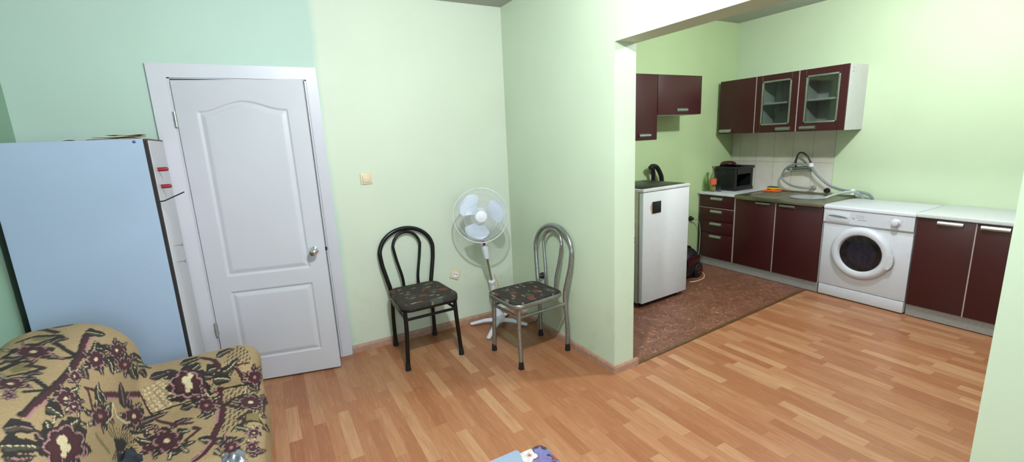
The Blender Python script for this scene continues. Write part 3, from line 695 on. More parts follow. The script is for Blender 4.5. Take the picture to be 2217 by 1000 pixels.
pan = thing('pan', 'dark red pan lying in the top of the black crate', 'pan', (4.60, 3.23, 1.118))
PM = Matrix.Translation((4.665, 3.265, 1.132)) @ Matrix.Rotation(.25, 4, 'Y') @ Matrix.Rotation(-.15, 4, 'X')
MB().lathe([(.0001, .045), (.05, .043), (.075, .034), (.088, .012), (.090, -.004), (.086, -.004), (.07, .026), (.0001, .036)], (0,0,0), 'Z', 32).build('pan_body', m_dough, pan, M=PM)
MB().tube([(.075, -.055, .012), (.12, -.075, .014), (.19, -.1, .008)], [(.008, .014), (.008, .012), (.007, .014)], 10, flat=(0,0,1)).build('handle', m_dough, pan, M=PM)
# bottles and cup
def bottle(name, lab, x, y, r, h, m, lbl):
    z = .852; t = thing(name, lab, 'bottle', (x, y, z))
    MB().lathe([(r*.85, 0), (r, .008), (r, h*.52), (r*.86, h*.62), (r*.42, h*.76), (r*.36, h*.93), (r*.42, h*.935), (r*.42, h*.955), (r*.30, h*.956), (r*.30, h*.75), (r*.8, h*.6), (r*.92, h*.5), (r*.92, .012), (.0001, .01)], (x, y, z), 'Z', 24).build('glass_body', m, t)
    if lbl:
        MB().lathe([(r*1.02, h*.28), (r*1.03, h*.281), (r*1.03, h*.51), (r*1.02, h*.511)], (x, y, z), 'Z', 28).build('label_wrap', m_label, t, 'orange wraparound label')
        MB().lathe([(r*.5, h*.93), (r*.5, h*.99), (r*.45, h), (.0001, h)], (x, y, z), 'Z', 20).build('cap', m_gold, t, 'pale gold cap')
        MB().lathe([(.0001, .014), (r*.88, .014), (r*.88, h*.2), (.0001, h*.2)], (x, y, z), 'Z', 24).build('liquid', mat('oil', (196, 160, 40), .2), t)
bottle('glass_bottle', 'glass bottle with orange label and cap beside the black crate', 4.462, 3.300, .037, .285, m_glassb, True)
bottle('glass_bottle', 'clear empty glass bottle without label against the green wall', 4.440, 3.372, .031, .215, m_glassc, False)
tag(MB().lathe([(.024, 0), (.026, .004), (.025, .014), (.018, .022), (.021, .066), (.0215, .072), (.019, .072), (.016, .03), (.0001, .026)], (4.505, 3.252, .852), 'Z', 24).build('shot_glass', m_glassbl), 'small bluish glass standing in front of the black crate', 'glass')

# ------------------------------------------------------------------ washing machine
M = MR(2.083, 4.385); W, Dw, Hh = .645, .505, .842
wm = thing('washing_machine', 'white front loading washing machine between the sink and the red cabinet', 'washing machine', base_pt(M, W, Dw, 0))
MB().box(0, W, .012, Dw, .012, .80, .006, 2).build('body', m_enam, wm, M=M)
MB().box(.0, W, -.002, .012, .108, .668, .005, 2).build('front_panel', m_enam, wm, M=M)
MB().box(.004, W-.004, -.004, .012, .010, .104, .004, 2).build('kick_panel', m_enam, wm, M=M)
MB().prism([(.012, .668), (-.012, .690), (-.014, .80), (.012, .806)], .0, W, 'YZ').build('control_panel', m_enam, wm, M=M)
MB().prism([(-.002, .650), (-.003, .668), (.010, .672), (.010, .648)], .0, W, 'YZ').build('panel_lip', m_enam2, wm, M=M)
pr = [(-.012, .802), (-.020, .812), (-.018, .828), (-.006, .839), (.02, Hh), (Dw, Hh), (Dw, .802)]
MB().prism(pr, -.003, W+.003, 'YZ').build('lid_top', m_enam, wm, M=M)
dd = MB().box(.018, .205, -.0165, -.010, .698, .786, .003, 2).build('detergent_drawer', m_enam, wm, M=M)
n = 12; MB().prism([(.035+.155*k/n, .748-.010*k/n+.012*math.sin(PI*k/n)**.5) for k in range(n+1)] + [(.035+.155*k/n, .744-.010*k/n-.004*math.sin(PI*k/n)) for k in range(n, -1, -1)], -.0175, -.0160, 'XZ').build('grip_recess', m_print, dd, M=M)
MB().lathe([(.032, -.012), (.033, -.018), (.026, -.024), (.023, -.044), (.018, -.047), (.0001, -.047)], (.527, 0, .744), 'Y', 28).build('dial_knob', m_enam, wm, M=M)
mk = MB()
r_ = random.Random(4)
for k in range(10): x = .252+.012*(k % 5); mk.box(x, x+.007, -.0146, -.0138, .752+.016*(k//5), .755+.016*(k//5))
for k in range(3): mk.box(.27+.022*k, .284+.022*k, -.0146, -.0138, .732, .736)
mk.box(.225, .238, -.0146, -.0138, .738, .744)
for k in range(7):
    a = 2*PI*k/7+.4; mk.box(.527+.045*math.cos(a)-.003, .527+.045*math.cos(a)+.003, -.0146, -.0136, .744+.045*math.sin(a)-.0015, .744+.045*math.sin(a)+.0015)
x = .022
for k, wdt in enumerate((.007, .006, .007, .007)):
    mk.box(x, x+wdt, -.0148, -.0138, .793, .796); x += wdt+.003
mk.build('lettering', m_print, wm, 'faint grey markings', M=M, smooth=0)
dx, dz = .310, .447
dr_ = MB().lathe([(.224, .0), (.228, -.010), (.222, -.026), (.205, -.040), (.185, -.044), (.166, -.038), (.155, -.022), (.152, -.008), (.152, .0)], (dx, 0, dz), 'Y', 72).build('door', m_enam, wm, 'white ring door', M=M)
MB().lathe([(.153, -.024), (.135, -.016), (.11, -.006), (.06, .000), (.0001, .002)], (dx, 0, dz), 'Y', 56).build('porthole_glass', m_port, dr_, 'dark round glass', M=M)
MB().lathe([(.152, -.006), (.140, .004), (.120, .0100), (.112, .0105)], (dx, 0, dz), 'Y', 56).build('drum_rim', mat('bluish_rubber', (92, 96, 116), .35), wm, 'bluish grey drum rim', M=M)
MB().lathe([(.1215, .0108), (.0001, .0112)], (dx, 0, dz), 'Y', 48).build('drum_inside', m_black, wm, 'dark drum', M=M)
n = 20; pl_ = [(dx+(.196)*math.cos(a), dz+.196*math.sin(a)) for a in [math.radians(-24+32*k/n) for k in range(n+1)]] + [(dx+(.228+.012*math.sin(PI*k/n)**.6)*math.cos(a), dz+(.228+.012*math.sin(PI*k/n)**.6)*math.sin(a)) for k, a in [(k, math.radians(-24+32*k/n)) for k in range(n, -1, -1)]]
MB().prism(pl_, -.040, -.012, 'XZ').build('door_grip', m_enam, dr_, M=M)
for sx in (.05, W-.05):
    for sy in (.06, Dw-.06): MB().lathe([(.02, 0), (.02, .014)], (sx, sy, 0), 'Z', 14).build('foot', m_rubber, wm, M=M)

# ------------------------------------------------------------------ fridge
FM = Matrix.Translation((2.803, 2.738, 0)) @ Matrix.Rotation(math.radians(3.0), 4, 'Z'); W, Df, Hf = .612, .575, 1.072
fg = thing('fridge', 'white single door fridge with a worn square badge and black top', 'fridge', FM @ Vector((W/2, Df/2, 0)))
MB().box(0, W, .058, Df, .035, Hf-.025, .004).build('body', m_fridges, fg, 'yellowed side walls', M=FM)
MB().box(.006, W-.006, .044, .060, .05, Hf-.04).build('door_seal', m_seal, fg, M=FM)
fd = MB().box(-.002, W+.002, 0, .045, .045, Hf-.030, .006, 2).build('door', m_fridge, fg, M=FM)
MB().box(.112, .222, -.006, .002, .852, .955, .003).build('badge', m_black, fd, 'black square badge', M=FM)
def blob(cx_, cz, rx, rz, seed, y0, y1):
    r_ = random.Random(seed); n = 26; p = [r_.uniform(0, 6) for _ in range(3)]
    return MB().prism([(cx_+rx*math.cos(2*PI*k/n)*(1+.18*math.sin(3*2*PI*k/n+p[0])+.12*math.sin(5*2*PI*k/n+p[1])), cz+rz*math.sin(2*PI*k/n)*(1+.15*math.sin(4*2*PI*k/n+p[2]))) for k in range(n)], y0, y1, 'XZ')
blob(.104, .900, .016, .045, 2, -.0006, .001).build('rust_patch', m_rust, fd, 'rust coloured stain', M=FM); blob(.135, .847, .03, .007, 5, -.0006, .001).build('rust_patch', mat('rust_light', (214, 196, 170), .7, var=.2), fd, M=FM)
MB().box(-.006, W+.006, -.004, Df+.004, Hf-.026, Hf, .006, 2).build('top_frame', m_cabwhite, fg, 'pale top frame', M=FM)
MB().box(.016, W-.02, .03, Df-.07, Hf-.001, Hf+.004, .002).build('top_inlay', m_black, fg, 'black top inlay', M=FM)
for sx, sy in ((.05, .06), (W-.05, .06), (.05, Df-.06), (W-.05, Df-.06)): MB().lathe([(.018, 0), (.02, .004), (.012, .012), (.012, .036)], (sx, sy, 0), 'Z', 14).build('foot', m_rubber if sx < .3 else m_chrome, fg, M=FM)
# slim white appliance whose edge shows between wall end and fridge
wa = thing('kitchen_appliance', 'white appliance mostly hidden between the wall end and the fridge', 'appliance', (2.53, 3.1, 0))
ax1 = 2.743
MB().box(2.30, ax1-.002, 2.80, 3.36, .02, .735, .006).build('body', m_enam, wa); MB().box(2.302, ax1, 2.775, 2.80, .10, .735, .004).build('front_panel', m_enam, wa)
MB().box(2.31, ax1-.004, 2.785, 2.80, .02, .098, .003).build('kick_panel', m_fridges, wa)
for z in (.655, .62): MB().box(ax1-.06, ax1+.001, 2.773, 2.779, z-.005, z+.005).build('slot', m_dark, wa)

# ------------------------------------------------------------------ vacuum cleaner between fridge and drawers
vc = thing('vacuum_cleaner', 'black and dark red vacuum cleaner standing on the floor behind the fridge', 'vacuum cleaner', (3.80, 3.17, 0))
VM = Matrix.Translation((3.80, 3.145, 0)) @ Matrix.Rotation(math.radians(12), 4, 'Z')
o = MB(); secs = [(-.20, .075, .075, .12), (-.185, .11, .10, .125), (-.10, .135, .14, .15), (0, .14, .165, .175), (.09, .135, .155, .165), (.155, .12, .12, .135), (.19, .085, .075, .11), (.20, .03, .03, .10)]
vs = []; fs = []; n = 24
for x, hy, hz, zc in secs:
    for k in range(n):
        a = 2*PI*k/n; c_, s_ = math.cos(a), math.sin(a); e = .7
        vs.append((x, hy*math.copysign(abs(c_)**e, c_), zc+hz*math.copysign(abs(s_)**e, s_)))
for i in range(len(secs)-1):
    for k in range(n): fs.append((i*n+k, i*n+(k+1) % n, (i+1)*n+(k+1) % n, (i+1)*n+k))
fs += [tuple(range(n))[::-1], tuple((len(secs)-1)*n+k for k in range(n))]
vb = MB().add(vs, fs).build('body', m_black, vc, M=VM, smooth=50)
MB().tube([(-.10, 0, .31), (0, 0, .348), (.09, 0, .328), (.15, 0, .265)], [(.05, .012), (.055, .012), (.05, .012), (.035, .012)], 12, flat=(0,1,0)).build('hood', m_vacr, vc, 'dark red hood', M=VM)
MB().tube([(-.13, -.128, .20), (0, -.142, .225), (.12, -.128, .20), (.18, -.075, .16)], [(.045, .008), (.05, .008), (.045, .008), (.03, .008)], 12, flat=(0,0,1)).build('side_trim', m_vacr, vc, 'dark red side trim', M=VM)
for sy in (-1, 1):
    wl = MB().lathe([(.078, sy*.105), (.082, sy*.112), (.082, sy*.138), (.074, sy*.146), (.06, sy*.148), (.0001, sy*.148)], (.10, 0, .082), 'Y', 36).build('wheel', m_black, vc, M=VM)
    o = MB().lathe([(.052, sy*.146), (.05, sy*.153), (.036, sy*.154), (.034, sy*.149)], (.10, 0, .082), 'Y', 32)
    for k in range(5):
        a = 2*PI*k/5; o.tube([(.10+.008*math.cos(a), sy*.152, .082+.008*math.sin(a)), (.10+.044*math.cos(a), sy*.152, .082+.044*math.sin(a))], .006, 8)
    o.build('hub_cap', m_vacr, wl, 'dark red hub cap', M=VM)
MB().box(.06, .115, -.136, -.126, .212, .226, .003).build('badge', m_alu, vc, 'small silver badge', M=VM)
MB().tube(spline([(3.60, 3.21, .20), (3.60, 3.35, .40), (3.585, 3.375, .8), (3.575, 3.36, 1.04), (3.560, 3.345, 1.13), (3.530, 3.335, 1.185), (3.515, 3.335, 1.19)], 8)[0:], .021, 14).tube(spline([(3.50, 3.33, 1.182), (3.535, 3.335, 1.20), (3.60, 3.34, 1.185), (3.66, 3.35, 1.125), (3.695, 3.355, 1.04), (3.705, 3.36, .8), (3.69, 3.355, .4), (3.69, 3.35, .05)], 8), .024, 14).build('hose', m_black, vc, 'black hose looped up behind the fridge')
tag(MB().tube(spline([(3.72, 2.975, .005), (3.82, 2.955, .005), (3.93, 2.975, .005), (4.02, 3.03, .005), (4.075, 3.09, .006), (4.10, 3.15, .006), (4.09, 3.22, .006)], 8), .005, 8).build('cable', m_cream), 'cream cable curving over the brown floor around the vacuum cleaner', 'cable')
fp = thing('wall_plug', 'black plug with thin cable in the kitchen wall beside the fridge', 'plug', (4.245, YK, .55))
MB().lathe([(.03, 0), (.03, -.006), (.022, -.010), (.020, -.03), (.014, -.045), (.0001, -.047)], (4.245, YK, .55), 'Y', 20).build('plug_body', m_black, fp)
MB().tube(spline([(4.25, YK-.045, .548), (4.30, YK-.06, .53), (4.355, YK-.05, .45), (4.365, YK-.05, .3), (4.35, YK-.05, .12), (4.30, YK-.05, .012)], 8), .004, 8).build('cord', m_lgrey, fp)
# ------------------------------------------------------------------ armchair under a tapestry cover
def _rbox(P, c, h, r):
    q = np.abs(P-np.array(c))-(np.array(h)-r); return np.linalg.norm(np.maximum(q, 0), axis=-1)+np.minimum(q.max(-1), 0)-r
def _smin(a, b, k):
    h = np.clip(.5+.5*(b-a)/k, 0, 1); return b*(1-h)+a*h-k*h*(1-h)
def sofa_parts(P):
    x, y, z = P[..., 0], P[..., 1], P[..., 2]
    # backrest: thick, crest rounded, inner face sloping down to the seat
    Q = P.copy(); Q[..., 0] = x+.10*np.clip(z-.40, -.4, .5)
    back = _rbox(Q, (-.815, 2.055, .408), (.235, .635, .440), .19)
    seat = _rbox(P, (-.56, 2.05, .215), (.425, .42, .205), .06)
    arm1 = _rbox(P, (-.55, 2.525, .265), (.41, .165, .288), .095)
    arm0 = _rbox(P, (-.56, 1.585, .26), (.40, .165, .285), .095)
    return back, seat, arm1, arm0
def sofa_sdf(P):
    b, s, a1, a0 = sofa_parts(P)
    w = .007*np.sin(9*P[..., 1]+7*P[..., 0])+.005*np.sin(17*P[..., 2]+11*P[..., 1]+5*P[..., 0])
    return _smin(_smin(b, s, .07), _smin(a1, a0, .03), .06)+w*.8
def sofa_uv(P):
    x, y, z = P[..., 0], P[..., 1], P[..., 2]
    wgt = np.clip((x+.75)/.2, 0, 1)*np.clip((y-2.25)/.1, 0, 1)
    return np.stack([y+.6*np.clip(z-.42, 0, .2)*wgt, x-.8*z+.25*wgt*np.clip(z-.42, 0, .2)], -1)
#UVEND
TAPS = """f50:2118,-1530,44,12,-46,58,-45,-2,-2,-45
f50:2426,-1572,-5,49,-30,31,-39,-18,35,-49
l020:2413,-1608,25,41,-56,91,-44,-34,-2,-44
l020:2120,-1553,60,37,-28,40,-33,-5,-33,57,-42,-37,-2,-67
l020:2298,-1463,-56,50,-44,57,-26,-36,-4,-42
l020:1980,-1415,-69,65,-30,-61
l020:2196,-1579,29,12,-6,30,-39,1,-38,-24
l020:2513,-1563,-85,64
l020:2315,-1571,-24,-19,-34,-3
l26:2115,-1551,59,37,-26,39,-32,-5,-32,57,-43,-37,-2,-67
l232:2426,-1375,-109,11,-105,17,-130,10,-135,-6,-102,-12,-106,-5
l012:2416,-1391,-106,16,-109,17,-118,10,-135,-5,-97,-13,-115,-5
l311:2416,-1344,-93,0,-56,2
l312:1836,-1328,-57,-15,-54,2
f00:2221,-1458,-27,13,-18,12,-10,10,-3,8,-2,7,-1,8,3,6,8,6,10,5,2,-8,2,-8,0,-8,1,-7,7,-9,10,-10,10,-10,6,-8
f10:2221,-1458,-21,12,-16,11,-9,9,-5,9,-3,8,-1,7,2,7,6,6,7,6,-4,-7,-3,-6,-1,-8,1,-7,4,-8,7,-9,9,-10,12,-10
l34:2208,-1449,-25,22,-10,19,3,16
f00:2192,-1480,7,-7,2,-4,-5,1,-9,2,-8,1,-5,1,-7,1,-10,3,-12,4,-2,3,0,3,4,1,5,0,4,1,2,1,5,0,12,-4
f10:2192,-1480,1,-4,-1,-2,-5,1,-8,1,-6,1,-5,0,-6,1,-8,2,-9,2,5,0,5,0,5,-1,5,0,6,0,5,0,5,-1,6,0
l34:2187,-1480,-12,1,-12,0,-11,1
f00:2229,-1528,8,-9,1,-7,-5,-4,-8,-3,-2,-5,4,-8,5,-8,2,-7,2,-7,-20,14,-17,13,-8,9,-4,8,-3,7,-2,7,6,4,17,0
f10:2229,-1528,0,-6,-2,-5,-6,-4,-5,-4,-1,-6,4,-8,6,-8,5,-8,6,-9,-11,11,-9,9,-7,9,-4,8,0,6,2,5,6,4,8,4
l44:2222,-1530,-15,-8,-1,-14,15,-20
f00:2284,-1564,26,-14,20,-12,12,-10,8,-8,12,-9,18,-11,20,-10,18,-9,33,-12,-67,21,-33,14,-19,10,-13,10,-15,10,-15,11,-9,9,-1,6
f10:2284,-1564,19,-12,15,-11,11,-9,10,-9,12,-9,17,-10,20,-11,22,-10,41,-14,-51,16,-26,12,-19,11,-16,10,-13,9,-11,10,-11,9,-10,9
l44:2293,-1572,23,-21,29,-21,45,-24
f00:2329,-1565,13,-1,11,-2,10,-3,9,-5,9,-4,9,-5,10,-5,9,-6,9,-6,-12,3,-12,4,-10,4,-10,5,-10,3,-11,3,-9,4,-8,5
f10:2329,-1565,11,-2,11,-3,10,-3,9,-4,9,-5,10,-4,9,-5,10,-5,10,-6,-11,5,-10,5,-10,4,-10,5,-9,4,-10,3,-10,4,-9,4
l34:2338,-1568,22,-8,21,-9,22,-11
f00:2304,-1516,-6,8,-1,6,7,2,11,1,5,3,0,6,0,6,4,4,6,3,13,-11,12,-10,5,-8,-1,-5,1,-6,-1,-5,-8,-2,-20,2
f10:2304,-1516,1,5,4,4,7,2,8,2,5,4,-1,6,-1,6,1,5,2,5,3,-7,4,-7,2,-7,0,-5,-2,-5,-6,-3,-7,-2,-10,-2
l34:2313,-1515,19,5,8,9,-5,14
f00:2225,-1449,-10,-2,-14,6,-17,9,-14,-2,-1,-15,10,-18,9,-14,1,-11,2,-14,14,-17,23,-16,22,-8,17,-8,19,-15,26,-19,26,-11,6,6,-6,15,-1,10,11,2,14,3,-1,12,-20,21,-26,18,-19,14,-13,16,-13,20,-15,17,-17,5
f20:2228,-1462,-8,-1,-12,5,-14,7,-11,-2,1,-11,9,-15,9,-12,1,-8,2,-11,11,-15,18,-12,18,-7,13,-6,15,-12,20,-15,18,-8,7,5,-3,11,-1,8,8,2,11,2,-1,10,-16,16,-20,15,-15,11,-10,13,-12,16,-14,13,-14,4
l09:2311,-1563,15,-7,8,2,-3,10,-13,13
l36:2317,-1569,17,-8,9,3,-4,11,-14,15
l09:2303,-1522,-1,9,-12,13,-15,11,-13,4
l36:2308,-1523,-1,10,-13,15,-17,12,-14,4
l09:2236,-1470,-12,11,-11,5,-8,-3,1,-10
l36:2234,-1465,-11,12,-13,6,-8,-4,0,-11
l09:2200,-1479,-9,-2,2,-9,11,-12,16,-10
l36:2194,-1475,-10,-2,2,-10,12,-14,17,-11
l09:2246,-1536,10,-12,15,-12,14,-4,5,3
l36:2244,-1538,11,-14,17,-13,16,-5,6,4
f40:2248,-1499,-7,0,-1,-5,6,-9,10,-9,12,-6,7,-1,1,6,-6,9,-11,9
f00:1937,-1436,-13,6,-7,6,-3,4,1,3,-2,5,-4,4,-3,5,-1,4,0,4,11,-6,10,-6,6,-5,5,-5,5,-5,6,-5,3,-4,-5,-3
f10:1937,-1436,-8,5,-5,5,-2,4,-1,4,-3,5,-4,4,-4,5,-3,4,-2,5,5,-5,6,-5,5,-5,4,-5,3,-4,3,-5,2,-4,2,-4
l34:1935,-1432,-4,9,-8,10,-11,11
f00:1906,-1449,3,-6,0,-4,-4,0,-7,2,-7,2,-6,1,-7,2,-10,4,-10,5,3,1,4,1,5,-1,6,-2,4,1,3,1,5,0,7,-3
f10:1906,-1449,0,-4,-2,-2,-4,0,-6,1,-6,1,-6,2,-7,2,-8,3,-9,3,7,-2,6,-2,7,-1,5,-1,6,-1,5,0,4,0,4,0
l44:1902,-1450,-9,0,-12,1,-14,4
f00:1924,-1484,21,-11,15,-9,6,-5,-2,-3,-2,-3,-2,-3,-6,-1,-12,1,-15,1,-1,4,-2,4,2,3,3,3,-3,4,-8,6,-4,5,3,3
f10:1924,-1484,14,-9,12,-7,5,-6,0,-3,-1,-3,-2,-3,-5,-2,-9,0,-11,0,7,1,5,2,4,2,2,3,0,3,-3,5,-5,5,-7,6
l34:1930,-1489,12,-13,2,-8,-8,-5
f00:1995,-1518,21,-9,15,-9,9,-7,5,-6,9,-6,12,-8,11,-8,7,-6,6,-7,-21,11,-20,9,-14,8,-12,8,-13,8,-13,8,-8,6,0,5
f10:1995,-1518,15,-8,12,-8,8,-6,7,-7,10,-7,12,-7,11,-8,10,-7,10,-8,-14,9,-13,8,-13,8,-12,7,-10,8,-10,6,-8,7,-8,7
l44:2002,-1524,18,-15,23,-16,28,-18
f00:2015,-1515,11,-1,9,-3,7,-3,7,-4,7,-3,9,-3,8,-3,7,-4,6,-4,-10,1,-10,2,-8,3,-8,3,-9,3,-8,2,-8,4,-5,4
f10:2015,-1515,9,-2,9,-3,7,-3,7,-4,8,-3,8,-3,8,-3,8,-4,7,-3,-8,3,-9,2,-8,3,-8,3,-8,3,-8,4,-7,3,-7,3
l44:2022,-1518,17,-8,17,-7,19,-6
f00:1992,-1469,-15,9,-8,7,0,4,4,2,4,2,2,3,5,2,9,1,11,0,3,-5,2,-5,-1,-3,-2,-3,1,-4,4,-6,0,-3,-7,-2
f10:1992,-1469,-9,7,-5,6,0,3,2,3,3,3,2,3,4,2,7,2,8,1,-4,-3,-4,-2,-3,-3,-2,-3,-1,-3,-1,-4,0,-4,1,-4
l44:1990,-1465,-1,9,3,7,7,6
f00:1946,-1426,-13,10,-13,1,-8,-9,-3,-10,-6,-5,-12,-1,-9,-6,2,-11,14,-13,16,-10,11,-10,12,-13,17,-15,20,-9,15,0,8,3,12,-1,20,-7,19,-5,4,7,-12,15,-16,14,-6,10,0,9,-3,13,-13,13,-18,8,-15,4,-11,6
f20:1947,-1436,-12,8,-11,1,-5,-7,-2,-8,-5,-4,-9,-1,-7,-5,2,-9,11,-10,13,-8,9,-8,9,-11,14,-11,16,-8,12,0,6,3,10,-1,16,-6,15,-3,3,5,-10,12,-12,11,-5,8,1,8,-3,10,-11,10,-14,6,-13,4,-9,5
l09:1950,-1445,-8,8,-10,4,-8,-2,-1,-7
l36:1950,-1441,-9,9,-11,4,-9,-3,-1,-8
l09:1913,-1451,-8,-1,-2,-6,6,-9,11,-7
l36:1909,-1448,-9,-1,-2,-7,6,-10,12,-8
l09:1939,-1491,8,-9,14,-9,12,-3,6,2
l36:1937,-1493,10,-10,15,-9,14,-5,6,3
l09:2000,-1512,14,-5,7,1,-2,7,-11,10
l36:2005,-1516,15,-6,9,1,-2,9,-12,11
l09:1998,-1482,1,6,-7,9,-11,8,-11,3
l36:2003,-1483,1,7,-7,11,-12,8,-13,3
f40:1952,-1466,-7,1,-4,-3,3,-6,7,-7,10,-5,8,-1,2,4,-3,6,-7,7
f00:1851,-1431,-7,3,-4,3,-2,2,0,2,0,1,-2,3,-1,1,1,2,2,1,4,-2,4,-3,2,-2,2,-2,2,-3,4,-2,1,-2,-2,-1
l34:1850,-1429,-4,4,-3,5,-3,5
f00:1835,-1429,-5,1,-5,2,-3,2,-2,3,-3,2,-4,2,-4,2,-3,2,-3,2,6,-1,5,-1,4,-2,4,-2,4,-2,4,-2,3,-2,2,-3
l34:1833,-1427,-7,5,-8,5,-9,4
f00:1836,-1447,7,-4,4,-3,1,-2,-2,0,-2,-1,0,-1,-2,-1,-4,1,-5,0,-2,3,-1,1,0,2,1,1,-1,1,-2,2,0,2,3,0
l44:1837,-1448,1,-4,-1,-3,-2,-2
f00:1856,-1458,6,-3,4,-2,2,-2,-1,-1,2,-2,2,-2,3,-2,1,-1,1,-2,-8,3,-6,3,-4,2,-2,2,-3,2,-4,2,-1,2,3,1
l44:1856,-1459,3,-4,4,-4,7,-5
f00:1877,-1456,-1,3,1,1,2,0,4,-1,4,-1,3,-1,4,-1,5,-3,6,-2,-2,-1,-2,0,-3,0,-3,1,-3,0,-1,-1,-3,1,-5,2
l34:1879,-1456,6,-1,7,-1,8,-2
f00:1868,-1441,-5,4,-2,2,1,2,3,0,1,1,1,2,1,1,3,1,3,0,4,-3,2,-3,1,-2,-1,-1,1,-2,1,-2,-1,-2,-5,1
l44:1869,-1440,3,3,1,3,1,4
f00:1851,-1430,-6,4,-8,4,-6,2,-3,-3,0,-5,-1,-3,-4,-1,-4,-2,1,-4,6,-5,7,-4,6,-4,4,-4,6,-6,8,-4,7,0,3,2,4,1,7,-2,9,-2,4,2,-3,5,-7,6,-3,4,0,4,-1,4,-5,5,-8,4,-7,1
f20:1851,-1432,-5,2,-6,4,-5,1,-3,-3,1,-3,-1,-2,-3,-1,-3,-2,0,-3,5,-4,6,-4,4,-2,4,-4,4,-4,7,-4,5,0,3,2,3,0,6,-1,6,-1,4,1,-3,4,-5,5,-2,3,0,3,-1,4,-4,4,-6,2,-6,1
l09:1873,-1450,3,1,-2,3,-4,4,-6,2
l36:1875,-1451,3,2,-1,3,-5,4,-6,2
l09:1855,-1435,-3,4,-5,2,-5,0,-1,-2
l36:1855,-1434,-3,4,-6,3,-5,0,-2,-2
l09:1834,-1432,-4,0,-2,-2,1,-3,4,-3
l36:1832,-1431,-4,0,-3,-1,2,-4,4,-4
l09:1839,-1447,1,-3,4,-3,5,-2,4,0
l36:1837,-1447,1,-3,5,-4,6,-2,4,0
l09:1863,-1458,6,-2,5,-1,1,2,-2,3
l36:1864,-1459,7,-3,5,-1,2,2,-3,4
f30:1852,-1441,-4,1,-2,-1,0,-2,3,-3,4,-2,3,-1,3,1,-1,3,-2,2
f00:2307,-1483,-12,11,-3,8,8,3,14,2,7,4,1,6,3,7,7,4,10,4,15,-14,14,-13,5,-9,-1,-7,1,-7,3,-7,-9,-3,-27,3
f10:2307,-1483,-2,7,3,5,8,4,11,2,5,5,2,7,0,7,4,6,4,6,2,-9,3,-8,1,-8,-1,-7,-4,-5,-6,-5,-9,-3,-10,-2
l34:2317,-1481,21,6,10,12,-3,17
f00:2248,-1590,-33,19,-22,13,-5,8,4,4,3,4,1,5,6,3,15,0,19,-1,8,-9,6,-8,0,-6,-1,-5,5,-7,11,-10,6,-8,-7,-3
f10:2248,-1590,-23,14,-14,12,-6,7,1,5,1,5,1,6,5,3,10,2,13,1,-5,-4,-5,-4,-3,-4,-1,-5,1,-6,3,-7,6,-8,7,-8
l34:2240,-1582,-14,18,-4,14,7,10
f00:2003,-1460,-7,9,0,7,10,4,12,2,7,5,0,7,0,8,5,6,5,6,14,-14,12,-12,6,-10,0,-7,2,-8,0,-7,-9,-3,-23,1
f10:2003,-1460,2,6,5,5,10,3,9,4,5,5,0,8,-1,8,1,7,1,8,4,-10,4,-9,3,-9,0,-7,-3,-6,-6,-5,-9,-4,-12,-2
l34:2015,-1458,23,7,8,13,-5,19
f00:2007,-1495,21,-7,15,-6,8,-5,3,-5,7,-5,12,-6,10,-6,6,-5,5,-4,-22,7,-20,7,-14,7,-11,5,-12,6,-13,6,-7,5,2,3
f10:2007,-1495,14,-6,11,-6,8,-5,5,-5,9,-5,11,-6,11,-5,9,-6,9,-5,-13,6,-14,6,-12,6,-11,6,-10,5,-8,5,-7,5,-6,5
l44:2012,-1499,15,-11,21,-13,28,-13
f10:2511,-1539,-9,15,-1,12,-1,12,-1,12,6,11,20,8,8,-14,-5,-12,3,-12,15,-15
f10:2517,-1591,-10,12,-3,10,5,7,9,7,4,8,-4,10,-4,10,1,9,2,9,14,-12,-2,-64
f00:2437,-1400,-24,21,-12,16,4,12,11,9,10,10,5,12,10,10,19,8,23,7,5,-15,5,-15,-4,-13,-6,-11,0,-14,5,-14,-3,-13,-19,-7
f10:2437,-1400,-13,17,-5,14,3,12,8,11,8,11,6,11,8,11,14,9,17,9,-9,-11,-8,-11,-7,-12,-6,-11,-5,-12,-4,-12,-3,-12,-2,-12
l44:2438,-1389,7,27,11,26,15,26
f00:2306,-1324,-31,11,-15,10,5,8,17,8,11,8,4,9,9,9,22,9,26,10,18,-11,14,-10,1,-10,-6,-10,1,-9,6,-11,-7,-9,-31,-7
f10:2306,-1324,-14,10,-6,9,6,8,11,9,9,8,4,9,7,10,14,9,17,10,-4,-10,-5,-10,-4,-9,-5,-10,-5,-9,-6,-8,-7,-9,-6,-8
l44:2311,-1316,15,19,12,20,10,21
f00:2294,-1263,-34,0,-18,7,-6,11,-1,13,-5,11,-10,9,-8,9,-3,11,-1,12,23,-3,21,-5,22,-3,14,-7,17,-6,18,-6,6,-11,-13,-19
f10:2294,-1263,-22,5,-16,8,-8,10,-3,12,-6,11,-9,9,-10,9,-6,9,-6,10,12,-8,11,-7,10,-9,9,-9,13,-8,9,-9,8,-11,7,-11
l44:2288,-1253,-17,24,-24,20,-23,19
f00:2169,-1318,-24,1,-19,2,-12,7,-8,8,-8,8,-10,7,-7,8,-3,11,0,11,16,-4,14,-5,10,-7,9,-7,12,-6,14,-4,11,-7,4,-10
f10:2169,-1318,-19,3,-16,5,-11,6,-9,8,-9,7,-10,7,-8,8,-5,9,-4,10,8,-8,8,-7,9,-8,10,-7,10,-7,11,-6,11,-7,12,-6
l34:2158,-1312,-26,15,-23,15,-20,16
f00:2464,-1138,-5,12,4,12,17,11,26,10,23,11,19,12,21,12,25,9,49,8,-28,-33,-27,-12,-16,-12,-12,-12,-20,-11,-34,-9
f10:2464,-1138,5,11,10,12,18,10,22,11,22,11,20,12,20,12,21,10,41,8,-27,-9,-20,-10,-19,-12,-20,-12,-20,-11,-19,-11,-19,-11,-18,-11
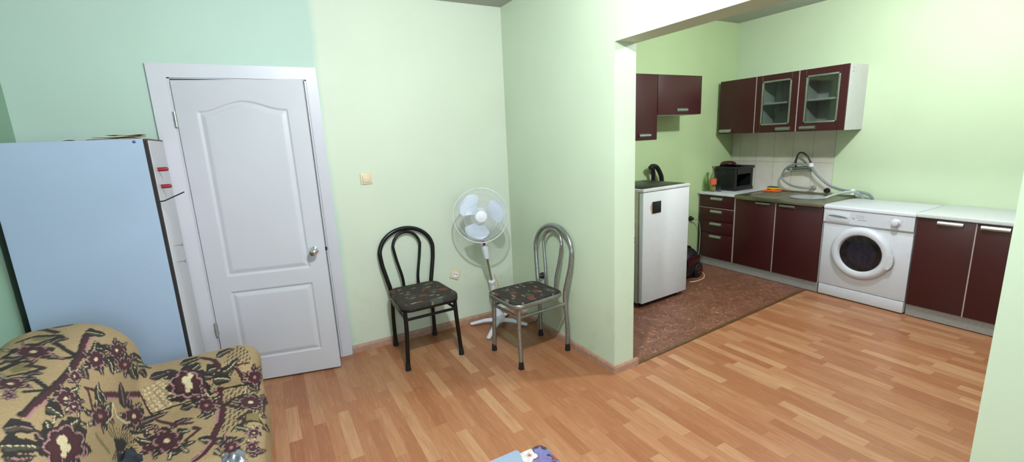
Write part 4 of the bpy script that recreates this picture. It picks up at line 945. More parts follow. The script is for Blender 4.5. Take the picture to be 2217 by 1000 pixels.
l44:2480,-1129,40,24,45,26,44,26
f00:2479,-1092,-50,-9,-50,-12,-9,4,16,13,13,12,5,10,20,14,25,16,21,15,14,-3,13,-3,5,-7,0,-7,9,-4,17,-3,4,-6,-19,-13
f10:2479,-1092,-29,-2,-24,-1,-8,4,8,10,8,10,6,10,6,9,12,11,12,12,-2,-9,-3,-8,-3,-8,-2,-8,-1,-8,2,-6,4,-6,6,-5
l44:2472,-1088,-12,13,2,17,5,17
f00:2497,-1129,-7,13,4,13,19,13,28,14,26,14,18,12,15,11,25,12,19,13,-35,-61,-19,-14,-23,-13,-32,-14
f10:2497,-1129,3,13,9,13,20,13,26,14,24,14,19,12,19,11,23,12,4,13,20,-14,-38,-22,-31,-12,-23,-14,-23,-13,-20,-14,-17,-13
l44:2510,-1117,42,30,54,31
f00:2000,-1417,10,-10,4,-7,-3,-4,-8,-1,-7,-3,-4,-3,-7,-2,-11,0,-13,1,-3,5,-1,6,4,3,5,3,2,4,0,5,4,4,11,0
f10:2000,-1417,4,-7,0,-6,-3,-4,-6,-2,-6,-3,-4,-3,-6,-2,-9,-2,-9,0,5,2,5,3,5,3,5,3,4,3,4,3,4,4,3,4
l34:1997,-1421,-9,-8,-9,-7,-11,-7
f00:1913,-1336,-9,13,-3,11,6,9,10,7,9,9,6,9,8,9,14,7,15,8,-1,-13,0,-11,-5,-10,-6,-9,-4,-10,-1,-11,-6,-8,-13,-6
f10:1913,-1336,-3,11,1,10,6,9,8,8,7,8,7,10,7,9,11,8,12,9,-8,-10,-7,-10,-7,-9,-6,-9,-6,-9,-6,-9,-6,-9,-5,-9
l44:1918,-1328,12,19,13,20,15,22
f00:2237,-1251,-14,2,-8,2,-2,4,3,5,1,4,-2,4,1,4,5,4,6,5,8,-2,7,-3,3,-4,0,-4,4,-3,7,-3,2,-3,-9,-7
f10:2237,-1251,-8,3,-5,3,-2,4,1,4,0,4,-1,4,0,4,2,4,3,4,1,-3,1,-4,1,-4,1,-4,1,-4,1,-4,2,-4,1,-3
l34:2236,-1248,-3,9,-3,9,-2,8
f00:2209,-1250,-17,-3,-14,0,-7,3,-4,5,-4,5,-4,5,-3,5,2,8,4,9,8,-3,7,-2,5,-4,4,-5,7,-3,9,-2,7,-3,2,-6
f10:2209,-1250,-13,0,-11,1,-7,3,-5,4,-5,5,-4,4,-3,6,0,7,1,7,2,-6,3,-5,3,-5,5,-4,5,-5,6,-3,7,-3,8,-3
l34:2202,-1247,-17,6,-12,9,-8,11
f00:2176,-1284,5,-9,2,-6,-4,-2,-7,0,-6,-1,-3,-3,-5,-1,-9,0,-9,2,-2,6,-1,5,2,4,4,2,3,3,1,5,4,2,11,-2
f10:2176,-1284,1,-6,-1,-4,-4,-2,-6,-1,-5,-2,-4,-2,-4,-2,-6,-1,-7,0,4,2,3,3,4,2,4,2,4,2,4,3,4,2,4,2
l44:2172,-1286,-10,-5,-9,-5,-8,-5
f00:2215,-1312,15,-4,10,-4,3,-5,-1,-4,1,-5,4,-4,2,-5,-2,-5,-3,-4,-11,4,-9,4,-5,4,-3,5,-6,4,-6,4,-3,5,4,4
f10:2215,-1312,9,-4,7,-5,3,-4,1,-5,2,-4,3,-5,3,-4,1,-5,0,-4,-4,4,-4,5,-3,4,-4,4,-3,5,-3,4,-3,5,-3,4
l34:2217,-1316,6,-10,8,-10,8,-10
f00:2270,-1308,18,7,16,4,14,-1,13,-4,14,-3,15,-1,14,-2,13,-6,9,-8,-15,-2,-17,-3,-15,0,-14,2,-15,0,-15,-1,-14,2,-11,6
f10:2270,-1308,16,4,15,1,14,-1,13,-3,14,-2,15,-1,15,-2,14,-4,10,-6,-12,3,-15,1,-15,2,-15,1,-14,2,-14,1,-14,1,-14,2
l44:2282,-1309,31,-3,32,-3,34,-3
f00:2289,-1276,-3,9,3,7,10,4,15,2,12,3,10,5,12,4,16,3,17,2,-2,-9,-4,-8,-8,-5,-10,-5,-8,-5,-6,-6,-11,-4,-19,0
f10:2289,-1276,3,6,6,6,11,3,12,4,12,3,10,5,11,5,13,3,14,4,-10,-5,-10,-6,-10,-5,-10,-4,-10,-5,-10,-4,-11,-3,-11,-4
l44:2298,-1273,24,8,23,10,23,11
f00:2266,-1241,-16,6,-16,1,-16,-6,-11,-6,-13,0,-17,1,-16,-3,-5,-10,6,-11,6,-9,-1,-8,-4,-10,4,-11,15,-7,18,-2,14,0,13,-5,16,-9,23,-2,16,7,4,12,2,9,12,7,22,9,14,11,-10,10,-24,5,-21,3,-8,7
f20:2253,-1251,-9,7,-13,0,-12,-5,-9,-4,-10,0,-14,1,-13,-3,-4,-8,5,-9,5,-7,-1,-6,-3,-8,3,-9,12,-6,14,-1,12,0,10,-4,13,-7,15,-3,13,6,4,9,1,8,10,5,17,7,10,9,-7,8,-20,4,-16,2,-7,5
l09:2235,-1256,-6,7,-11,2,-10,-2,-5,-7
l36:2236,-1253,-6,8,-12,2,-11,-3,-6,-7
l09:2187,-1264,-10,-1,-6,-6,3,-7,9,-6
l36:2183,-1262,-11,-2,-7,-6,3,-8,10,-6
l09:2193,-1297,2,-7,9,-7,11,-2,9,3
l36:2190,-1299,2,-8,10,-7,12,-2,10,3
l09:2245,-1311,15,-2,14,4,6,7,-6,7
l36:2248,-1314,17,-2,17,4,6,8,-7,8
l09:2278,-1281,10,7,-1,8,-13,4,-18,-1
l36:2286,-1280,11,8,-1,9,-15,4,-20,-1
f40:2230,-1275,-8,1,-7,-1,-4,-5,2,-5,6,-5,8,-1,7,1,4,5,-2,5
f00:2454,-1168,-14,4,-8,4,1,6,6,6,5,6,2,6,6,6,11,7,14,8,3,-5,3,-5,-2,-6,-4,-6,1,-6,3,-5,-2,-6,-9,-7
f10:2454,-1168,-8,5,-4,5,1,5,4,6,4,6,3,6,5,6,8,7,10,7,-5,-6,-5,-6,-4,-6,-3,-6,-2,-6,-2,-6,-1,-6,0,-5
l44:2454,-1163,2,13,5,13,9,13
f00:2414,-1172,-24,-8,-15,-4,-6,2,0,4,-4,3,-7,0,-5,2,1,4,3,6,18,6,17,5,10,1,7,-1,9,1,12,1,4,-2,-6,-8
f10:2414,-1172,-16,-4,-11,-1,-5,2,-3,3,-5,2,-7,0,-6,1,-3,3,-1,3,7,0,8,0,7,0,7,-1,6,-1,6,-1,6,-2,5,-2
l34:2409,-1170,-12,4,-14,2,-16,1
f00:2343,-1219,5,-8,0,-8,-7,-4,-12,-3,-10,-3,-8,-3,-10,-3,-15,-2,-15,0,2,5,4,5,7,4,9,3,6,5,4,5,8,5,14,2
f10:2343,-1219,-1,-7,-3,-6,-7,-4,-10,-3,-9,-4,-8,-3,-10,-3,-12,-3,-12,-1,9,3,9,3,8,3,9,4,8,4,7,4,8,4,7,5
l34:2337,-1223,-17,-10,-18,-9,-19,-7
f00:2382,-1235,24,-1,12,-4,2,-6,-4,-5,-3,-5,0,-6,-3,-5,-8,-5,-12,-7,-10,4,-8,4,-2,4,0,5,-4,4,-8,4,-3,5,9,6
f10:2382,-1235,15,-3,10,-3,2,-5,-2,-5,-1,-6,0,-5,-2,-5,-7,-6,-7,-6,1,5,1,5,1,6,0,5,-1,4,-2,5,-2,5,-3,4
l44:2385,-1239,6,-11,2,-10,-2,-12
f00:2448,-1229,15,5,11,3,7,-2,5,-5,6,-3,7,-2,7,-3,4,-6,4,-7,-13,-2,-11,-1,-8,1,-8,2,-8,1,-9,0,-7,2,-3,7
f10:2448,-1229,11,2,9,0,7,-2,6,-3,7,-3,7,-2,7,-3,6,-4,6,-5,-8,2,-8,3,-8,2,-7,2,-8,2,-7,2,-6,2,-7,3
l34:2454,-1231,15,-5,17,-5,17,-5
f00:2482,-1199,0,11,3,9,7,3,10,1,9,1,9,3,10,0,13,-2,14,-3,-6,-6,-7,-4,-9,-3,-10,-2,-7,-3,-5,-6,-7,-3,-11,0
f10:2482,-1199,3,8,4,6,8,4,8,2,9,2,9,2,10,1,12,-1,12,-1,-10,-1,-11,-1,-9,-2,-9,-2,-8,-3,-8,-3,-7,-3,-7,-4
l34:2488,-1196,15,9,18,6,22,3
f00:2491,-1158,-21,-2,-18,-3,-12,2,-14,4,-29,-4,-27,-12,-14,-13,-6,-10,-13,-9,-21,-11,-14,-11,7,-8,23,-2,21,0,13,-3,11,-8,20,-5,21,2,15,8,12,8,13,3,20,1,20,5,8,10,-7,12,-8,9,2,8,8,11,3,12
f20:2476,-1167,-16,-1,-14,-2,-10,1,-12,3,-23,-3,-21,-9,-11,-11,-4,-8,-10,-7,-18,-9,-12,-9,6,-7,18,-1,18,0,10,-3,8,-6,16,-4,18,2,12,6,9,7,11,2,15,1,16,4,6,9,-5,9,-6,7,1,6,7,9,1,10
l09:2355,-1212,-13,-8,0,-7,11,-3,17,2
l36:2347,-1214,-13,-8,-1,-8,12,-3,19,2
l09:2399,-1231,10,-4,13,-1,11,2,7,7
l36:2396,-1234,12,-5,14,-1,13,3,7,7
l09:2460,-1218,13,2,9,7,0,7,-8,6
l36:2464,-1220,15,3,10,7,0,8,-9,6
l09:2470,-1183,3,8,-5,6,-11,1,-13,-4
l36:2475,-1181,4,9,-6,6,-12,2,-14,-5
l09:2417,-1175,-17,-1,-20,-6,-12,-9,0,-6
l36:2416,-1173,-18,0,-22,-7,-15,-10,0,-7
f40:2436,-1193,-8,1,-12,-3,-10,-6,-2,-5,8,-3,11,0,9,1,6,5,2,6
f00:2466,-1097,-9,4,-3,3,5,5,9,4,8,5,6,4,9,5,14,5,16,5,0,-5,0,-4,-6,-4,-7,-5,-4,-4,-1,-4,-6,-5,-13,-4
f10:2466,-1097,-3,4,0,4,5,4,8,5,7,4,7,5,8,4,10,5,13,5,-8,-5,-7,-5,-7,-4,-7,-4,-6,-5,-6,-4,-5,-5,-5,-4
l44:2470,-1093,11,9,14,10,15,10
f00:2383,-1112,-35,-14,-24,-8,-11,-1,-4,3,-5,2,-7,0,-3,3,5,7,8,9,18,5,16,3,9,1,7,-1,13,2,17,4,11,2,-3,-6
f10:2383,-1112,-25,-8,-19,-6,-11,-1,-6,1,-7,1,-7,1,-4,2,1,5,2,6,5,-2,5,-2,6,-1,7,-1,8,0,10,0,10,2,12,1
l44:2372,-1114,-26,-3,-19,0,-13,3
f00:2309,-1152,-10,-12,-11,-9,-12,-6,-14,-3,-12,-4,-7,-2,-8,0,-8,1,-9,3,6,4,6,4,7,3,7,2,9,4,12,7,14,6,15,2
f10:2309,-1152,-12,-9,-12,-8,-12,-6,-13,-4,-12,-3,-7,-2,-7,-2,-8,1,-8,1,7,1,7,1,8,2,7,2,10,3,13,5,13,6,13,6
l44:2297,-1157,-29,-13,-24,-9,-16,-4
f00:2330,-1174,21,0,12,-3,-1,-5,-7,-6,-5,-6,-2,-6,-5,-6,-11,-7,-13,-8,-8,3,-7,4,0,5,1,5,-2,4,-5,4,0,5,12,7
f10:2330,-1174,11,-3,7,-3,-1,-5,-4,-6,-3,-6,-2,-5,-4,-6,-7,-6,-8,-7,2,6,3,5,2,5,1,6,2,5,0,5,1,5,0,5
l34:2330,-1179,-1,-11,-2,-11,-5,-12
f00:2421,-1151,20,9,12,3,7,-1,3,-4,5,-2,6,-2,6,-2,2,-5,2,-6,-12,-3,-11,-2,-7,0,-7,2,-8,0,-8,-2,-10,0,-3,5
f10:2421,-1151,16,5,9,2,7,-2,4,-2,6,-2,6,-2,6,-2,5,-3,4,-4,-7,1,-7,2,-6,1,-7,2,-6,1,-7,1,-6,2,-6,1
l44:2431,-1150,14,-3,15,-3,14,-3
f00:2465,-1120,9,10,11,8,12,4,12,1,13,3,13,4,14,3,14,1,15,0,-16,-8,-14,-7,-13,-5,-12,-3,-12,-5,-11,-6,-11,-3,-12,0
f10:2465,-1120,10,7,11,6,11,4,12,2,13,3,13,4,14,4,14,2,15,2,-15,-4,-15,-4,-13,-4,-13,-4,-12,-3,-12,-4,-12,-4,-11,-3
l34:2474,-1117,25,8,28,9,31,8
f00:2489,-1088,4,10,-13,2,-24,-7,-23,-8,-26,-8,-27,-5,-35,-10,-30,-15,-11,-13,-2,-8,-9,-9,-19,-13,-11,-12,11,-5,25,4,24,6,16,0,15,-3,23,0,27,9,21,14,12,11,11,6,19,6,19,9,8,11,-6,7,-9,5,1,6
f20:2471,-1095,3,7,-10,2,-19,-6,-23,-9,-20,-6,-22,-4,-27,-8,-23,-11,-9,-10,-1,-7,-8,-7,-16,-10,-9,-10,8,-5,20,3,20,5,13,1,11,-3,19,0,22,7,17,11,13,11,11,5,14,5,15,7,7,9,-5,6,-7,3,0,5
l09:2458,-1102,5,7,-4,4,-13,-2,-19,-8
l36:2464,-1099,6,8,-5,4,-14,-2,-18,-8
l09:2382,-1115,-18,-4,-23,-9,-14,-10,1,-5
l36:2382,-1113,-21,-5,-25,-9,-16,-11,1,-6
l09:2315,-1158,-12,-9,0,-6,12,-1,18,5
l36:2307,-1161,-14,-9,1,-7,14,-1,20,5
l09:2364,-1166,10,-2,19,4,18,8,10,9
l36:2361,-1169,12,-2,21,4,20,9,10,10
l09:2446,-1133,12,5,9,7,2,7,-8,2
l36:2449,-1133,15,5,10,8,1,7,-8,3
f30:2416,-1122,-12,-1,-16,-6,-14,-7,-7,-6,4,-3,11,1,16,5,13,7,7,6
f00:2081,-1296,-9,5,-5,4,0,3,3,2,2,3,1,3,2,3,5,2,7,2,3,-4,3,-3,0,-4,-1,-3,1,-3,3,-4,-1,-3,-5,-2
f10:2081,-1296,-5,4,-3,3,0,4,2,2,2,3,1,3,1,3,4,3,4,2,-2,-3,-1,-3,-1,-3,-1,-3,0,-3,-1,-3,0,-3,0,-3
l34:2081,-1294,0,7,2,7,2,7
f00:2041,-1291,-10,-2,-8,-1,-5,2,-4,3,-5,2,-5,3,-4,2,-2,4,-2,5,6,0,7,-1,5,-2,4,-2,6,-1,7,-1,5,-2,3,-3
f10:2041,-1291,-8,0,-7,0,-6,2,-4,2,-5,2,-5,2,-4,3,-3,3,-3,4,4,-2,4,-3,5,-2,5,-2,5,-2,5,-2,5,-2,6,-1
l34:2036,-1289,-13,3,-11,4,-10,6
f00:2028,-1309,4,-5,1,-3,-3,-1,-6,1,-3,-1,-2,-1,-3,-1,-5,0,-6,1,-3,4,-2,3,1,2,2,2,2,2,0,2,4,1,8,-2
f10:2028,-1309,0,-3,-1,-2,-3,-1,-4,0,-3,-1,-2,-1,-3,-1,-3,-1,-4,0,1,1,2,2,2,2,2,1,2,1,3,1,4,1,3,1
l44:2025,-1309,-8,-2,-6,-3,-4,-3
f00:2055,-1326,11,-3,7,-2,3,-3,-1,-2,0,-3,2,-2,0,-3,-2,-2,-4,-3,-6,3,-5,3,-3,2,-1,3,-4,2,-5,3,-2,3,3,2
f10:2055,-1326,7,-2,5,-3,2,-3,1,-2,1,-3,2,-2,0,-3,0,-2,-2,-3,-1,3,-1,2,-2,3,-1,2,-2,3,-2,3,-3,2,-2,3
l34:2057,-1328,5,-6,4,-6,3,-5
f00:2079,-1329,8,0,7,-1,4,-3,3,-3,4,-3,4,-2,5,-3,3,-3,2,-4,-7,0,-7,1,-6,2,-5,2,-5,2,-6,2,-4,2,-1,5
f10:2079,-1329,6,-1,6,-2,4,-3,3,-3,4,-3,5,-2,5,-2,4,-3,3,-3,-5,2,-5,2,-5,2,-5,3,-4,2,-4,2,-5,3,-3,3
l44:2082,-1332,9,-6,10,-5,11,-5
f00:2098,-1317,0,5,2,3,5,0,5,-1,5,-1,4,1,4,0,6,-1,5,-2,-1,-4,-1,-3,-3,-2,-4,-1,-3,-1,-2,-2,-5,0,-7,4
f10:2098,-1317,2,3,4,1,4,0,5,-1,5,0,3,1,4,1,5,0,4,-1,-3,-1,-3,-1,-4,-1,-4,-1,-4,0,-4,0,-4,0,-5,0
l44:2102,-1317,11,0,9,1,8,2
f00:2076,-1292,-7,4,-9,5,-12,4,-10,-1,-5,-6,-3,-5,-6,-2,-10,-2,-8,-4,3,-6,10,-6,10,-4,5,-5,4,-6,8,-7,12,-3,10,2,8,2,8,-1,12,-2,12,0,3,4,-4,7,-4,6,0,5,4,5,0,7,-8,6,-12,2
f20:2074,-1295,-7,2,-7,5,-9,3,-8,-1,-5,-4,-2,-4,-4,-2,-9,-2,-5,-3,1,-5,9,-4,7,-4,4,-4,3,-5,7,-5,9,-2,9,1,6,2,7,-1,9,-2,9,0,4,4,-3,5,-4,5,0,4,3,4,0,5,-6,5,-10,2
l09:2086,-1325,7,-1,5,3,0,4,-5,4
l36:2088,-1326,9,-1,5,2,0,5,-5,4
l09:2089,-1306,2,3,-4,5,-8,3,-7,-1
l36:2092,-1306,2,4,-5,5,-8,3,-8,0
l09:2057,-1292,-7,3,-8,0,-5,-2,0,-4
l36:2056,-1291,-7,4,-9,0,-6,-2,0,-5
l09:2031,-1302,-6,-2,0,-4,5,-4,7,-2
l36:2028,-1301,-7,-2,0,-4,5,-5,9,-3
l09:2050,-1321,4,-5,8,-3,7,0,4,2
l36:2049,-1323,4,-5,9,-3,8,0,5,3
f40:2065,-1305,-5,1,-5,-1,-2,-2,1,-4,5,-2,6,-2,5,1,2,3,-2,3
f00:1919,-1258,-13,7,-7,6,1,4,5,5,4,4,2,5,4,5,8,4,10,4,4,-6,3,-5,0,-6,-3,-4,1,-6,3,-5,-1,-5,-8,-4
f10:1919,-1258,-7,6,-4,5,1,5,3,5,3,4,2,5,3,5,6,5,7,4,-3,-5,-3,-5,-2,-5,-2,-5,-2,-4,-1,-5,0,-5,-1,-5
l44:1919,-1254,1,11,4,11,5,11
f00:1856,-1260,-6,-6,-6,-3,-5,1,-4,3,-5,2,-5,1,-5,1,-4,4,-4,4,5,3,6,3,5,0,5,-1,5,0,5,2,5,-1,4,-5
f10:1856,-1260,-6,-3,-5,-1,-5,1,-5,2,-5,2,-5,0,-4,1,-5,2,-4,3,5,-1,4,0,5,-1,5,0,5,-1,5,-1,5,-1,5,-1
l44:1852,-1259,-12,2,-11,2,-11,1
f00:1843,-1280,4,-9,1,-6,-3,-2,-7,0,-5,-1,-5,-1,-6,0,-9,2,-10,3,2,3,2,4,4,2,4,1,4,2,1,4,4,3,8,-2
f10:1843,-1280,1,-6,-1,-4,-4,-3,-5,-1,-5,-1,-5,-1,-6,0,-7,0,-8,2,6,0,5,1,5,1,5,1,4,2,4,2,4,2,3,2
l44:1840,-1282,-8,-6,-10,-3,-11,-3
f00:1859,-1303,8,-6,4,-6,-3,-4,-6,-3,-2,-3,1,-5,0,-5,-3,-3,-4,-3,-10,7,-8,6,-3,5,0,5,-2,5,-1,5,3,3,10,2
f10:1859,-1303,3,-5,0,-5,-3,-3,-4,-4,-1,-4,0,-4,1,-5,0,-4,-1,-4,-3,5,-3,5,-1,5,-1,4,1,4,1,4,3,4,4,4
l44:1855,-1306,-7,-8,-2,-10,4,-10
f00:1918,-1312,14,3,12,1,9,-2,6,-4,7,-4,7,-4,6,-4,4,-7,4,-7,-9,2,-10,2,-7,3,-8,4,-8,2,-10,1,-8,2,-6,5
f10:1918,-1312,12,1,10,0,9,-3,7,-3,7,-4,7,-3,7,-5,5,-5,5,-6,-7,4,-6,5,-7,4,-8,3,-7,3,-8,3,-9,2,-8,2
l34:1926,-1314,19,-4,17,-7,16,-9
f00:1944,-1286,-2,9,3,7,8,2,10,1,9,1,9,2,10,1,13,-2,13,-2,-5,-5,-5,-5,-7,-3,-9,-2,-7,-3,-5,-4,-7,-3,-13,2
f10:1944,-1286,2,6,5,5,7,3,10,1,9,1,8,2,9,2,12,-1,11,0,-9,-2,-9,-1,-9,-2,-8,-2,-9,-2,-7,-2,-8,-3,-7,-2
l44:1950,-1284,17,6,18,5,20,4
f00:1928,-1246,-18,-2,-13,-1,-12,5,-16,4,-15,-1,-9,-9,-2,-11,-2,-7,-9,-5,-10,-8,-1,-9,11,-8,16,-5,11,-4,8,-8,11,-10,16,-5,15,4,9,7,8,5,15,0,18,2,11,7,-4,10,-12,10,-6,8,3,8,2,12,-8,9
f20:1919,-1253,-14,-2,-10,-1,-10,4,-12,4,-13,-2,-6,-7,-2,-8,-2,-6,-7,-4,-8,-6,-1,-8,9,-6,13,-4,9,-3,6,-7,9,-7,13,-4,11,2,8,6,7,4,12,0,14,2,8,5,-3,9,-9,7,-5,6,2,7,2,9,-7,8
l09:1859,-1297,1,-7,7,-5,11,-2,10,2
l36:1855,-1298,1,-8,9,-6,12,-2,10,3
l09:1909,-1309,12,-3,10,2,5,6,-4,7
l36:1911,-1312,13,-3,12,2,5,6,-4,8
l09:1936,-1285,7,6,-1,7,-8,5,-11,1
l36:1941,-1285,8,6,-1,8,-9,6,-13,1
l09:1904,-1258,-6,6,-10,2,-11,-3,-5,-6
l36:1906,-1255,-7,6,-11,3,-12,-3,-6,-7
l09:1856,-1266,-10,-2,-5,-5,1,-7,8,-5
l36:1853,-1265,-11,-1,-7,-6,2,-8,8,-5
f40:1897,-1276,-8,1,-8,-2,-3,-4,1,-5,6,-4,9,-1,7,2,4,4,-2,5
f00:1884,-1226,-11,4,-6,4,-1,3,3,4,2,3,1,3,4,4,7,3,8,3,1,-3,1,-4,-2,-3,-2,-4,1,-3,3,-4,1,-3,-4,-3
f10:1884,-1226,-7,4,-4,4,-1,3,1,4,2,3,2,3,3,4,5,3,6,3,-3,-3,-4,-3,-2,-4,-2,-3,-1,-4,0,-3,1,-4,2,-3
l34:1882,-1222,-3,7,2,8,6,8
f00:1856,-1224,-8,0,-5,1,-3,3,-2,3,-2,3,-5,2,-3,2,-3,2,-2,3,8,1,8,1,5,-1,4,-2,5,-1,5,-1,2,-3,-1,-6
f10:1856,-1224,-6,2,-4,1,-2,3,-3,3,-3,3,-4,2,-4,1,-3,2,-4,2,5,-1,5,-1,5,-1,4,-2,3,-2,3,-2,3,-3,2,-3
l44:1854,-1221,-6,7,-8,5,-10,3
f00:1837,-1241,-1,-4,-2,-3,-5,-1,-5,0,-4,0,-4,-2,-3,-1,-5,0,-5,0,1,5,1,4,3,2,3,1,3,2,3,3,4,0,7,-2
f10:1837,-1241,-3,-2,-3,-2,-5,-1,-4,0,-4,-1,-4,-2,-3,-1,-4,-1,-4,-1,3,2,3,2,3,2,3,2,4,1,4,1,4,0,5,1
l34:1832,-1241,-10,-1,-8,-3,-7,-4
f00:1859,-1259,9,-2,6,-2,1,-3,-1,-3,0,-2,2,-3,1,-2,-2,-3,-2,-3,-7,2,-5,2,-3,3,-1,2,-3,3,-4,2,-1,3,3,3
f10:1859,-1259,5,-2,4,-3,2,-2,0,-3,0,-3,2,-2,1,-3,0,-2,0,-3,-2,2,-2,3,-2,2,-2,3,-1,3,-1,2,-2,3,-1,2
l44:1860,-1261,3,-6,3,-6,4,-6
f00:1881,-1260,9,1,8,-1,5,-2,3,-4,4,-3,6,-2,4,-3,4,-4,3,-4,-9,0,-8,1,-6,2,-5,2,-6,2,-6,2,-5,2,-2,5
f10:1881,-1260,7,-1,6,-1,5,-3,4,-3,5,-3,5,-2,5,-3,5,-3,4,-3,-6,2,-6,3,-5,2,-6,2,-5,3,-5,2,-4,3,-5,3
l34:1885,-1262,10,-6,12,-6,12,-5
f00:1900,-1239,-2,6,1,3,5,2,6,0,5,2,3,2,5,1,6,1,7,0,-1,-4,0,-5,-3,-2,-4,-2,-3,-3,-2,-3,-5,-1,-8,1
f10:1900,-1239,1,4,3,2,4,2,5,1,5,2,3,2,4,2,5,1,6,1,-4,-2,-3,-3,-4,-2,-4,-2,-4,-2,-4,-1,-4,-2,-5,-1
l34:1904,-1237,10,3,9,4,8,5
f00:1889,-1222,-9,0,-6,3,-8,5,-10,1,-8,-4,-5,-6,-3,-5,-6,-3,-9,-3,-4,-5,3,-6,8,-4,7,-3,4,-5,3,-6,8,-5,10,0,9,3,7,3,8,-1,12,-1,10,3,2,5,-4,7,-3,5,2,5,4,6,-1,7,-9,4
f20:1885,-1226,-7,0,-6,3,-6,3,-8,1,-7,-3,-3,-5,-3,-3,-5,-3,-7,-2,-3,-4,2,-5,7,-4,6,-2,2,-4,3,-5,6,-4,9,0,7,3,5,2,7,0,9,-1,8,2,2,4,-3,6,-3,4,2,4,3,4,-1,6,-7,3
l09:1863,-1257,5,-4,8,-1,6,2,1,4
l36:1863,-1259,6,-4,8,-1,6,2,2,4
l09:1893,-1251,6,2,4,3,-2,5,-6,2
l36:1895,-1252,8,2,4,4,-2,5,-7,3
l09:1888,-1231,0,4,-5,3,-7,1,-6,-2
l36:1891,-1230,-1,5,-5,3,-8,1,-7,-3
l09:1857,-1226,-7,1,-6,-2,-3,-4,2,-4
l36:1855,-1225,-7,2,-7,-2,-3,-4,2,-5
l09:1841,-1242,-3,-4,1,-4,5,-3,7,0
l36:1838,-1242,-4,-4,2,-5,6,-3,7,-1
f40:1872,-1237,-5,0,-5,-1,-3,-2,1,-3,3,-3,5,-1,5,1,3,3,-1,3
f00:1812,-1325,-29,10,-17,10,-3,8,5,8,1,9,-3,8,1,9,9,8,11,9,16,-10,14,-9,6,-9,3,-9,8,-9,11,-10,3,-9,-13,-8
f10:1812,-1325,-18,9,-11,9,-3,9,2,8,-1,9,-2,9,-1,8,4,9,5,9,2,-9,2,-9,3,-9,2,-9,3,-9,3,-8,3,-9,3,-9
l44:1809,-1318,-7,20,-7,20,-5,20
f00:1791,-1242,-16,13,-8,11,2,9,8,7,8,8,8,8,12,8,19,6,22,5,-7,-9,-6,-9,-9,-9,-8,-8,-4,-9,1,-9,-1,-9,-8,-8
f10:1791,-1242,-10,11,-4,10,1,9,6,8,8,8,8,8,11,8,16,7,19,6,-15,-7,-12,-8,-11,-8,-8,-8,-6,-8,-4,-9,-1,-9,0,-9
l44:1789,-1234,2,21,12,19,24,17
f00:1779,-1279,-8,-2,-8,1,-6,2,-7,4,-6,2,-6,2,-7,2,-5,3,-6,3,7,2,7,1,7,-1,6,-2,7,-1,7,-1,7,-2,5,-6
f10:1779,-1279,-8,0,-7,2,-6,2,-7,3,-6,3,-7,1,-6,2,-6,2,-6,2,6,-1,7,-1,6,-1,7,-2,6,-2,7,-2,6,-2,7,-3
l44:1773,-1276,-15,5,-15,5,-14,3
f00:1661,-1380,-15,17,-7,14,5,8,11,6,6,8,0,11,3,10,9,8,10,7,13,-18,12,-18,4,-13,-1,-11,3,-12,4,-12,-5,-8,-21,-1
f10:1661,-1380,-6,13,-1,10,5,8,8,8,4,9,1,11,2,11,4,9,5,10,1,-13,1,-12,1,-12,-1,-11,-2,-10,-4,-9,-5,-8,-6,-7
l34:1667,-1374,13,18,5,21,0,27
f00:1596,-1359,-18,23,-8,18,3,12,9,9,7,10,5,13,7,12,16,8,18,7,6,-20,5,-19,-2,-15,-5,-12,1,-15,4,-16,-3,-12,-18,-4
f10:1596,-1359,-9,18,-4,15,4,12,6,10,6,11,5,13,7,12,11,11,13,10,-6,-14,-6,-13,-5,-13,-5,-13,-4,-12,-4,-12,-3,-12,-3,-12
l44:1598,-1349,7,26,10,28,12,30
f00:1567,-1333,-11,18,-6,16,1,11,5,8,5,8,4,9,7,8,12,5,14,4,-2,-12,-2,-12,-5,-10,-5,-9,-1,-11,2,-12,-1,-11,-7,-7
f10:1567,-1333,-7,15,-3,14,1,10,3,9,5,9,4,10,7,8,10,6,11,6,-8,-8,-7,-8,-6,-9,-5,-9,-3,-10,-2,-10,-1,-11,0,-11
l34:1566,-1323,1,24,7,22,13,20
f00:1658,-1248,17,-3,10,-5,2,-5,-3,-7,0,-6,4,-6,1,-5,-2,-7,-5,-7,-13,5,-11,4,-6,5,-3,6,-5,5,-7,5,-2,5,8,7
f10:1658,-1248,9,-5,7,-5,1,-5,0,-6,1,-6,3,-6,3,-5,1,-6,-1,-7,-4,6,-5,5,-3,6,-4,5,-3,6,-2,5,-1,6,-1,6
l34:1658,-1253,4,-13,5,-13,9,-12
f00:1754,-1213,5,15,8,10,9,1,9,-3,10,-1,9,3,10,1,10,-4,12,-5,-8,-13,-7,-10,-8,-4,-9,-3,-8,-4,-7,-6,-9,0,-13,8
f10:1754,-1213,6,8,8,6,9,1,10,-1,9,0,9,3,10,1,10,0,11,-1,-10,-4,-10,-3,-9,-3,-9,-2,-9,-2,-9,-2,-9,0,-9,-1
l44:1762,-1213,19,2,21,4,21,6
f00:1688,-1136,-26,-13,-17,-7,-6,1,-1,6,-2,5,-3,4,-1,6,7,11,10,13,12,3,10,1,5,-2,3,-4,8,0,13,2,6,-1,-5,-10
f10:1688,-1136,-19,-7,-12,-4,-7,2,-2,4,-3,4,-3,4,-1,5,3,8,5,10,1,-5,1,-5,2,-5,3,-3,5,-3,5,-2,7,-1,7,-1
l44:1681,-1135,-16,2,-10,6,-5,10
f00:1690,-1252,17,5,13,1,5,-5,2,-7,3,-6,6,-5,5,-5,0,-9,0,-9,-13,-1,-11,1,-8,3,-6,4,-7,3,-9,2,-5,5,1,9
f10:1690,-1252,11,0,10,-1,5,-4,3,-7,5,-5,6,-4,5,-5,3,-7,3,-7,-6,4,-7,5,-6,4,-6,4,-5,5,-6,4,-5,5,-5,4
l34:1694,-1256,12,-10,13,-10,13,-10
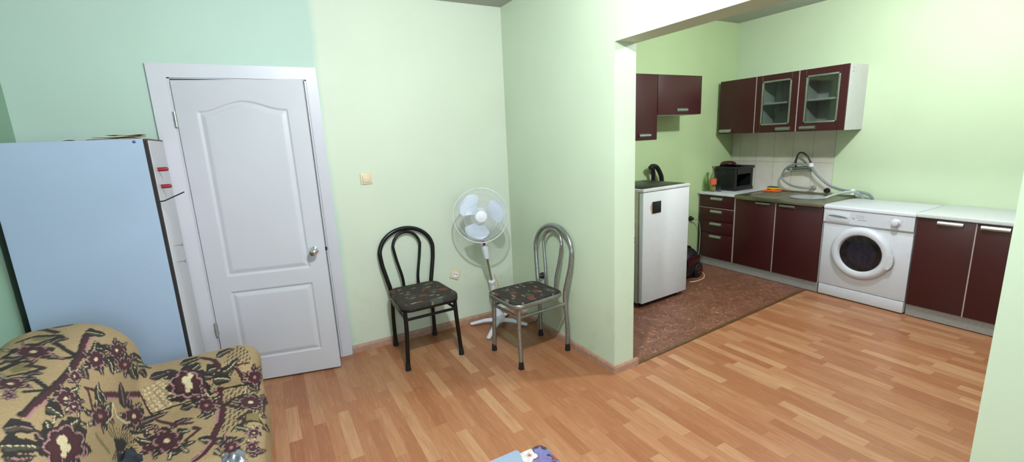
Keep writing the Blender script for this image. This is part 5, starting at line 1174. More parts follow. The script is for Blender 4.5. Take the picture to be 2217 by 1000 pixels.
f00:1688,-1252,19,5,14,1,6,-4,1,-7,4,-6,5,-5,4,-6,-1,-9,-2,-10,-12,0,-10,2,-7,4,-5,5,-8,3,-9,1,-6,4,1,9
f10:1688,-1252,13,1,10,-1,6,-4,4,-6,4,-5,5,-5,5,-6,2,-7,1,-8,-5,5,-5,5,-6,5,-5,5,-5,5,-6,4,-6,4,-6,4
l44:1693,-1256,14,-8,12,-11,12,-11
f00:1800,-1114,7,21,-41,-10,-39,-17,-18,5,-23,7,-30,-17,-15,-25,-17,-12,-27,-11,-8,-17,15,-16,8,-12,-7,-20,7,-18,23,-2,20,3,15,-14,22,-15,18,10,9,20,19,4,33,0,13,17,-11,23,4,16,32,19,16,22,-26,9,-19,6
f20:1769,-1132,5,17,-30,-7,-30,-13,-13,4,-18,6,-23,-14,-11,-19,-12,-10,-23,-9,-8,-14,13,-12,7,-10,-6,-16,4,-15,19,-1,17,2,11,-11,17,-12,15,8,8,16,15,3,25,1,11,13,-8,18,4,13,24,15,10,18,-20,6,-15,5
l09:1756,-1137,8,14,-9,7,-22,-4,-23,-12
l36:1767,-1130,10,16,-11,8,-25,-5,-26,-14
l09:1693,-1146,-13,4,-19,-5,-14,-13,-3,-13
l36:1695,-1140,-14,4,-22,-6,-16,-14,-3,-15
l09:1635,-1176,-15,-8,-7,-12,4,-12,12,-6
l36:1629,-1175,-16,-8,-8,-13,4,-14,14,-6
l09:1636,-1217,-3,-13,8,-10,14,-4,14,5
l36:1630,-1220,-2,-14,9,-12,16,-4,14,6
l09:1673,-1239,10,-10,16,-1,13,7,5,13
l36:1672,-1244,12,-11,17,-1,15,8,5,14
l09:1726,-1230,18,1,14,10,4,14,-8,11
l36:1731,-1235,20,2,15,11,5,16,-9,12
l09:1755,-1186,15,13,7,14,-7,10,-19,-1
l36:1763,-1185,18,14,7,16,-7,11,-21,0
l09:1744,-1148,6,14,-9,7,-21,-4,-21,-12
l36:1752,-1143,8,16,-10,7,-24,-4,-24,-13
l09:1690,-1137,-13,4,-19,-6,-16,-12,-3,-14
l36:1692,-1130,-14,4,-22,-7,-18,-14,-4,-15
l09:1633,-1176,-14,-8,-8,-12,4,-12,12,-6
l36:1628,-1175,-17,-8,-7,-14,4,-13,13,-6
f40:1713,-1192,-13,3,-15,-5,-10,-10,-1,-12,8,-9,13,-3,14,4,9,10,2,12
f40:1704,-1170,-12,3,-14,-5,-11,-10,-2,-11,6,-8,11,-2,13,4,10,9,4,12
f40:1671,-1169,-6,2,-8,-3,-7,-6,-1,-6,3,-5,7,-1,7,2,6,6,2,6
l218:2017,-1246,26,37
l212:2018,-1239,-88,60,-1,89
l228:2078,-1160,117,67,187,89
l38:2062,-1152,120,66,173,85
l216:2408,-1002,-103,104
l012:1895,-1213,11,60,72,53
l012:2221,-870,-41,-52,-47,-56
f00:2009,-1147,19,-3,12,-6,5,-11,3,-12,9,-9,16,-7,15,-7,12,-9,12,-9,-27,1,-26,1,-20,5,-16,7,-16,7,-15,7,-7,10,6,15
f10:2009,-1147,10,-7,8,-8,5,-11,7,-10,10,-9,16,-7,16,-6,16,-8,15,-7,-20,5,-19,5,-18,6,-15,7,-13,8,-9,9,-6,10,-3,12
l44:2009,-1157,10,-24,27,-19,40,-13
f00:2160,-1053,28,1,20,-4,8,-10,1,-13,4,-11,9,-9,5,-11,-2,-14,-5,-14,-20,4,-18,4,-11,8,-8,10,-12,7,-14,7,-7,9,6,16
f10:2160,-1053,18,-4,14,-6,7,-10,4,-12,7,-10,8,-9,7,-10,2,-12,1,-12,-8,9,-8,9,-8,9,-8,10,-8,9,-8,10,-7,9,-7,10
l34:2165,-1062,16,-22,18,-21,19,-21
f00:2042,-1142,17,-4,12,-5,4,-7,-1,-8,0,-9,0,-8,-2,-9,-6,-10,-7,-10,-6,8,-4,7,-1,8,-1,9,-4,7,-7,6,-4,7,2,9
f10:2042,-1142,11,-5,9,-6,4,-7,1,-8,1,-8,0,-8,-1,-9,-4,-9,-4,-10,1,9,1,9,0,8,-1,8,-1,8,-4,8,-4,7,-4,6
l44:2046,-1148,10,-16,5,-17,-1,-19
f00:2182,-1046,16,1,12,-1,8,-4,6,-6,10,-4,14,0,24,4,21,2,22,1,-43,-14,-31,-9,-17,-2,-13,1,-13,1,-13,1,-7,5,-1,10
f10:2182,-1046,11,-2,10,-3,7,-5,8,-5,11,-2,14,-1,20,3,26,4,26,4,-32,-8,-30,-7,-17,-1,-14,1,-11,2,-10,3,-7,5,-6,5
l34:2187,-1052,16,-11,24,-6,45,6
f00:2166,-974,16,19,12,15,14,9,16,7,14,9,9,10,11,9,16,7,19,6,5,-14,-1,-14,-12,-12,-17,-11,-18,-14,-17,-13,-21,-10,-23,-4
f10:2166,-974,18,15,16,12,15,10,16,8,13,9,12,11,11,10,13,8,13,8,-7,-10,-9,-11,-11,-10,-14,-11,-14,-10,-16,-10,-17,-10,-19,-10
l44:2184,-966,41,22,33,23,25,24
f00:1905,-1188,-13,9,-6,9,4,9,11,9,11,9,11,10,15,9,21,10,23,11,-6,-10,-7,-10,-11,-10,-12,-10,-6,-9,-1,-10,-5,-9,-12,-9
f10:1905,-1188,-6,9,-2,9,4,9,9,9,10,9,11,10,14,9,18,10,19,11,-15,-11,-14,-9,-13,-10,-11,-10,-9,-9,-6,-9,-4,-9,-3,-9
l34:1907,-1180,8,20,18,21,29,22
f00:2001,-1103,-10,2,-5,4,4,4,9,6,6,5,3,4,5,5,10,6,11,7,5,-4,3,-3,-1,-4,-3,-5,-1,-4,0,-4,-4,-5,-13,-7
f10:2001,-1103,-4,3,0,4,4,5,6,5,5,5,3,5,5,5,6,5,8,6,-3,-5,-3,-5,-4,-4,-3,-5,-3,-5,-4,-5,-4,-4,-5,-5
l34:2005,-1099,9,11,9,11,7,10
f00:1971,-1104,-20,-5,-13,-2,-3,2,3,4,1,4,-1,3,3,4,8,7,10,8,7,0,6,0,2,-3,0,-3,4,-2,7,0,3,-2,-5,-6
f10:1971,-1104,-13,-2,-8,-1,-3,3,0,3,0,3,-1,4,2,4,5,5,6,6,-2,-4,-1,-4,0,-3,1,-3,1,-3,2,-2,3,-2,4,-2
l44:1967,-1102,-7,4,-4,6,1,8
f00:1897,-1142,-7,-9,-7,-6,-7,-3,-9,-1,-8,-2,-7,-3,-8,-3,-8,0,-9,0,5,6,6,6,7,4,8,3,8,4,8,5,8,3,10,0
f10:1897,-1142,-8,-6,-8,-5,-8,-3,-8,-2,-8,-2,-7,-3,-7,-3,-8,-2,-8,-1,7,3,7,3,7,3,8,3,7,3,8,3,9,3,8,3
l44:1889,-1144,-19,-7,-17,-7,-17,-7
f00:1907,-1165,8,-4,3,-5,-4,-5,-6,-6,-3,-5,0,-5,-1,-5,-3,-5,-5,-5,-9,4,-8,5,-3,5,0,5,-1,4,-1,5,3,5,12,6
f10:1907,-1165,2,-5,-1,-5,-3,-5,-5,-5,-2,-5,0,-5,1,-5,-2,-5,-1,-5,-2,4,-2,5,-2,5,0,5,1,5,3,5,3,6,5,5
l44:1902,-1170,-9,-11,-3,-12,3,-11
f00:1952,-1163,16,5,11,1,4,-3,2,-4,3,-4,6,-2,5,-2,2,-5,1,-6,-12,-2,-12,-1,-7,1,-6,2,-8,1,-8,0,-5,3,1,7
f10:1952,-1163,10,1,8,0,5,-3,3,-3,5,-3,6,-2,5,-3,4,-3,4,-4,-7,2,-6,2,-7,1,-6,2,-6,3,-5,2,-4,3,-5,3
l44:1956,-1165,10,-6,12,-5,15,-5
f00:2003,-1134,12,9,11,6,10,1,11,1,10,1,11,4,11,4,10,1,11,1,-11,-9,-11,-9,-11,-5,-11,-4,-11,-4,-11,-4,-11,-2,-10,3
f10:2003,-1134,11,6,11,3,11,2,10,1,11,3,11,3,10,4,11,3,11,3,-11,-5,-11,-5,-11,-4,-11,-4,-11,-3,-10,-3,-11,-1,-10,-2
l44:2012,-1133,24,4,25,6,24,10
f00:2031,-1094,-19,-3,-12,0,-6,5,-10,4,-18,-3,-19,-10,-15,-12,-13,-7,-18,-7,-20,-8,-11,-10,3,-8,11,-4,6,-4,0,-9,3,-9,12,-4,18,5,15,7,13,4,16,1,20,2,17,8,6,11,1,10,4,8,15,9,15,13,1,9
f20:2015,-1103,-15,-2,-10,0,-5,4,-8,3,-14,-2,-16,-8,-12,-9,-10,-6,-14,-5,-17,-7,-9,-8,3,-6,8,-4,5,-3,-1,-7,2,-7,10,-4,14,4,13,6,11,4,12,0,16,2,14,6,6,9,0,8,4,6,12,8,12,9,1,8
l09:1901,-1153,-5,-7,4,-5,10,-1,11,4
l36:1896,-1155,-5,-7,4,-6,11,-1,13,4
l09:1944,-1161,9,-2,13,3,10,7,3,6
l36:1944,-1163,10,-3,14,4,11,7,3,7
l09:1997,-1133,13,7,7,7,-3,5,-10,0
l36:2002,-1132,15,7,7,8,-2,6,-12,0
l09:1992,-1107,0,6,-8,1,-14,-4,-12,-7
l36:1997,-1104,0,7,-10,1,-15,-4,-13,-8
l09:1932,-1121,-13,-3,-12,-6,-7,-7,4,-4
l36:1930,-1119,-14,-3,-14,-7,-7,-8,4,-5
f30:1966,-1128,-7,1,-10,-2,-10,-5,-5,-5,2,-4,7,-1,9,2,9,5,5,5
f00:2258,-954,-17,1,-8,3,-1,4,4,5,2,5,-1,5,2,4,5,6,6,6,9,-2,8,-3,3,-4,2,-4,4,-4,7,-3,2,-4,-9,-6
f10:2258,-954,-10,2,-5,4,-1,4,2,5,1,4,-1,5,0,5,3,5,3,5,1,-4,1,-5,1,-4,0,-5,1,-4,1,-4,2,-4,1,-5
l34:2258,-950,-3,9,-2,10,-2,10
f00:2191,-968,-15,-7,-10,-3,-4,3,-2,5,-4,3,-7,0,-6,1,-4,3,-4,4,13,7,10,6,8,2,7,0,7,1,8,1,6,-3,2,-9
f10:2191,-968,-10,-2,-7,0,-4,2,-4,4,-5,2,-7,0,-7,0,-6,2,-6,1,9,2,7,1,8,1,7,0,6,-1,6,-2,5,-3,4,-4
l34:2187,-965,-10,7,-14,3,-17,-2
f00:2159,-991,-17,-15,-14,-10,-10,-4,-8,0,-8,-1,-9,-2,-7,0,-5,4,-4,6,11,5,10,5,9,2,9,1,10,5,11,6,10,4,7,-1
f10:2159,-991,-14,-10,-13,-8,-10,-4,-8,-2,-9,-1,-8,-2,-8,0,-6,2,-6,3,8,0,7,0,8,1,9,2,9,2,9,3,11,4,10,5
l34:2149,-995,-23,-10,-21,-6,-18,-2
f00:2137,-1027,7,-7,3,-6,-5,-6,-9,-5,-8,-5,-7,-5,-10,-4,-13,-4,-15,-4,2,5,4,6,6,5,7,5,5,5,2,6,5,5,11,5
f10:2137,-1027,2,-6,-1,-6,-4,-6,-8,-5,-7,-5,-7,-5,-9,-4,-11,-5,-12,-4,8,5,9,4,8,5,7,5,6,5,6,6,5,5,4,5
l44:2134,-1032,-11,-12,-14,-12,-18,-11
f00:2200,-1028,18,6,12,2,4,-3,-1,-6,3,-4,7,-1,5,-2,0,-6,0,-6,-18,-5,-15,-3,-9,0,-6,1,-7,1,-9,0,-3,3,6,9
f10:2200,-1028,11,2,8,-1,3,-3,2,-4,4,-4,6,-1,6,-2,4,-3,4,-4,-9,1,-8,1,-7,1,-6,1,-5,3,-4,2,-4,3,-3,4
l34:2202,-1032,7,-7,11,-5,16,-3
f00:2247,-1003,19,13,16,10,12,3,11,0,12,2,12,3,9,2,9,-1,8,-2,-10,-8,-14,-9,-15,-6,-14,-3,-15,-6,-16,-7,-13,-4,-8,4
f10:2247,-1003,15,8,15,7,13,3,11,2,13,2,13,4,10,3,9,1,9,0,-9,-3,-10,-4,-13,-3,-13,-4,-14,-4,-13,-3,-13,-4,-12,-3
l44:2257,-1001,28,7,30,8,28,9
f00:2270,-950,-10,7,-12,9,-16,2,-15,-8,-11,-13,-12,-9,-15,-5,-19,-7,-20,-12,-10,-13,1,-10,0,-8,-9,-10,-13,-14,0,-10,16,0,22,6,18,4,12,-1,16,-3,23,5,20,13,11,15,13,12,27,14,33,17,8,14,-15,6,-25,-1
f20:2258,-960,-7,6,-7,8,-12,2,-13,-6,-12,-11,-10,-8,-13,-4,-16,-5,-16,-10,-8,-10,1,-8,0,-6,-7,-9,-10,-11,-1,-8,13,-1,18,6,14,3,10,-1,13,-2,17,4,16,10,9,12,8,9,19,10,27,14,12,13,-11,5,-21,-1
l09:2225,-1012,15,4,18,9,10,11,-7,4
l36:2228,-1014,17,4,22,12,11,12,-7,5
l09:2266,-967,7,10,-7,5,-15,-1,-13,-5
l36:2274,-964,7,11,-9,6,-17,-1,-14,-6
l09:2215,-962,-9,2,-12,-4,-11,-9,-6,-9
l36:2215,-959,-10,3,-13,-5,-12,-10,-6,-10
l09:2156,-1000,-14,-8,-8,-8,2,-6,10,-1
l36:2151,-1000,-15,-9,-9,-10,2,-6,11,-1
l09:2158,-1030,0,-7,10,-1,15,4,12,9
l36:2153,-1034,0,-7,11,-2,17,5,14,10
f40:2219,-985,-7,1,-11,-3,-10,-6,-6,-7,1,-5,7,-1,11,3,11,6,5,7
f00:2090,-842,-14,4,-11,4,-7,5,-5,5,-6,5,-9,5,-7,4,-6,5,-5,6,14,-3,13,-3,10,-4,9,-5,9,-4,9,-5,7,-5,1,-6
f10:2090,-842,-10,5,-9,4,-7,5,-6,5,-7,5,-8,5,-9,4,-7,5,-7,5,10,-4,9,-5,9,-4,8,-4,8,-5,7,-5,7,-5,6,-5
l44:2085,-837,-15,12,-17,10,-20,10
f00:2062,-846,-6,-4,-7,-2,-8,2,-9,4,-9,3,-9,2,-9,2,-10,5,-10,5,7,2,8,1,8,0,8,-2,8,-1,8,0,8,-2,11,-6
f10:2062,-846,-7,-1,-8,0,-8,2,-9,3,-9,2,-8,2,-9,2,-9,4,-10,3,9,-1,8,-2,9,-2,8,-2,9,-2,8,-2,9,-1,8,-2
l34:2054,-844,-19,5,-19,4,-19,4
f00:2071,-873,11,-9,4,-7,-2,-2,-5,-1,-5,-1,-3,-2,-5,-1,-8,1,-10,2,-2,6,-2,4,2,3,3,2,0,3,-2,4,2,3,8,-1
f10:2071,-873,5,-6,2,-5,-1,-2,-5,-2,-3,-1,-3,-3,-4,-1,-7,0,-7,0,4,2,4,2,3,2,3,2,2,2,3,2,1,3,2,2
l44:2070,-875,-4,-6,-5,-5,-8,-4
f00:2119,-902,15,-3,10,-3,4,-5,0,-6,-1,-5,1,-5,-3,-6,-7,-6,-10,-7,-2,5,-3,5,0,5,1,5,-3,5,-6,5,-3,4,2,6
f10:2119,-902,10,-3,8,-4,4,-5,1,-6,0,-5,0,-5,-2,-6,-5,-6,-7,-6,4,6,2,5,2,6,0,5,-2,5,-2,5,-4,5,-4,5
l44:2123,-906,9,-10,4,-12,-3,-12
f00:2157,-896,5,8,5,3,6,-1,6,-4,7,-2,6,-2,6,-2,7,-6,5,-6,-6,-3,-7,-3,-6,1,-6,1,-5,0,-7,-1,-5,1,-5,7
f10:2157,-896,5,4,6,1,6,-1,6,-2,6,-3,6,-1,6,-2,6,-4,6,-4,-6,1,-6,2,-6,2,-6,1,-6,2,-5,1,-6,1,-6,1
l44:2162,-897,13,-2,14,-3,13,-4
f00:2145,-862,-11,8,-5,5,2,3,6,1,3,2,-1,4,0,3,5,2,6,1,10,-7,9,-7,3,-4,1,-4,1,-4,3,-5,-4,-3,-11,1
f10:2145,-862,-4,5,-2,4,2,3,4,2,2,3,-1,3,0,4,1,3,3,2,2,-4,2,-4,2,-4,0,-4,0,-3,-2,-3,-2,-3,-4,-2
l44:2148,-860,6,5,2,8,-3,8
f00:2093,-835,-10,-3,-13,3,-18,4,-16,1,-2,-7,10,-10,9,-8,0,-6,-4,-7,3,-10,12,-9,17,-5,14,-4,9,-7,9,-10,11,-8,13,1,10,8,6,7,9,3,14,1,10,5,-3,11,-14,11,-14,8,-7,8,-9,10,-15,10,-18,4
f20:2097,-842,-7,-2,-11,2,-15,3,-12,1,-2,-5,8,-8,7,-7,0,-5,-3,-6,2,-7,10,-7,14,-5,11,-3,8,-5,8,-8,10,-7,10,1,7,7,4,5,7,2,11,1,8,5,-3,8,-12,8,-10,7,-6,6,-7,8,-12,8,-14,4
l09:2124,-898,9,-6,9,-1,7,4,0,7
l36:2125,-902,9,-6,11,-1,7,4,0,8
l09:2154,-884,7,3,-1,7,-8,7,-12,4
l36:2159,-885,7,3,0,7,-10,8,-13,4
l09:2119,-852,-9,6,-13,5,-9,0,-3,-4
l36:2119,-850,-10,7,-14,5,-11,0,-3,-4
l09:2071,-848,-11,1,-5,-3,4,-6,10,-6
l36:2066,-845,-13,1,-5,-4,5,-7,11,-6
l09:2079,-875,0,-6,7,-7,10,-5,9,0
l36:2076,-876,0,-6,7,-8,11,-5,10,0
f40:2109,-863,-7,0,-3,-3,1,-4,6,-5,8,-4,8,0,3,3,-1,4,-6,5
l04:2003,-1020,-36,-55
l04:2010,-1018,-25,-65
l04:2017,-1009,-3,-64
l04:2021,-1007,16,-40
l04:2029,-1008,33,-29
l04:2038,-1005,54,-21
l04:2036,-1000,91,-10
l04:2035,-997,111,7
l04:2038,-994,94,17
l04:2059,-986,107,33
l04:2045,-988,92,38
l04:2063,-977,87,53
l04:2059,-976,63,47
l04:2054,-976,57,61
l04:2043,-980,50,70
l04:2047,-974,28,67
l04:2040,-977,20,62
l04:2040,-971,-8,71
l04:2034,-973,-14,61
l04:2028,-974,-27,58
l04:2021,-980,-37,56
l04:2014,-981,-39,41
l04:2011,-990,-39,31
l04:2006,-992,-50,21
l04:1992,-993,-73,11
l04:1988,-997,-65,-1
l47:1976,-1099,64,9,52,-26
l47:2092,-1116,-19,45,48,54,35,18
l08:1959,-1107,64,9,54,-26
l516:1870,-1113,54,89
f00:1990,-1032,61,28,16,35,-34,9,-50,-33
x40:2442,-1002,61,80,-66,51,-69,47,-47,-90
d00:2616,-675,79,30,-35,49,-149,40,-87,-69,-41,-43,-7,-57,19,-9,52,40
d00:2372,-638,12,149,-285,35,-77,-81,-25,-37,41,-63,146,0
d00:1941,-604,0,70,-283,-32,-35,-97
l09:2321,-914,26,59,13,125,21,73,0,160
f00:2515,-986,-8,21,-5,16,2,11,9,9,6,11,1,11,5,11,16,9,19,9,16,-16,13,-16,2,-13,-3,-11,2,-13,3,-15,-13,-13,-29,-7
f10:2515,-986,1,17,1,15,3,11,7,10,5,11,3,12,4,11,10,11,11,10,-2,-12,-1,-13,-3,-12,-2,-11,-3,-12,-3,-11,-6,-12,-12,-12
l34:2526,-975,20,27,7,26,5,27
f00:2505,-927,-13,14,-7,10,2,7,6,4,6,5,4,6,7,5,14,2,21,3,5,-10,4,-8,-4,-7,-6,-6,-1,-7,3,-8,-4,-7,-17,-3
f10:2505,-927,-7,11,-3,8,2,7,5,5,5,6,4,6,7,5,11,4,16,4,-8,-6,-8,-6,-6,-6,-5,-5,-4,-7,-3,-6,-2,-6,-2,-7
l44:2507,-921,5,15,8,14,14,13
f00:2619,-876,-21,15,-11,13,4,9,12,8,8,9,3,10,6,9,15,8,17,7,12,-13,10,-13,1,-11,-4,-9,1,-11,4,-12,-5,-9,-21,-6
f10:2619,-876,-10,13,-3,11,4,9,8,9,6,9,3,10,5,10,9,9,11,8,-3,-10,-2,-10,-3,-10,-3,-10,-4,-10,-4,-10,-5,-9,-4,-9
l44:2623,-867,11,21,8,22,7,22
f00:2608,-727,-16,13,-6,10,8,7,15,6,10,7,5,8,8,8,15,6,18,6,12,-11,10,-11,-1,-10,-7,-8,-3,-9,1,-10,-9,-7,-25,-4
f10:2608,-727,-5,10,1,9,8,7,12,7,8,7,5,9,7,8,10,7,11,7,-3,-9,-4,-8,-4,-9,-6,-8,-6,-8,-7,-7,-9,-8,-9,-7
l44:2616,-721,20,17,15,17,10,19
f00:2454,-696,-12,22,-5,17,3,10,9,5,10,5,9,6,14,4,24,-1,37,0,-11,-11,-10,-9,-14,-7,-13,-6,-6,-9,-1,-12,-5,-10,-12,-4
f10:2454,-696,-6,17,-2,14,4,10,7,6,9,6,10,6,14,5,21,2,32,2,-25,-5,-18,-5,-14,-5,-10,-6,-8,-8,-6,-8,-3,-10,-3,-10
l44:2456,-687,7,23,17,17,31,12
f00:2429,-714,-20,17,-11,14,0,9,4,6,1,9,-3,10,-1,9,5,7,6,6,15,-15,14,-14,8,-11,3,-10,7,-11,10,-11,1,-9,-15,-5
f10:2429,-714,-11,13,-7,12,0,9,1,8,0,9,-3,10,-2,9,1,9,2,8,4,-11,4,-10,3,-10,3,-10,3,-10,1,-9,1,-9,0,-9
l44:2429,-706,-1,20,-5,22,-8,23
f00:2478,-750,-21,15,-10,12,2,4,9,1,5,2,0,6,2,4,10,1,14,0,20,-13,19,-10,8,-8,-1,-5,6,-7,12,-8,-7,-4,-32,2
f10:2478,-750,-10,10,-5,8,3,4,6,2,4,4,0,6,1,5,5,3,7,3,2,-6,1,-6,1,-6,0,-6,-1,-5,-3,-4,-3,-5,-4,-4
l44:2482,-747,8,9,3,11,-2,14
f00:2522,-1075,11,12,13,11,16,8,19,8,14,8,7,10,6,9,9,9,8,9,25,-12,-56,-57,-34,-8
f10:2522,-1075,17,11,18,10,17,8,18,8,16,9,8,9,4,10,4,9,1,10,8,-10,5,-11,2,-10,-10,-9,-22,-8,-19,-9,-19,-8,-24,-10
l44:2543,-1067,49,21,44,18,-1,23
f00:2529,-1049,-18,2,-8,3,4,7,7,7,2,7,-4,5,-4,6,0,7,1,8,21,-2,19,-3,12,-5,6,-5,8,-5,9,-5,-2,-7,-20,-9
f10:2529,-1049,-7,4,-2,5,3,6,4,7,0,6,-5,6,-6,5,-3,6,-4,7,10,-5,9,-5,7,-5,6,-6,3,-6,0,-6,-2,-6,-6,-7
l34:2536,-1043,8,14,-5,13,-17,12
f00:2398,-581,-7,11,-5,11,-1,10,1,10,1,10,-1,10,0,11,4,11,11,12,1,-13,4,-12,0,-12,-1,-11,1,-11,1,-11,0,-10,-4,-9
f10:2398,-581,-4,10,-3,11,-1,10,1,10,0,10,0,11,0,10,2,11,8,13,-5,-13,0,-11,0,-11,0,-11,1,-10,0,-11,0,-10,0,-10
l34:2397,-573,0,23,-1,23,0,25
f00:2323,-804,-19,16,-13,12,1,9,10,8,8,7,6,8,8,7,14,5,14,4,2,-11,1,-11,-3,-8,-4,-8,-1,-9,2,-11,-1,-9,-9,-6
f10:2323,-804,-10,13,-6,11,1,10,6,7,6,8,5,8,7,8,10,5,10,6,-6,-8,-5,-7,-6,-8,-4,-8,-4,-8,-2,-9,-1,-9,-1,-9
l34:2323,-795,2,21,7,19,12,17
f00:2211,-956,13,21,11,17,13,12,17,10,14,11,8,12,8,11,13,9,13,9,7,-16,2,-15,-3,-12,-8,-12,-10,-14,-14,-15,-25,-14,-31,-10
f10:2211,-956,17,17,14,15,16,13,17,11,14,12,8,12,8,12,8,10,8,10,-2,-12,-4,-12,-6,-12,-9,-12,-12,-12,-17,-13,-19,-14,-20,-12
l34:2230,-945,44,30,30,28,13,27
f00:2171,-817,-3,10,1,9,8,6,11,6,6,8,0,9,0,10,3,9,4,9,14,-14,11,-14,4,-11,-1,-9,-1,-10,-3,-9,-9,-6,-20,-3
f10:2171,-817,3,8,5,7,9,7,9,6,4,8,1,10,-1,10,0,10,0,10,5,-12,4,-11,2,-10,-1,-10,-4,-8,-6,-8,-9,-6,-10,-6
l34:2181,-812,21,13,10,19,-4,23
f00:2173,-937,5,11,5,9,9,6,10,5,8,5,5,7,6,7,7,5,9,5,4,-11,1,-10,-4,-9,-8,-7,-7,-8,-8,-8,-11,-6,-15,-2
f10:2173,-937,7,9,8,7,10,6,9,5,8,6,6,8,5,7,5,6,6,6,-2,-8,-4,-8,-4,-7,-6,-7,-8,-7,-9,-6,-10,-6,-10,-6
l34:2183,-932,22,13,18,15,11,16
f00:2041,-706,-36,21,-27,18,-14,17,-5,15,-5,16,-8,15,-2,15,6,15,8,14,14,-17,13,-17,7,-16,7,-15,13,-17,18,-18,13,-17,3,-15
f10:2041,-706,-27,19,-22,18,-13,17,-8,16,-7,15,-7,16,-4,15,2,15,3,15,3,-16,3,-15,5,-16,7,-15,9,-16,12,-17,13,-16,15,-17
l44:2027,-690,-32,38,-22,36,-11,35
f00:1982,-780,-4,12,1,10,10,7,12,6,8,7,3,9,3,10,6,8,7,7,11,-14,8,-14,2,-11,-3,-9,-3,-10,-2,-9,-9,-7,-21,-2
f10:1982,-780,3,10,6,8,10,6,10,7,6,8,3,9,2,10,3,9,3,9,2,-11,1,-11,-1,-10,-3,-9,-5,-9,-7,-7,-9,-7,-12,-6
l44:1993,-774,23,14,13,18,1,23
f00:2037,-584,-19,7,-13,7,-6,7,-3,8,-5,7,-9,7,-8,8,-4,7,-1,9,16,-8,16,-6,12,-8,9,-7,10,-7,11,-7,6,-8,-3,-8
f10:2037,-584,-13,7,-9,7,-6,8,-5,7,-6,8,-9,7,-9,7,-6,8,-5,8,9,-8,9,-7,10,-8,9,-7,8,-7,7,-8,6,-7,5,-8
l44:2033,-578,-13,17,-17,17,-22,16
f00:1815,-519,-13,10,-5,10,5,9,11,9,11,10,10,12,16,13,29,16,60,29,-53,-37,-13,-18,-10,-14,-8,-10,-4,-11,0,-10,-4,-8,-13,-6
f10:1815,-519,-6,9,-1,9,5,9,9,8,9,11,9,11,15,14,25,16,59,31,-57,-33,-21,-17,-13,-13,-9,-12,-7,-10,-6,-9,-4,-9,-4,-8
l34:1818,-513,9,19,16,22,30,31
f00:2176,-703,-13,8,-6,6,2,4,7,3,4,4,1,5,3,4,8,3,10,2,9,-7,8,-6,1,-5,-2,-5,1,-5,3,-6,-3,-4,-13,-1
f10:2176,-703,-6,6,-2,5,3,4,4,4,4,4,1,5,2,4,4,4,6,3,0,-4,-1,-5,-1,-5,-1,-4,-2,-5,-2,-4,-3,-4,-3,-4
l44:2179,-700,6,9,5,10,1,11
f00:1934,-640,-19,1,-15,3,-8,5,-5,6,-208,-62,-13,3,-7,4,-3,5,0,7,17,-1,214,66,10,-4,8,-5,10,-4,11,-4,8,-5,2,-6
f10:1934,-640,-14,3,-12,4,-8,4,-7,6,-7,5,-212,-64,-9,4,-5,5,-4,5,8,-4,10,-3,19,0,200,59,8,-5,8,-4,8,-5,8,-5
l44:1926,-635,-18,10,-19,11,-222,-59
f00:2367,-534,-17,7,-13,7,-5,7,3,8,2,8,2,8,6,10,16,10,18,11,0,-10,0,-10,-3,-9,-4,-9,0,-9,5,-8,2,-8,-4,-7
f10:2367,-534,-11,7,-8,7,-4,8,1,8,2,8,2,8,5,9,11,10,14,11,-9,-10,-6,-10,-5,-9,-2,-9,-1,-8,1,-8,2,-8,4,-7
l34:2364,-528,-7,17,0,18,11,21
f00:2181,-468,18,19,47,24,117,43,20,4,22,7,13,-18,-33,-18,-40,-17,-59,-24,-26,-14,-23,-8,-27,-1
f10:2181,-468,19,13,29,14,76,28,64,21,26,10,248,93,-234,-93,-28,-13,-43,-18,-81,-29,-30,-11,-25,-8
l44:2200,-462,63,22,129,50
f00:2113,-463,-18,-3,-10,0,-2,3,5,6,3,5,2,5,6,6,19,12,159,66,4,-3,-15,-10,-93,-40,-28,-14,-2,-5,4,-2,-3,-5,-14,-10
f10:2113,-463,-11,0,-6,1,-1,4,3,5,3,5,2,5,7,6,18,12,149,62,-124,-52,-27,-15,-8,-7,-4,-6,-3,-5,-1,-4,1,-4,0,-3
l34:2112,-460,-2,9,5,10,21,17
f00:2039,-454,-22,-7,-14,-1,-3,4,4,8,4,8,3,7,15,12,138,64,201,91,4,-3,1,-5,-13,-11,-51,-28,-56,-28,-13,-10,-107,-48,-68,-35
f10:2039,-454,-14,-2,-9,1,-2,5,3,7,5,8,7,9,45,25,178,79,113,54,-36,-21,-121,-56,-111,-52,-50,-26,-10,-9,-3,-7,0,-6,2,-5
l44:2036,-450,-1,12,26,24,236,109
f00:2512,-819,-19,16,-8,10,5,4,12,-1,9,1,5,4,9,3,23,-2,28,-2,15,-11,12,-10,-2,-5,-8,-4,-1,-6,4,-7,-9,-4,-32,5
f10:2512,-819,-8,10,-3,7,6,3,10,2,9,2,7,4,9,3,16,1,18,1,-6,-4,-7,-4,-6,-5,-7,-3,-8,-4,-8,-4,-8,-3,-7,-3
l44:2518,-816,17,7,18,8,15,9
f00:2476,-878,22,3,20,0,16,-4,10,-7,12,-7,15,-6,10,-7,4,-10,1,-11,-23,3,-21,3,-15,6,-11,6,-13,4,-13,3,-10,4,-4,9
f10:2476,-878,17,0,15,-2,13,-5,12,-6,14,-6,14,-6,12,-6,7,-9,6,-9,-12,7,-12,7,-13,6,-14,6,-14,5,-12,5,-12,4,-10,5
l44:2486,-882,25,-10,29,-12,30,-14
f00:2397,-830,12,-14,6,-9,-1,-4,-6,-2,-3,-4,1,-6,0,-5,-5,-2,-6,-2,-10,12,-7,11,-4,7,0,6,-2,7,-4,7,2,5,11,-2
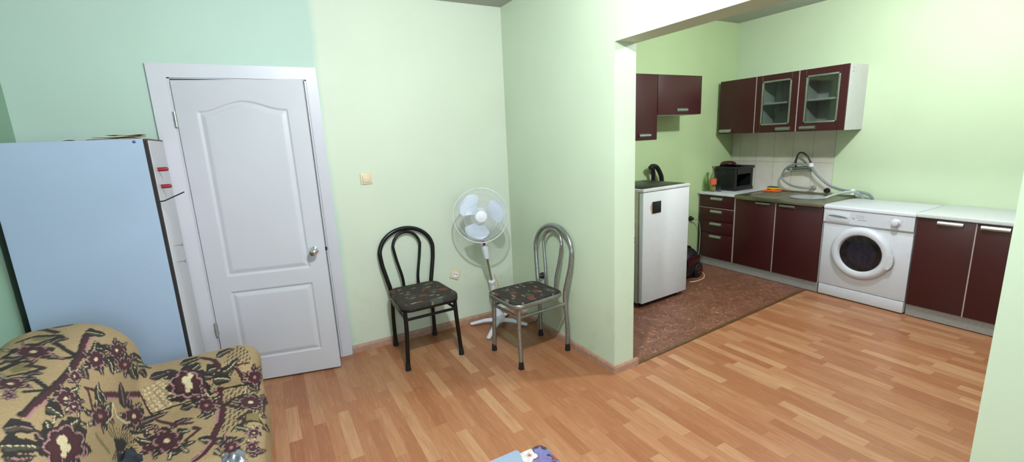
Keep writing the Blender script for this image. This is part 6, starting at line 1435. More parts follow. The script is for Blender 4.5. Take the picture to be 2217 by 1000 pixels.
f10:2397,-830,5,-9,3,-7,-2,-5,-3,-3,-2,-4,1,-6,0,-6,-2,-4,-2,-4,-2,7,-2,7,-1,6,0,6,0,5,1,5,2,4,2,4
l44:2395,-834,-4,-9,-1,-12,2,-14
f00:2461,-771,-20,12,-12,10,-2,6,3,5,1,6,-2,7,1,6,5,4,8,3,12,-9,11,-9,5,-7,2,-7,6,-7,9,-9,3,-6,-11,-4
f10:2461,-771,-12,9,-8,9,-2,6,1,6,0,6,-2,7,-1,6,3,5,3,5,2,-6,2,-7,2,-7,2,-6,2,-7,2,-6,2,-7,2,-6
l34:2459,-765,-4,15,-5,14,-4,15
f00:2401,-742,-10,-2,-8,2,-4,6,-4,8,-4,7,-7,5,-6,6,-5,8,-3,9,13,1,10,-1,7,-4,5,-6,6,-4,6,-4,5,-6,1,-11
f10:2401,-742,-7,2,-6,4,-5,6,-4,7,-5,6,-6,5,-6,6,-6,6,-6,7,8,-4,8,-4,7,-5,5,-6,5,-5,5,-6,5,-6,4,-7
l44:2397,-736,-9,14,-12,12,-15,12
f00:2413,-719,-18,14,-7,-16,-3,-16,-18,6,-25,-1,9,-22,19,-24,-2,-13,-8,-17,15,-21,21,-12,13,-14,11,-26,20,-17,18,8,16,4,33,-16,49,-8,0,20,-18,23,32,6,41,9,-30,22,-60,19,-14,17,-5,24,-26,19,-27,1,-18,6
f20:2417,-738,-15,11,-5,-12,-3,-13,-13,5,-15,0,5,-18,12,-19,-1,-11,-6,-14,10,-16,17,-10,11,-12,9,-20,16,-14,14,6,12,4,24,-13,30,-6,0,16,-11,18,20,4,32,8,-24,17,-37,16,-10,13,-3,20,-19,15,-21,1,-14,5
l09:2409,-754,-12,10,-9,0,-4,-9,5,-15
l36:2407,-748,-13,11,-11,1,-4,-11,5,-17
l09:2395,-776,-9,-2,-1,-12,7,-15,11,-12
l36:2391,-772,-10,-3,-1,-13,7,-17,13,-13
l09:2400,-817,1,-13,9,-15,14,-9,11,0
l36:2397,-818,1,-14,10,-17,14,-10,13,0
l09:2440,-860,13,-13,18,-7,13,3,1,12
l36:2440,-865,15,-15,20,-8,15,4,1,13
l09:2486,-861,21,-4,14,7,-4,14,-19,14
l36:2493,-866,25,-4,20,7,-6,15,-25,16
l09:2489,-828,7,9,-7,15,-17,14,-18,5
l36:2496,-829,9,10,-9,16,-20,15,-20,6
l09:2457,-787,-9,15,-14,12,-14,3,-6,-7
l36:2460,-785,-10,17,-16,14,-15,3,-7,-8
l09:2399,-738,-11,10,-11,0,-4,-9,5,-16
l36:2396,-730,-13,11,-12,1,-5,-11,6,-17
l09:2392,-775,-8,-2,-1,-12,6,-15,12,-12
l36:2388,-771,-10,-3,-1,-13,8,-16,12,-13
l09:2398,-821,1,-13,9,-15,13,-9,11,0
l36:2394,-822,1,-15,10,-16,14,-10,13,0
f40:2452,-805,-12,0,-5,-8,3,-13,11,-12,16,-8,14,-1,6,8,-5,13,-13,13
f40:2422,-785,-9,0,-4,-7,3,-12,8,-12,12,-7,11,0,4,7,-3,11,-10,12
f40:2403,-790,-5,0,-2,-4,1,-7,5,-7,6,-4,5,0,2,4,-1,6,-5,8
f40:2491,-829,15,7,-25,19,-21,1,5,-16
l222:2641,-787,-60,52,-93,33
l212:2474,-635,16,64
l214:2459,-626,-52,46
l230:2377,-660,-142,22,-146,-1,-65,-11
l38:2368,-668,-124,16,-139,1
l230:1991,-646,-60,-26,-34,-31
l38:1997,-655,-60,-25,-35,-32
f00:2401,-491,-11,-8,-9,-5,-6,2,-5,4,-6,4,-8,1,-8,3,-8,6,-8,6,16,6,14,4,9,0,7,-2,9,0,10,2,6,-1,1,-9
f10:2401,-491,-9,-4,-8,-2,-6,2,-5,3,-7,3,-8,1,-8,2,-8,4,-10,4,12,-1,9,-1,9,-1,8,-2,7,-1,7,-2,6,-1,6,-2
l34:2396,-489,-13,3,-16,4,-20,3
f00:2390,-520,4,-10,1,-6,-2,-3,-4,0,-4,-1,-2,-2,-3,-2,-5,1,-7,2,-3,6,-1,5,1,3,3,2,1,4,1,4,3,3,7,-1
f10:2390,-520,1,-6,0,-5,-3,-3,-3,-1,-3,-2,-2,-2,-3,-2,-4,0,-5,0,2,2,3,2,2,2,2,3,3,2,2,3,3,2,2,3
l44:2388,-522,-6,-6,-6,-5,-5,-5
f00:2414,-553,8,-3,6,-3,3,-4,0,-6,1,-5,2,-4,1,-5,-1,-5,-1,-6,-6,3,-5,4,-3,4,-2,5,-3,4,-4,4,-1,4,1,6
f10:2414,-553,5,-4,5,-3,2,-5,1,-5,1,-5,2,-4,2,-5,1,-5,0,-5,-2,4,-3,5,-2,5,-2,4,-2,5,-2,4,-2,5,-2,4
l34:2416,-557,4,-11,5,-10,5,-10
f00:2446,-539,7,10,7,6,5,0,5,-3,5,-2,7,1,7,-1,5,-4,6,-5,-9,-7,-8,-5,-6,-1,-6,0,-5,-2,-5,-3,-5,1,-5,5
f10:2446,-539,6,5,5,3,6,0,5,-1,5,-1,7,0,6,0,7,-2,7,-2,-8,-1,-7,-1,-7,0,-6,0,-6,-1,-5,0,-5,1,-5,0
l34:2451,-539,11,-1,12,1,15,1
f00:2459,-515,11,13,30,15,19,6,13,2,18,6,27,10,26,9,-26,-22,-29,-14,-23,-9,-17,-7,-16,-7,-10,-7,-7,-3,-8,2
f10:2459,-515,7,8,20,9,19,7,16,4,17,5,21,8,25,9,10,0,-27,-11,-21,-7,-19,-7,-20,-7,-19,-7,-15,-5,-8,-3
l44:2465,-512,26,9,43,15,50,19
f00:2582,-421,-60,-22,-92,-26,-17,2,-17,-5,-12,-13,-2,-15,3,-10,-2,-9,-4,-10,3,-11,8,-9,10,-3,7,-1,5,-6,8,-9,9,-5,8,4,4,11,3,9,7,5,12,5,12,11,6,13,7,14,12,12,39,22
f20:2575,-432,-54,-18,-87,-30,-11,-1,-11,2,-12,-3,-9,-10,0,-11,2,-8,-1,-7,-4,-9,1,-9,6,-7,8,-2,6,-1,4,-5,6,-8,7,-4,6,4,4,8,3,8,5,4,10,4,8,8,4,11,-2,9,2,7,26,15,56,28,41,24
l09:2399,-532,0,-7,3,-7,6,-4,5,3
l36:2397,-533,-1,-8,4,-8,7,-4,5,2
l09:2424,-550,6,-4,7,1,4,7,0,8
l36:2425,-553,7,-5,7,2,5,7,-1,9
l09:2450,-523,8,6,9,10,15,12,-12,2
l36:2453,-524,10,7,14,13,22,14,-10,3
l09:2495,-472,39,21,1,7,-89,-28,-23,-13
l36:2520,-461,42,23,2,8,-40,-13,-98,-37
l09:2404,-495,-9,-1,-6,-6,0,-8,6,-7
l36:2402,-492,-10,-1,-8,-8,1,-9,6,-7
f30:2429,-507,-6,-1,-6,-4,-2,-6,1,-6,4,-3,4,0,5,3,3,7,1,6
f00:2285,-669,-18,1,-13,3,-4,3,0,4,-3,4,-7,3,-6,4,-2,4,-1,4,17,-2,15,-2,11,-2,7,-4,9,-3,10,-2,4,-4,-6,-5
f10:2285,-669,-11,2,-9,3,-4,4,-2,4,-5,3,-7,3,-7,4,-5,3,-4,4,9,-3,8,-3,8,-3,7,-3,7,-4,5,-3,4,-4,3,-3
l44:2282,-666,-8,8,-13,8,-18,7
f00:2234,-677,-10,-4,-9,-2,-9,1,-8,3,-9,3,-8,1,-8,3,-8,4,-8,5,8,1,8,1,8,-1,9,-1,8,-1,9,0,9,-1,9,-5
f10:2234,-677,-10,-2,-9,0,-9,1,-8,2,-9,3,-8,1,-8,2,-8,3,-8,4,8,-2,8,-2,8,-1,8,-2,9,-1,9,-2,9,-1,9,-1
l44:2226,-676,-21,3,-19,4,-18,3
f00:2237,-704,6,-6,0,-5,-8,-2,-10,0,-7,-2,-3,-3,-3,-3,-7,-2,-8,-1,-7,7,-5,6,-1,4,3,3,2,4,2,4,7,1,16,-1
f10:2237,-704,-1,-4,-4,-3,-7,-2,-8,-1,-6,-3,-3,-3,-3,-3,-4,-2,-4,-3,0,4,1,4,2,4,3,3,4,2,6,2,7,2,8,2
l44:2229,-705,-17,-4,-11,-6,-4,-7
f00:2308,-729,14,-3,9,-4,2,-5,1,-4,2,-5,5,-4,4,-5,1,-4,1,-5,-11,5,-11,4,-8,4,-5,4,-8,4,-9,4,-4,4,5,5
f10:2308,-729,9,-3,6,-5,3,-4,2,-5,3,-4,5,-4,5,-5,3,-4,3,-5,-6,5,-6,4,-5,4,-5,5,-5,4,-4,4,-3,5,-3,4
l44:2310,-732,7,-10,10,-10,12,-10
f00:2347,-723,6,5,6,2,6,-2,5,-5,5,-3,4,-2,5,-4,4,-6,4,-6,-4,-1,-4,0,-4,2,-4,2,-5,2,-4,0,-6,2,-6,6
f10:2347,-723,7,2,6,0,5,-2,5,-3,5,-3,5,-3,4,-3,4,-4,4,-5,-4,3,-4,2,-4,3,-5,3,-4,2,-5,2,-6,2,-6,2
l34:2353,-725,14,-4,10,-5,10,-6
f00:2334,-685,-12,8,-7,7,1,4,6,4,4,3,1,4,4,4,8,2,8,2,4,-7,3,-6,0,-5,-2,-4,0,-5,2,-5,-1,-5,-7,-1
f10:2334,-685,-6,6,-3,6,1,5,4,3,2,4,2,4,3,4,4,3,6,3,-2,-4,-2,-4,-2,-4,-1,-5,-2,-4,-1,-4,-1,-5,-1,-4
l44:2335,-681,2,9,3,10,4,9
f00:2274,-665,-21,3,-24,4,-18,-2,-2,-8,7,-11,3,-7,-7,-5,-7,-8,6,-9,20,-8,22,-4,17,-4,15,-8,20,-9,18,-5,12,3,5,7,5,4,10,0,11,0,4,7,-5,11,-10,11,-7,8,-2,9,-4,12,-12,10,-19,3,-20,-3
f20:2279,-672,-17,3,-20,3,-14,-2,-2,-7,5,-8,2,-6,-6,-4,-5,-6,5,-8,16,-6,18,-3,14,-3,13,-6,16,-8,15,-4,10,3,4,6,4,3,9,0,10,0,3,6,-4,9,-9,8,-6,7,-2,7,-4,9,-10,8,-16,2,-15,-2
l09:2342,-701,2,5,-4,8,-9,6,-11,1
l36:2346,-701,2,6,-4,8,-10,6,-12,2
l09:2292,-674,-14,5,-17,2,-11,-3,0,-7
l36:2291,-671,-15,6,-19,1,-12,-3,0,-7
l09:2237,-685,-11,-2,-2,-5,7,-7,14,-4
l36:2231,-683,-12,-2,-3,-6,8,-7,15,-6
l09:2266,-715,6,-6,14,-6,15,-1,9,3
l36:2262,-717,7,-7,15,-6,18,-1,10,3
l09:2331,-725,10,-4,7,2,1,6,-5,7
l36:2334,-728,11,-4,7,2,2,6,-6,8
f30:2292,-691,-10,-1,-4,-4,3,-5,10,-4,12,-2,9,1,3,3,-3,6,-8,4
f00:2056,-770,-21,3,-17,3,-11,6,-8,6,-9,7,-10,6,-8,6,-5,7,-3,8,14,-4,13,-4,11,-6,10,-6,11,-5,14,-5,11,-5,6,-8
f10:2056,-770,-17,4,-14,5,-11,5,-10,6,-9,6,-10,6,-9,6,-6,7,-6,7,9,-6,9,-6,9,-6,10,-5,10,-6,11,-6,11,-5,11,-6
l44:2045,-765,-25,13,-23,13,-21,13
f00:2030,-788,-1,-7,-4,-4,-9,1,-11,4,-10,2,-8,-1,-8,1,-11,2,-12,3,2,7,2,5,6,2,8,0,6,2,6,2,9,-2,15,-7
f10:2030,-788,-5,-3,-6,-1,-10,1,-10,2,-9,1,-7,0,-8,-1,-9,1,-10,1,7,2,7,1,7,1,7,1,8,-1,9,0,9,-2,10,-1
l44:2021,-787,-21,4,-19,0,-16,-2
f00:2047,-815,16,-11,8,-8,-1,-4,-8,-1,-5,-2,-3,-3,-6,-2,-13,1,-14,2,-5,6,-3,6,1,3,4,3,0,5,-3,5,2,4,11,-1
f10:2047,-815,8,-8,4,-6,-1,-4,-6,-2,-4,-2,-3,-3,-5,-2,-9,-1,-10,0,5,2,4,3,4,2,3,3,3,3,2,4,2,3,1,4
l44:2046,-818,-4,-9,-6,-7,-9,-6
f00:2109,-851,22,-9,15,-8,5,-8,-1,-8,0,-7,2,-8,-1,-8,-7,-7,-9,-7,-6,9,-6,10,-3,8,-2,8,-6,8,-9,8,-5,8,2,6
f10:2109,-851,15,-8,11,-8,5,-8,2,-7,1,-8,2,-8,0,-8,-4,-8,-6,-7,2,8,0,8,-1,8,-2,8,-3,8,-4,8,-5,8,-6,7
l44:2115,-857,13,-17,7,-18,2,-18
f00:2165,-853,8,4,8,2,9,-3,9,-6,9,-4,9,-3,9,-4,8,-6,7,-7,-11,-2,-9,-1,-9,1,-7,4,-9,1,-8,1,-8,4,-7,8
f10:2165,-853,8,1,9,-1,9,-3,8,-4,9,-4,8,-3,9,-3,8,-5,8,-5,-9,2,-8,3,-9,3,-8,3,-8,3,-9,3,-8,3,-9,4
l34:2173,-856,19,-8,18,-6,19,-7
f00:2125,-792,-16,10,-9,8,1,6,5,4,1,5,-3,6,-1,6,4,4,5,5,15,-10,13,-9,6,-7,2,-6,5,-7,6,-7,-1,-5,-13,-3
f10:2125,-792,-8,8,-4,7,0,5,3,5,0,5,-3,7,-2,6,0,5,1,6,5,-7,4,-7,4,-6,2,-7,2,-6,0,-5,0,-6,-2,-5
l44:2127,-787,2,12,-3,13,-8,14
f00:2067,-763,-13,-1,-20,6,-23,5,-13,-5,5,-13,14,-14,7,-10,-3,-9,-1,-11,13,-14,24,-10,23,-5,17,-7,18,-12,20,-14,19,-6,12,7,4,12,5,7,15,1,17,4,0,12,-19,15,-24,13,-16,11,-10,13,-15,15,-22,12,-20,2
f20:2073,-773,-10,-1,-16,5,-19,4,-10,-3,4,-11,11,-11,6,-9,-3,-6,0,-10,11,-11,19,-8,18,-4,14,-5,15,-10,17,-11,16,-4,9,5,2,10,3,5,12,1,13,3,-1,9,-15,12,-19,11,-12,8,-8,10,-12,13,-17,9,-17,2
l09:2154,-848,15,-3,7,4,-5,9,-13,10
l36:2160,-852,16,-4,8,5,-4,10,-15,11
l09:2142,-809,-2,8,-12,10,-16,7,-12,0
l36:2147,-809,-2,10,-13,11,-18,7,-14,0
l09:2071,-776,-15,7,-13,1,-6,-5,5,-9
l36:2068,-772,-17,8,-14,1,-7,-5,6,-10
l09:2040,-795,-8,-4,3,-8,12,-9,16,-6
l36:2033,-793,-8,-4,3,-10,14,-10,17,-6
l09:2090,-838,11,-10,15,-7,13,-2,5,6
l36:2089,-841,12,-11,17,-8,14,-2,6,6
f40:2092,-802,-9,0,-2,-5,4,-6,10,-7,12,-4,8,0,3,4,-5,7,-10,7
f00:2255,-466,-15,8,-3,10,25,18,109,47,29,19,224,72,-226,-92,-23,-18,-58,-29,-37,-20
f10:2255,-466,-6,10,3,11,56,29,69,33,28,18,6,0,-26,-18,-33,-21,-79,-37,-14,-14
l34:2259,-456,99,56,246,109
f00:2179,-487,-15,-5,-11,-1,-6,2,-4,5,-5,3,-7,1,-6,2,-3,5,-1,5,15,4,14,4,9,0,7,-1,8,-1,10,1,4,-4,-3,-8
f10:2179,-487,-11,-1,-9,0,-6,3,-4,4,-5,2,-7,1,-7,2,-5,3,-4,3,8,-1,7,0,8,-1,7,-2,6,-2,6,-2,5,-3,5,-3
l34:2174,-484,-12,6,-14,5,-17,2
f00:2174,-542,17,-8,11,-7,2,-6,-5,-6,-5,-5,-3,-6,-6,-5,-11,-4,-14,-4,-2,7,-1,5,2,6,3,5,-1,6,-4,6,-1,6,6,5
f10:2174,-542,10,-7,7,-7,2,-6,-3,-6,-3,-5,-3,-6,-5,-5,-9,-4,-10,-5,6,5,5,5,4,5,3,6,2,6,0,5,-2,7,-2,6
l44:2176,-548,4,-13,-3,-13,-9,-12
f00:2232,-562,23,-5,17,-5,8,-6,4,-7,6,-7,9,-6,7,-7,1,-7,1,-7,-17,6,-16,5,-11,6,-9,7,-11,6,-12,6,-8,6,1,7
f10:2232,-562,16,-5,13,-6,8,-6,6,-7,7,-7,9,-6,8,-7,5,-6,4,-7,-9,6,-9,7,-9,6,-8,6,-9,7,-8,6,-8,6,-8,7
l44:2239,-568,18,-14,19,-14,20,-15
f00:2281,-541,8,7,9,5,11,1,10,-1,9,-2,8,-2,6,-3,7,-6,7,-6,-6,-1,-6,0,-7,2,-7,2,-7,0,-8,-2,-10,-1,-12,3
f10:2281,-541,9,5,10,3,10,1,10,-1,9,-1,7,-2,6,-3,7,-4,7,-5,-7,3,-6,2,-7,3,-7,2,-8,1,-9,0,-10,-1,-11,-2
l44:2290,-540,23,3,19,-2,15,-5
f00:2268,-480,1,10,10,12,27,15,60,25,31,17,7,-11,-27,-17,-23,-16,-23,-13,-30,-12
f10:2268,-480,8,10,15,12,27,15,50,22,31,18,2,-3,-30,-18,-39,-19,-27,-15,-20,-12
l34:2283,-471,55,30,74,42
f00:2387,-384,-122,-49,-53,-29,-21,-11,-20,-4,-23,-8,-14,-16,4,-16,13,-11,9,-9,4,-12,10,-14,18,-9,20,0,16,4,15,1,21,-6,25,-3,14,6,-1,14,-10,13,-1,10,9,9,10,15,0,17,-12,11,-16,5,-4,10,23,24,83,48
f20:2264,-444,-36,-16,-23,-16,-14,-8,-15,-3,-18,-6,-10,-12,5,-13,10,-9,7,-8,4,-9,7,-11,15,-7,16,0,13,4,12,0,17,-4,19,-3,12,5,-2,11,-7,10,-1,8,8,8,7,11,-1,13,-11,9,-14,4,-6,6,6,15,11,18
l09:2172,-534,2,-9,9,-8,14,-4,12,2
l36:2168,-536,2,-9,10,-9,16,-4,13,2
l09:2236,-556,15,-5,14,1,6,6,-4,9
l36:2239,-560,16,-6,16,1,7,7,-5,10
l09:2271,-530,9,6,2,10,-6,10,-12,4
l36:2278,-531,10,7,1,11,-6,11,-13,5
l09:2254,-482,7,14,-3,9,-17,-4,-20,-12
l36:2261,-477,12,17,1,11,-22,-4,-27,-16
l09:2190,-487,-12,0,-14,-8,-5,-12,6,-9
l36:2190,-482,-15,-1,-15,-9,-6,-13,6,-11
f40:2214,-508,-9,-3,-6,-7,2,-7,8,-6,11,-1,8,2,4,6,-2,7,-6,7
f00:1958,-480,-8,0,-5,0,-1,2,0,3,0,3,-1,2,1,3,2,4,4,4,4,-1,4,-1,1,-2,0,-2,2,-2,3,-1,1,-2,-3,-4
f10:1958,-480,-5,1,-4,1,-1,2,0,3,0,2,-1,2,0,3,1,3,2,4,0,-3,1,-2,0,-3,1,-2,0,-2,2,-2,1,-2,1,-2
l44:1956,-478,-3,5,-2,5,-1,6
f00:1937,-496,-2,-4,-2,-2,-3,0,-4,1,-3,0,-3,-1,-3,-1,-4,1,-4,1,2,3,2,3,3,2,3,1,3,1,3,2,4,0,4,-2
f10:1937,-496,-2,-2,-3,-1,-3,0,-4,0,-3,0,-3,-1,-3,-1,-4,0,-3,0,3,1,3,1,3,1,3,1,3,1,3,0,3,0,4,0
l44:1934,-496,-7,0,-8,-1,-6,-2
f00:1938,-510,3,-4,1,-3,-2,-2,-4,-2,-2,-1,-1,-2,-1,-2,-4,-1,-4,-1,-2,3,-2,3,0,2,1,3,1,2,0,3,2,2,6,1
f10:1938,-510,0,-3,0,-3,-2,-2,-3,-1,-2,-2,-1,-2,-1,-2,-2,-2,-3,-1,1,2,0,2,1,2,2,2,1,2,2,2,2,2,2,2
l34:1935,-511,-4,-5,-4,-5,-2,-5
f00:1959,-524,7,-2,5,-2,2,-3,1,-2,1,-3,3,-2,3,-3,1,-2,1,-3,-7,2,-6,3,-4,2,-2,2,-4,2,-4,3,-2,2,1,3
f10:1959,-524,5,-2,3,-3,2,-2,2,-3,2,-2,3,-2,3,-3,2,-2,2,-3,-4,3,-3,2,-4,2,-3,3,-2,2,-3,2,-2,3,-1,2
l34:1961,-526,4,-6,6,-5,7,-6
f00:1982,-512,2,5,3,3,4,1,5,-1,4,0,4,0,5,0,5,-2,5,-2,-4,-2,-3,-2,-4,-1,-4,0,-4,-2,-3,-1,-4,-1,-5,2
f10:1982,-512,3,3,3,2,4,1,4,0,5,0,4,0,4,0,5,-1,5,-1,-5,0,-4,0,-4,-1,-4,0,-4,0,-4,-1,-4,-1,-4,0
l44:1985,-511,9,1,9,1,10,1
f00:1982,-498,-1,6,1,4,4,3,5,3,5,2,4,4,6,3,6,2,7,1,-3,-5,-3,-5,-3,-3,-5,-3,-3,-4,-2,-4,-3,-3,-7,-1
f10:1982,-498,1,5,2,3,4,3,5,3,4,3,4,3,5,3,6,3,6,2,-5,-3,-5,-4,-4,-3,-4,-3,-4,-3,-4,-3,-4,-3,-3,-3
l44:1985,-495,8,6,9,7,10,8
f00:1971,-467,-6,3,-9,-4,-8,-9,-5,-7,-6,-4,-8,-4,-5,-6,1,-7,7,-5,6,-4,3,-5,4,-7,7,-5,8,-1,6,2,3,3,6,0,9,-1,7,1,1,6,-4,7,-2,6,1,6,5,7,2,8,-3,7,-8,1,-7,0,-3,5
f20:1966,-475,-5,2,-7,-3,-5,-7,-4,-5,-4,-3,-6,-3,-4,-5,1,-6,5,-4,5,-3,2,-4,3,-6,5,-4,7,-1,4,2,4,3,4,-1,7,-1,6,1,1,5,-3,6,-2,5,2,4,3,6,2,7,-4,5,-6,1,-6,0,-2,3
l09:1958,-483,-4,3,-5,-1,-5,-5,-1,-6
l36:1959,-480,-4,3,-7,-2,-5,-5,-1,-6
l09:1939,-501,-3,-3,0,-5,3,-4,6,-1
l36:1937,-500,-4,-4,0,-6,4,-4,6,-1
l09:1954,-520,4,-4,5,-2,5,1,1,4
l36:1954,-522,4,-4,6,-2,5,1,1,4
l09:1976,-517,5,1,3,3,-1,5,-3,4
l36:1978,-518,5,1,3,3,0,6,-4,4
l09:1978,-494,2,6,-2,5,-4,2,-6,-3
l36:1980,-493,2,6,-1,6,-5,2,-6,-2
f40:1959,-497,-3,-1,-3,-3,0,-4,3,-3,3,-1,4,0,2,3,0,4,-2,3
f00:1865,-487,-8,0,-5,2,-1,4,1,4,0,4,-2,3,-1,3,1,5,3,5,7,0,6,-2,2,-3,1,-3,2,-3,3,-3,0,-4,-3,-5
f10:1865,-487,-5,2,-3,2,-1,4,0,4,-1,4,-1,3,-2,3,1,4,0,4,2,-3,2,-3,2,-3,1,-3,1,-4,1,-3,1,-4,1,-4
l34:1864,-484,-2,8,-2,8,-4,7
f00:1844,-495,-5,-5,-5,-3,-5,-1,-4,2,-4,1,-5,1,-4,2,-4,3,-3,4,5,2,5,1,4,-1,4,-1,5,1,5,1,5,0,3,-2
f10:1844,-495,-5,-3,-5,-2,-4,0,-5,1,-4,1,-4,0,-4,2,-4,2,-4,3,4,-1,4,-2,4,-1,5,0,4,-1,5,0,4,0,5,1
l34:1840,-495,-10,-1,-10,1,-9,2
f00:1849,-517,5,-3,2,-3,-1,-1,-3,-2,-1,-1,1,-3,0,-1,-2,-2,-2,-1,-6,3,-6,3,-2,2,0,2,-2,2,-1,2,2,2,6,1
f10:1849,-517,1,-2,1,-3,-1,-1,-2,-2,-1,-2,1,-2,0,-2,0,-2,0,-1,-2,2,-2,2,-1,2,-1,2,0,2,1,2,1,2,2,1
l44:1847,-518,-4,-4,-1,-5,3,-4
f00:1874,-523,7,0,6,-1,3,-2,1,-2,3,-2,3,-2,2,-1,2,-3,1,-2,-6,0,-6,1,-3,1,-3,2,-4,1,-5,1,-2,2,-1,3
f10:1874,-523,5,-1,5,-1,2,-2,3,-2,2,-2,4,-2,2,-1,3,-2,2,-2,-4,1,-3,2,-3,1,-3,2,-3,2,-3,1,-3,2,-3,2
l44:1877,-525,6,-4,7,-4,7,-3
f00:1890,-520,4,3,4,2,4,-1,4,-2,3,-2,4,-1,4,-1,4,-2,4,-3,-3,-1,-4,-2,-4,1,-4,0,-4,0,-4,0,-4,1,-4,3
f10:1890,-520,4,1,4,1,4,-1,4,-2,3,-1,4,-1,4,-1,4,-1,4,-2,-4,1,-4,0,-4,1,-4,1,-3,0,-4,1,-4,1,-4,1
l44:1893,-521,9,-2,9,-2,9,-1
f00:1889,-496,-6,5,-3,5,1,3,4,2,4,2,3,3,4,2,7,2,7,1,-1,-4,-1,-4,-3,-3,-3,-2,-1,-3,0,-4,-1,-3,-4,-1
f10:1889,-496,-3,4,-1,4,1,3,3,3,3,2,3,3,4,2,5,2,6,2,-4,-3,-4,-2,-4,-3,-3,-2,-2,-3,-2,-3,-1,-3,0,-3
l34:1890,-493,1,6,5,7,8,5
f00:1871,-477,-8,1,-9,-4,-6,-7,-4,-5,-7,-2,-9,-3,-4,-5,4,-6,8,-4,6,-3,3,-5,5,-5,9,-4,9,0,7,2,5,2,8,-1,10,-1,7,1,0,5,-4,6,-2,5,3,4,4,6,-1,7,-7,4,-10,1,-7,1,-4,4
f20:1869,-484,-7,2,-7,-4,-4,-5,-3,-4,-5,-2,-7,-2,-4,-4,4,-5,6,-3,5,-3,2,-3,4,-5,7,-3,7,0,5,2,5,1,6,-1,8,0,6,1,0,4,-3,5,-2,4,3,3,3,5,-1,5,-6,3,-8,1,-5,1,-4,3
l09:1855,-492,-6,1,-5,-2,-3,-4,3,-4
l36:1854,-490,-6,1,-7,-3,-2,-4,2,-5
l09:1844,-509,-2,-3,2,-4,6,-2,6,0
l36:1841,-509,-2,-4,3,-4,7,-2,6,0
l09:1869,-521,5,-3,7,0,4,1,0,4
l36:1869,-523,7,-2,7,-1,4,2,0,4
l09:1890,-514,6,1,1,4,-2,4,-5,3
l36:1893,-515,6,2,2,4,-3,4,-6,3
l09:1883,-495,0,4,-4,3,-6,1,-6,-3
l36:1885,-494,0,5,-4,4,-7,0,-6,-3
f30:1867,-502,-5,0,-2,-3,0,-3,3,-2,5,-1,4,0,3,3,-1,3,-3,2
f00:1886,-557,-14,0,-10,0,-7,3,-4,4,-5,3,-5,3,-4,4,-2,5,0,5,8,-2,8,-2,6,-3,5,-3,7,-2,8,-2,7,-3,2,-4
f10:1886,-557,-10,1,-9,2,-7,2,-5,4,-5,3,-5,3,-5,3,-3,5,-2,4,4,-4,5,-3,5,-3,5,-3,6,-3,6,-3,7,-3,6,-2
l44:1880,-555,-15,6,-13,7,-11,7
f00:1681,-632,-12,-9,-8,-5,-8,0,-7,2,-7,1,-7,0,-7,1,-6,2,-7,4,7,4,7,3,7,1,7,1,8,1,7,2,7,1,9,-4
f10:1681,-632,-12,-6,-9,-3,-7,0,-7,1,-7,0,-7,0,-7,1,-6,1,-7,2,7,0,7,0,7,0,6,1,7,0,7,0,8,0,8,1
l44:1670,-634,-18,-1,-15,0,-16,-1
f00:1674,-652,11,-4,7,-3,-10,-4,-11,-3,-6,-1,-3,-3,-4,-1,-7,-1,-8,0,-3,5,-2,4,2,3,3,2,1,3,1,3,4,2,9,-1
f10:1674,-652,2,-4,-1,-3,-5,-3,-6,-2,-5,-2,-3,-2,-3,-2,-5,-1,-5,-1,2,3,3,2,2,2,3,2,3,2,4,2,4,2,4,2
l44:1669,-654,-10,-5,-7,-5,-6,-5
f00:1929,-605,12,-1,10,-2,6,-3,4,-5,5,-4,7,-3,6,-4,4,-5,4,-5,-11,2,-10,2,-8,3,-7,4,-7,3,-9,2,-5,4,-2,5
f10:1929,-605,9,-2,8,-3,6,-4,5,-4,6,-3,7,-4,6,-3,6,-4,5,-5,-7,4,-8,3,-6,3,-7,4,-7,3,-6,4,-6,4,-6,3
l34:1934,-608,13,-9,14,-8,16,-7
f00:1952,-599,5,4,7,1,8,-3,8,-3,8,-3,8,0,7,-2,9,-2,8,-4,-6,-3,-6,-3,-7,0,-8,1,-7,0,-7,0,-8,2,-9,7
f10:1952,-599,6,1,8,-1,8,-2,8,-3,7,-2,8,-1,7,0,8,-2,8,-2,-7,0,-7,0,-8,1,-7,0,-8,2,-7,2,-8,2,-8,3
l34:1959,-601,18,-6,17,-3,16,-1
f00:1934,-570,-15,8,-9,7,-1,4,4,3,3,3,2,3,4,2,9,2,11,0,3,-4,2,-5,-1,-3,-3,-3,1,-5,4,-5,1,-4,-5,-2
f10:1934,-570,-9,7,-6,5,-1,4,2,4,2,3,2,3,4,3,7,2,7,1,-4,-2,-3,-3,-3,-3,-2,-3,-1,-4,0,-4,1,-4,1,-4
l34:1932,-566,-3,10,1,8,7,7
f00:1888,-554,-10,0,-15,3,-16,1,-177,-67,-6,-11,2,-9,-3,-6,-8,-7,-5,-8,7,-7,20,-2,213,66,12,-3,12,-7,16,-6,14,-1,6,6,2,6,5,3,12,2,10,3,-2,7,-13,8,-14,7,-8,5,-5,8,-10,9,-15,4,-14,-1
f20:1892,-559,-8,0,-12,2,-13,1,-173,-65,-7,-9,3,-7,-4,-5,-10,-7,-5,-7,7,-5,212,66,12,-2,9,-2,10,-6,12,-5,11,0,5,4,1,5,5,3,9,1,8,3,-1,5,-11,7,-11,5,-6,4,-4,6,-8,7,-12,4,-11,-1
l09:1946,-596,8,1,3,4,-4,5,-10,5
l36:1950,-597,10,0,3,4,-5,7,-11,4
l09:1930,-571,-3,5,-9,5,-10,2,-8,-2
l36:1933,-570,-4,6,-10,5,-11,2,-8,-2
l09:1882,-561,-11,3,-8,-2,-2,-4,5,-5
l36:1879,-558,-11,2,-10,-1,-171,-66,1,-7
l09:1682,-644,-11,-6,1,-5,15,-2,200,64
l36:1674,-645,-9,-6,1,-6,12,-3,207,66
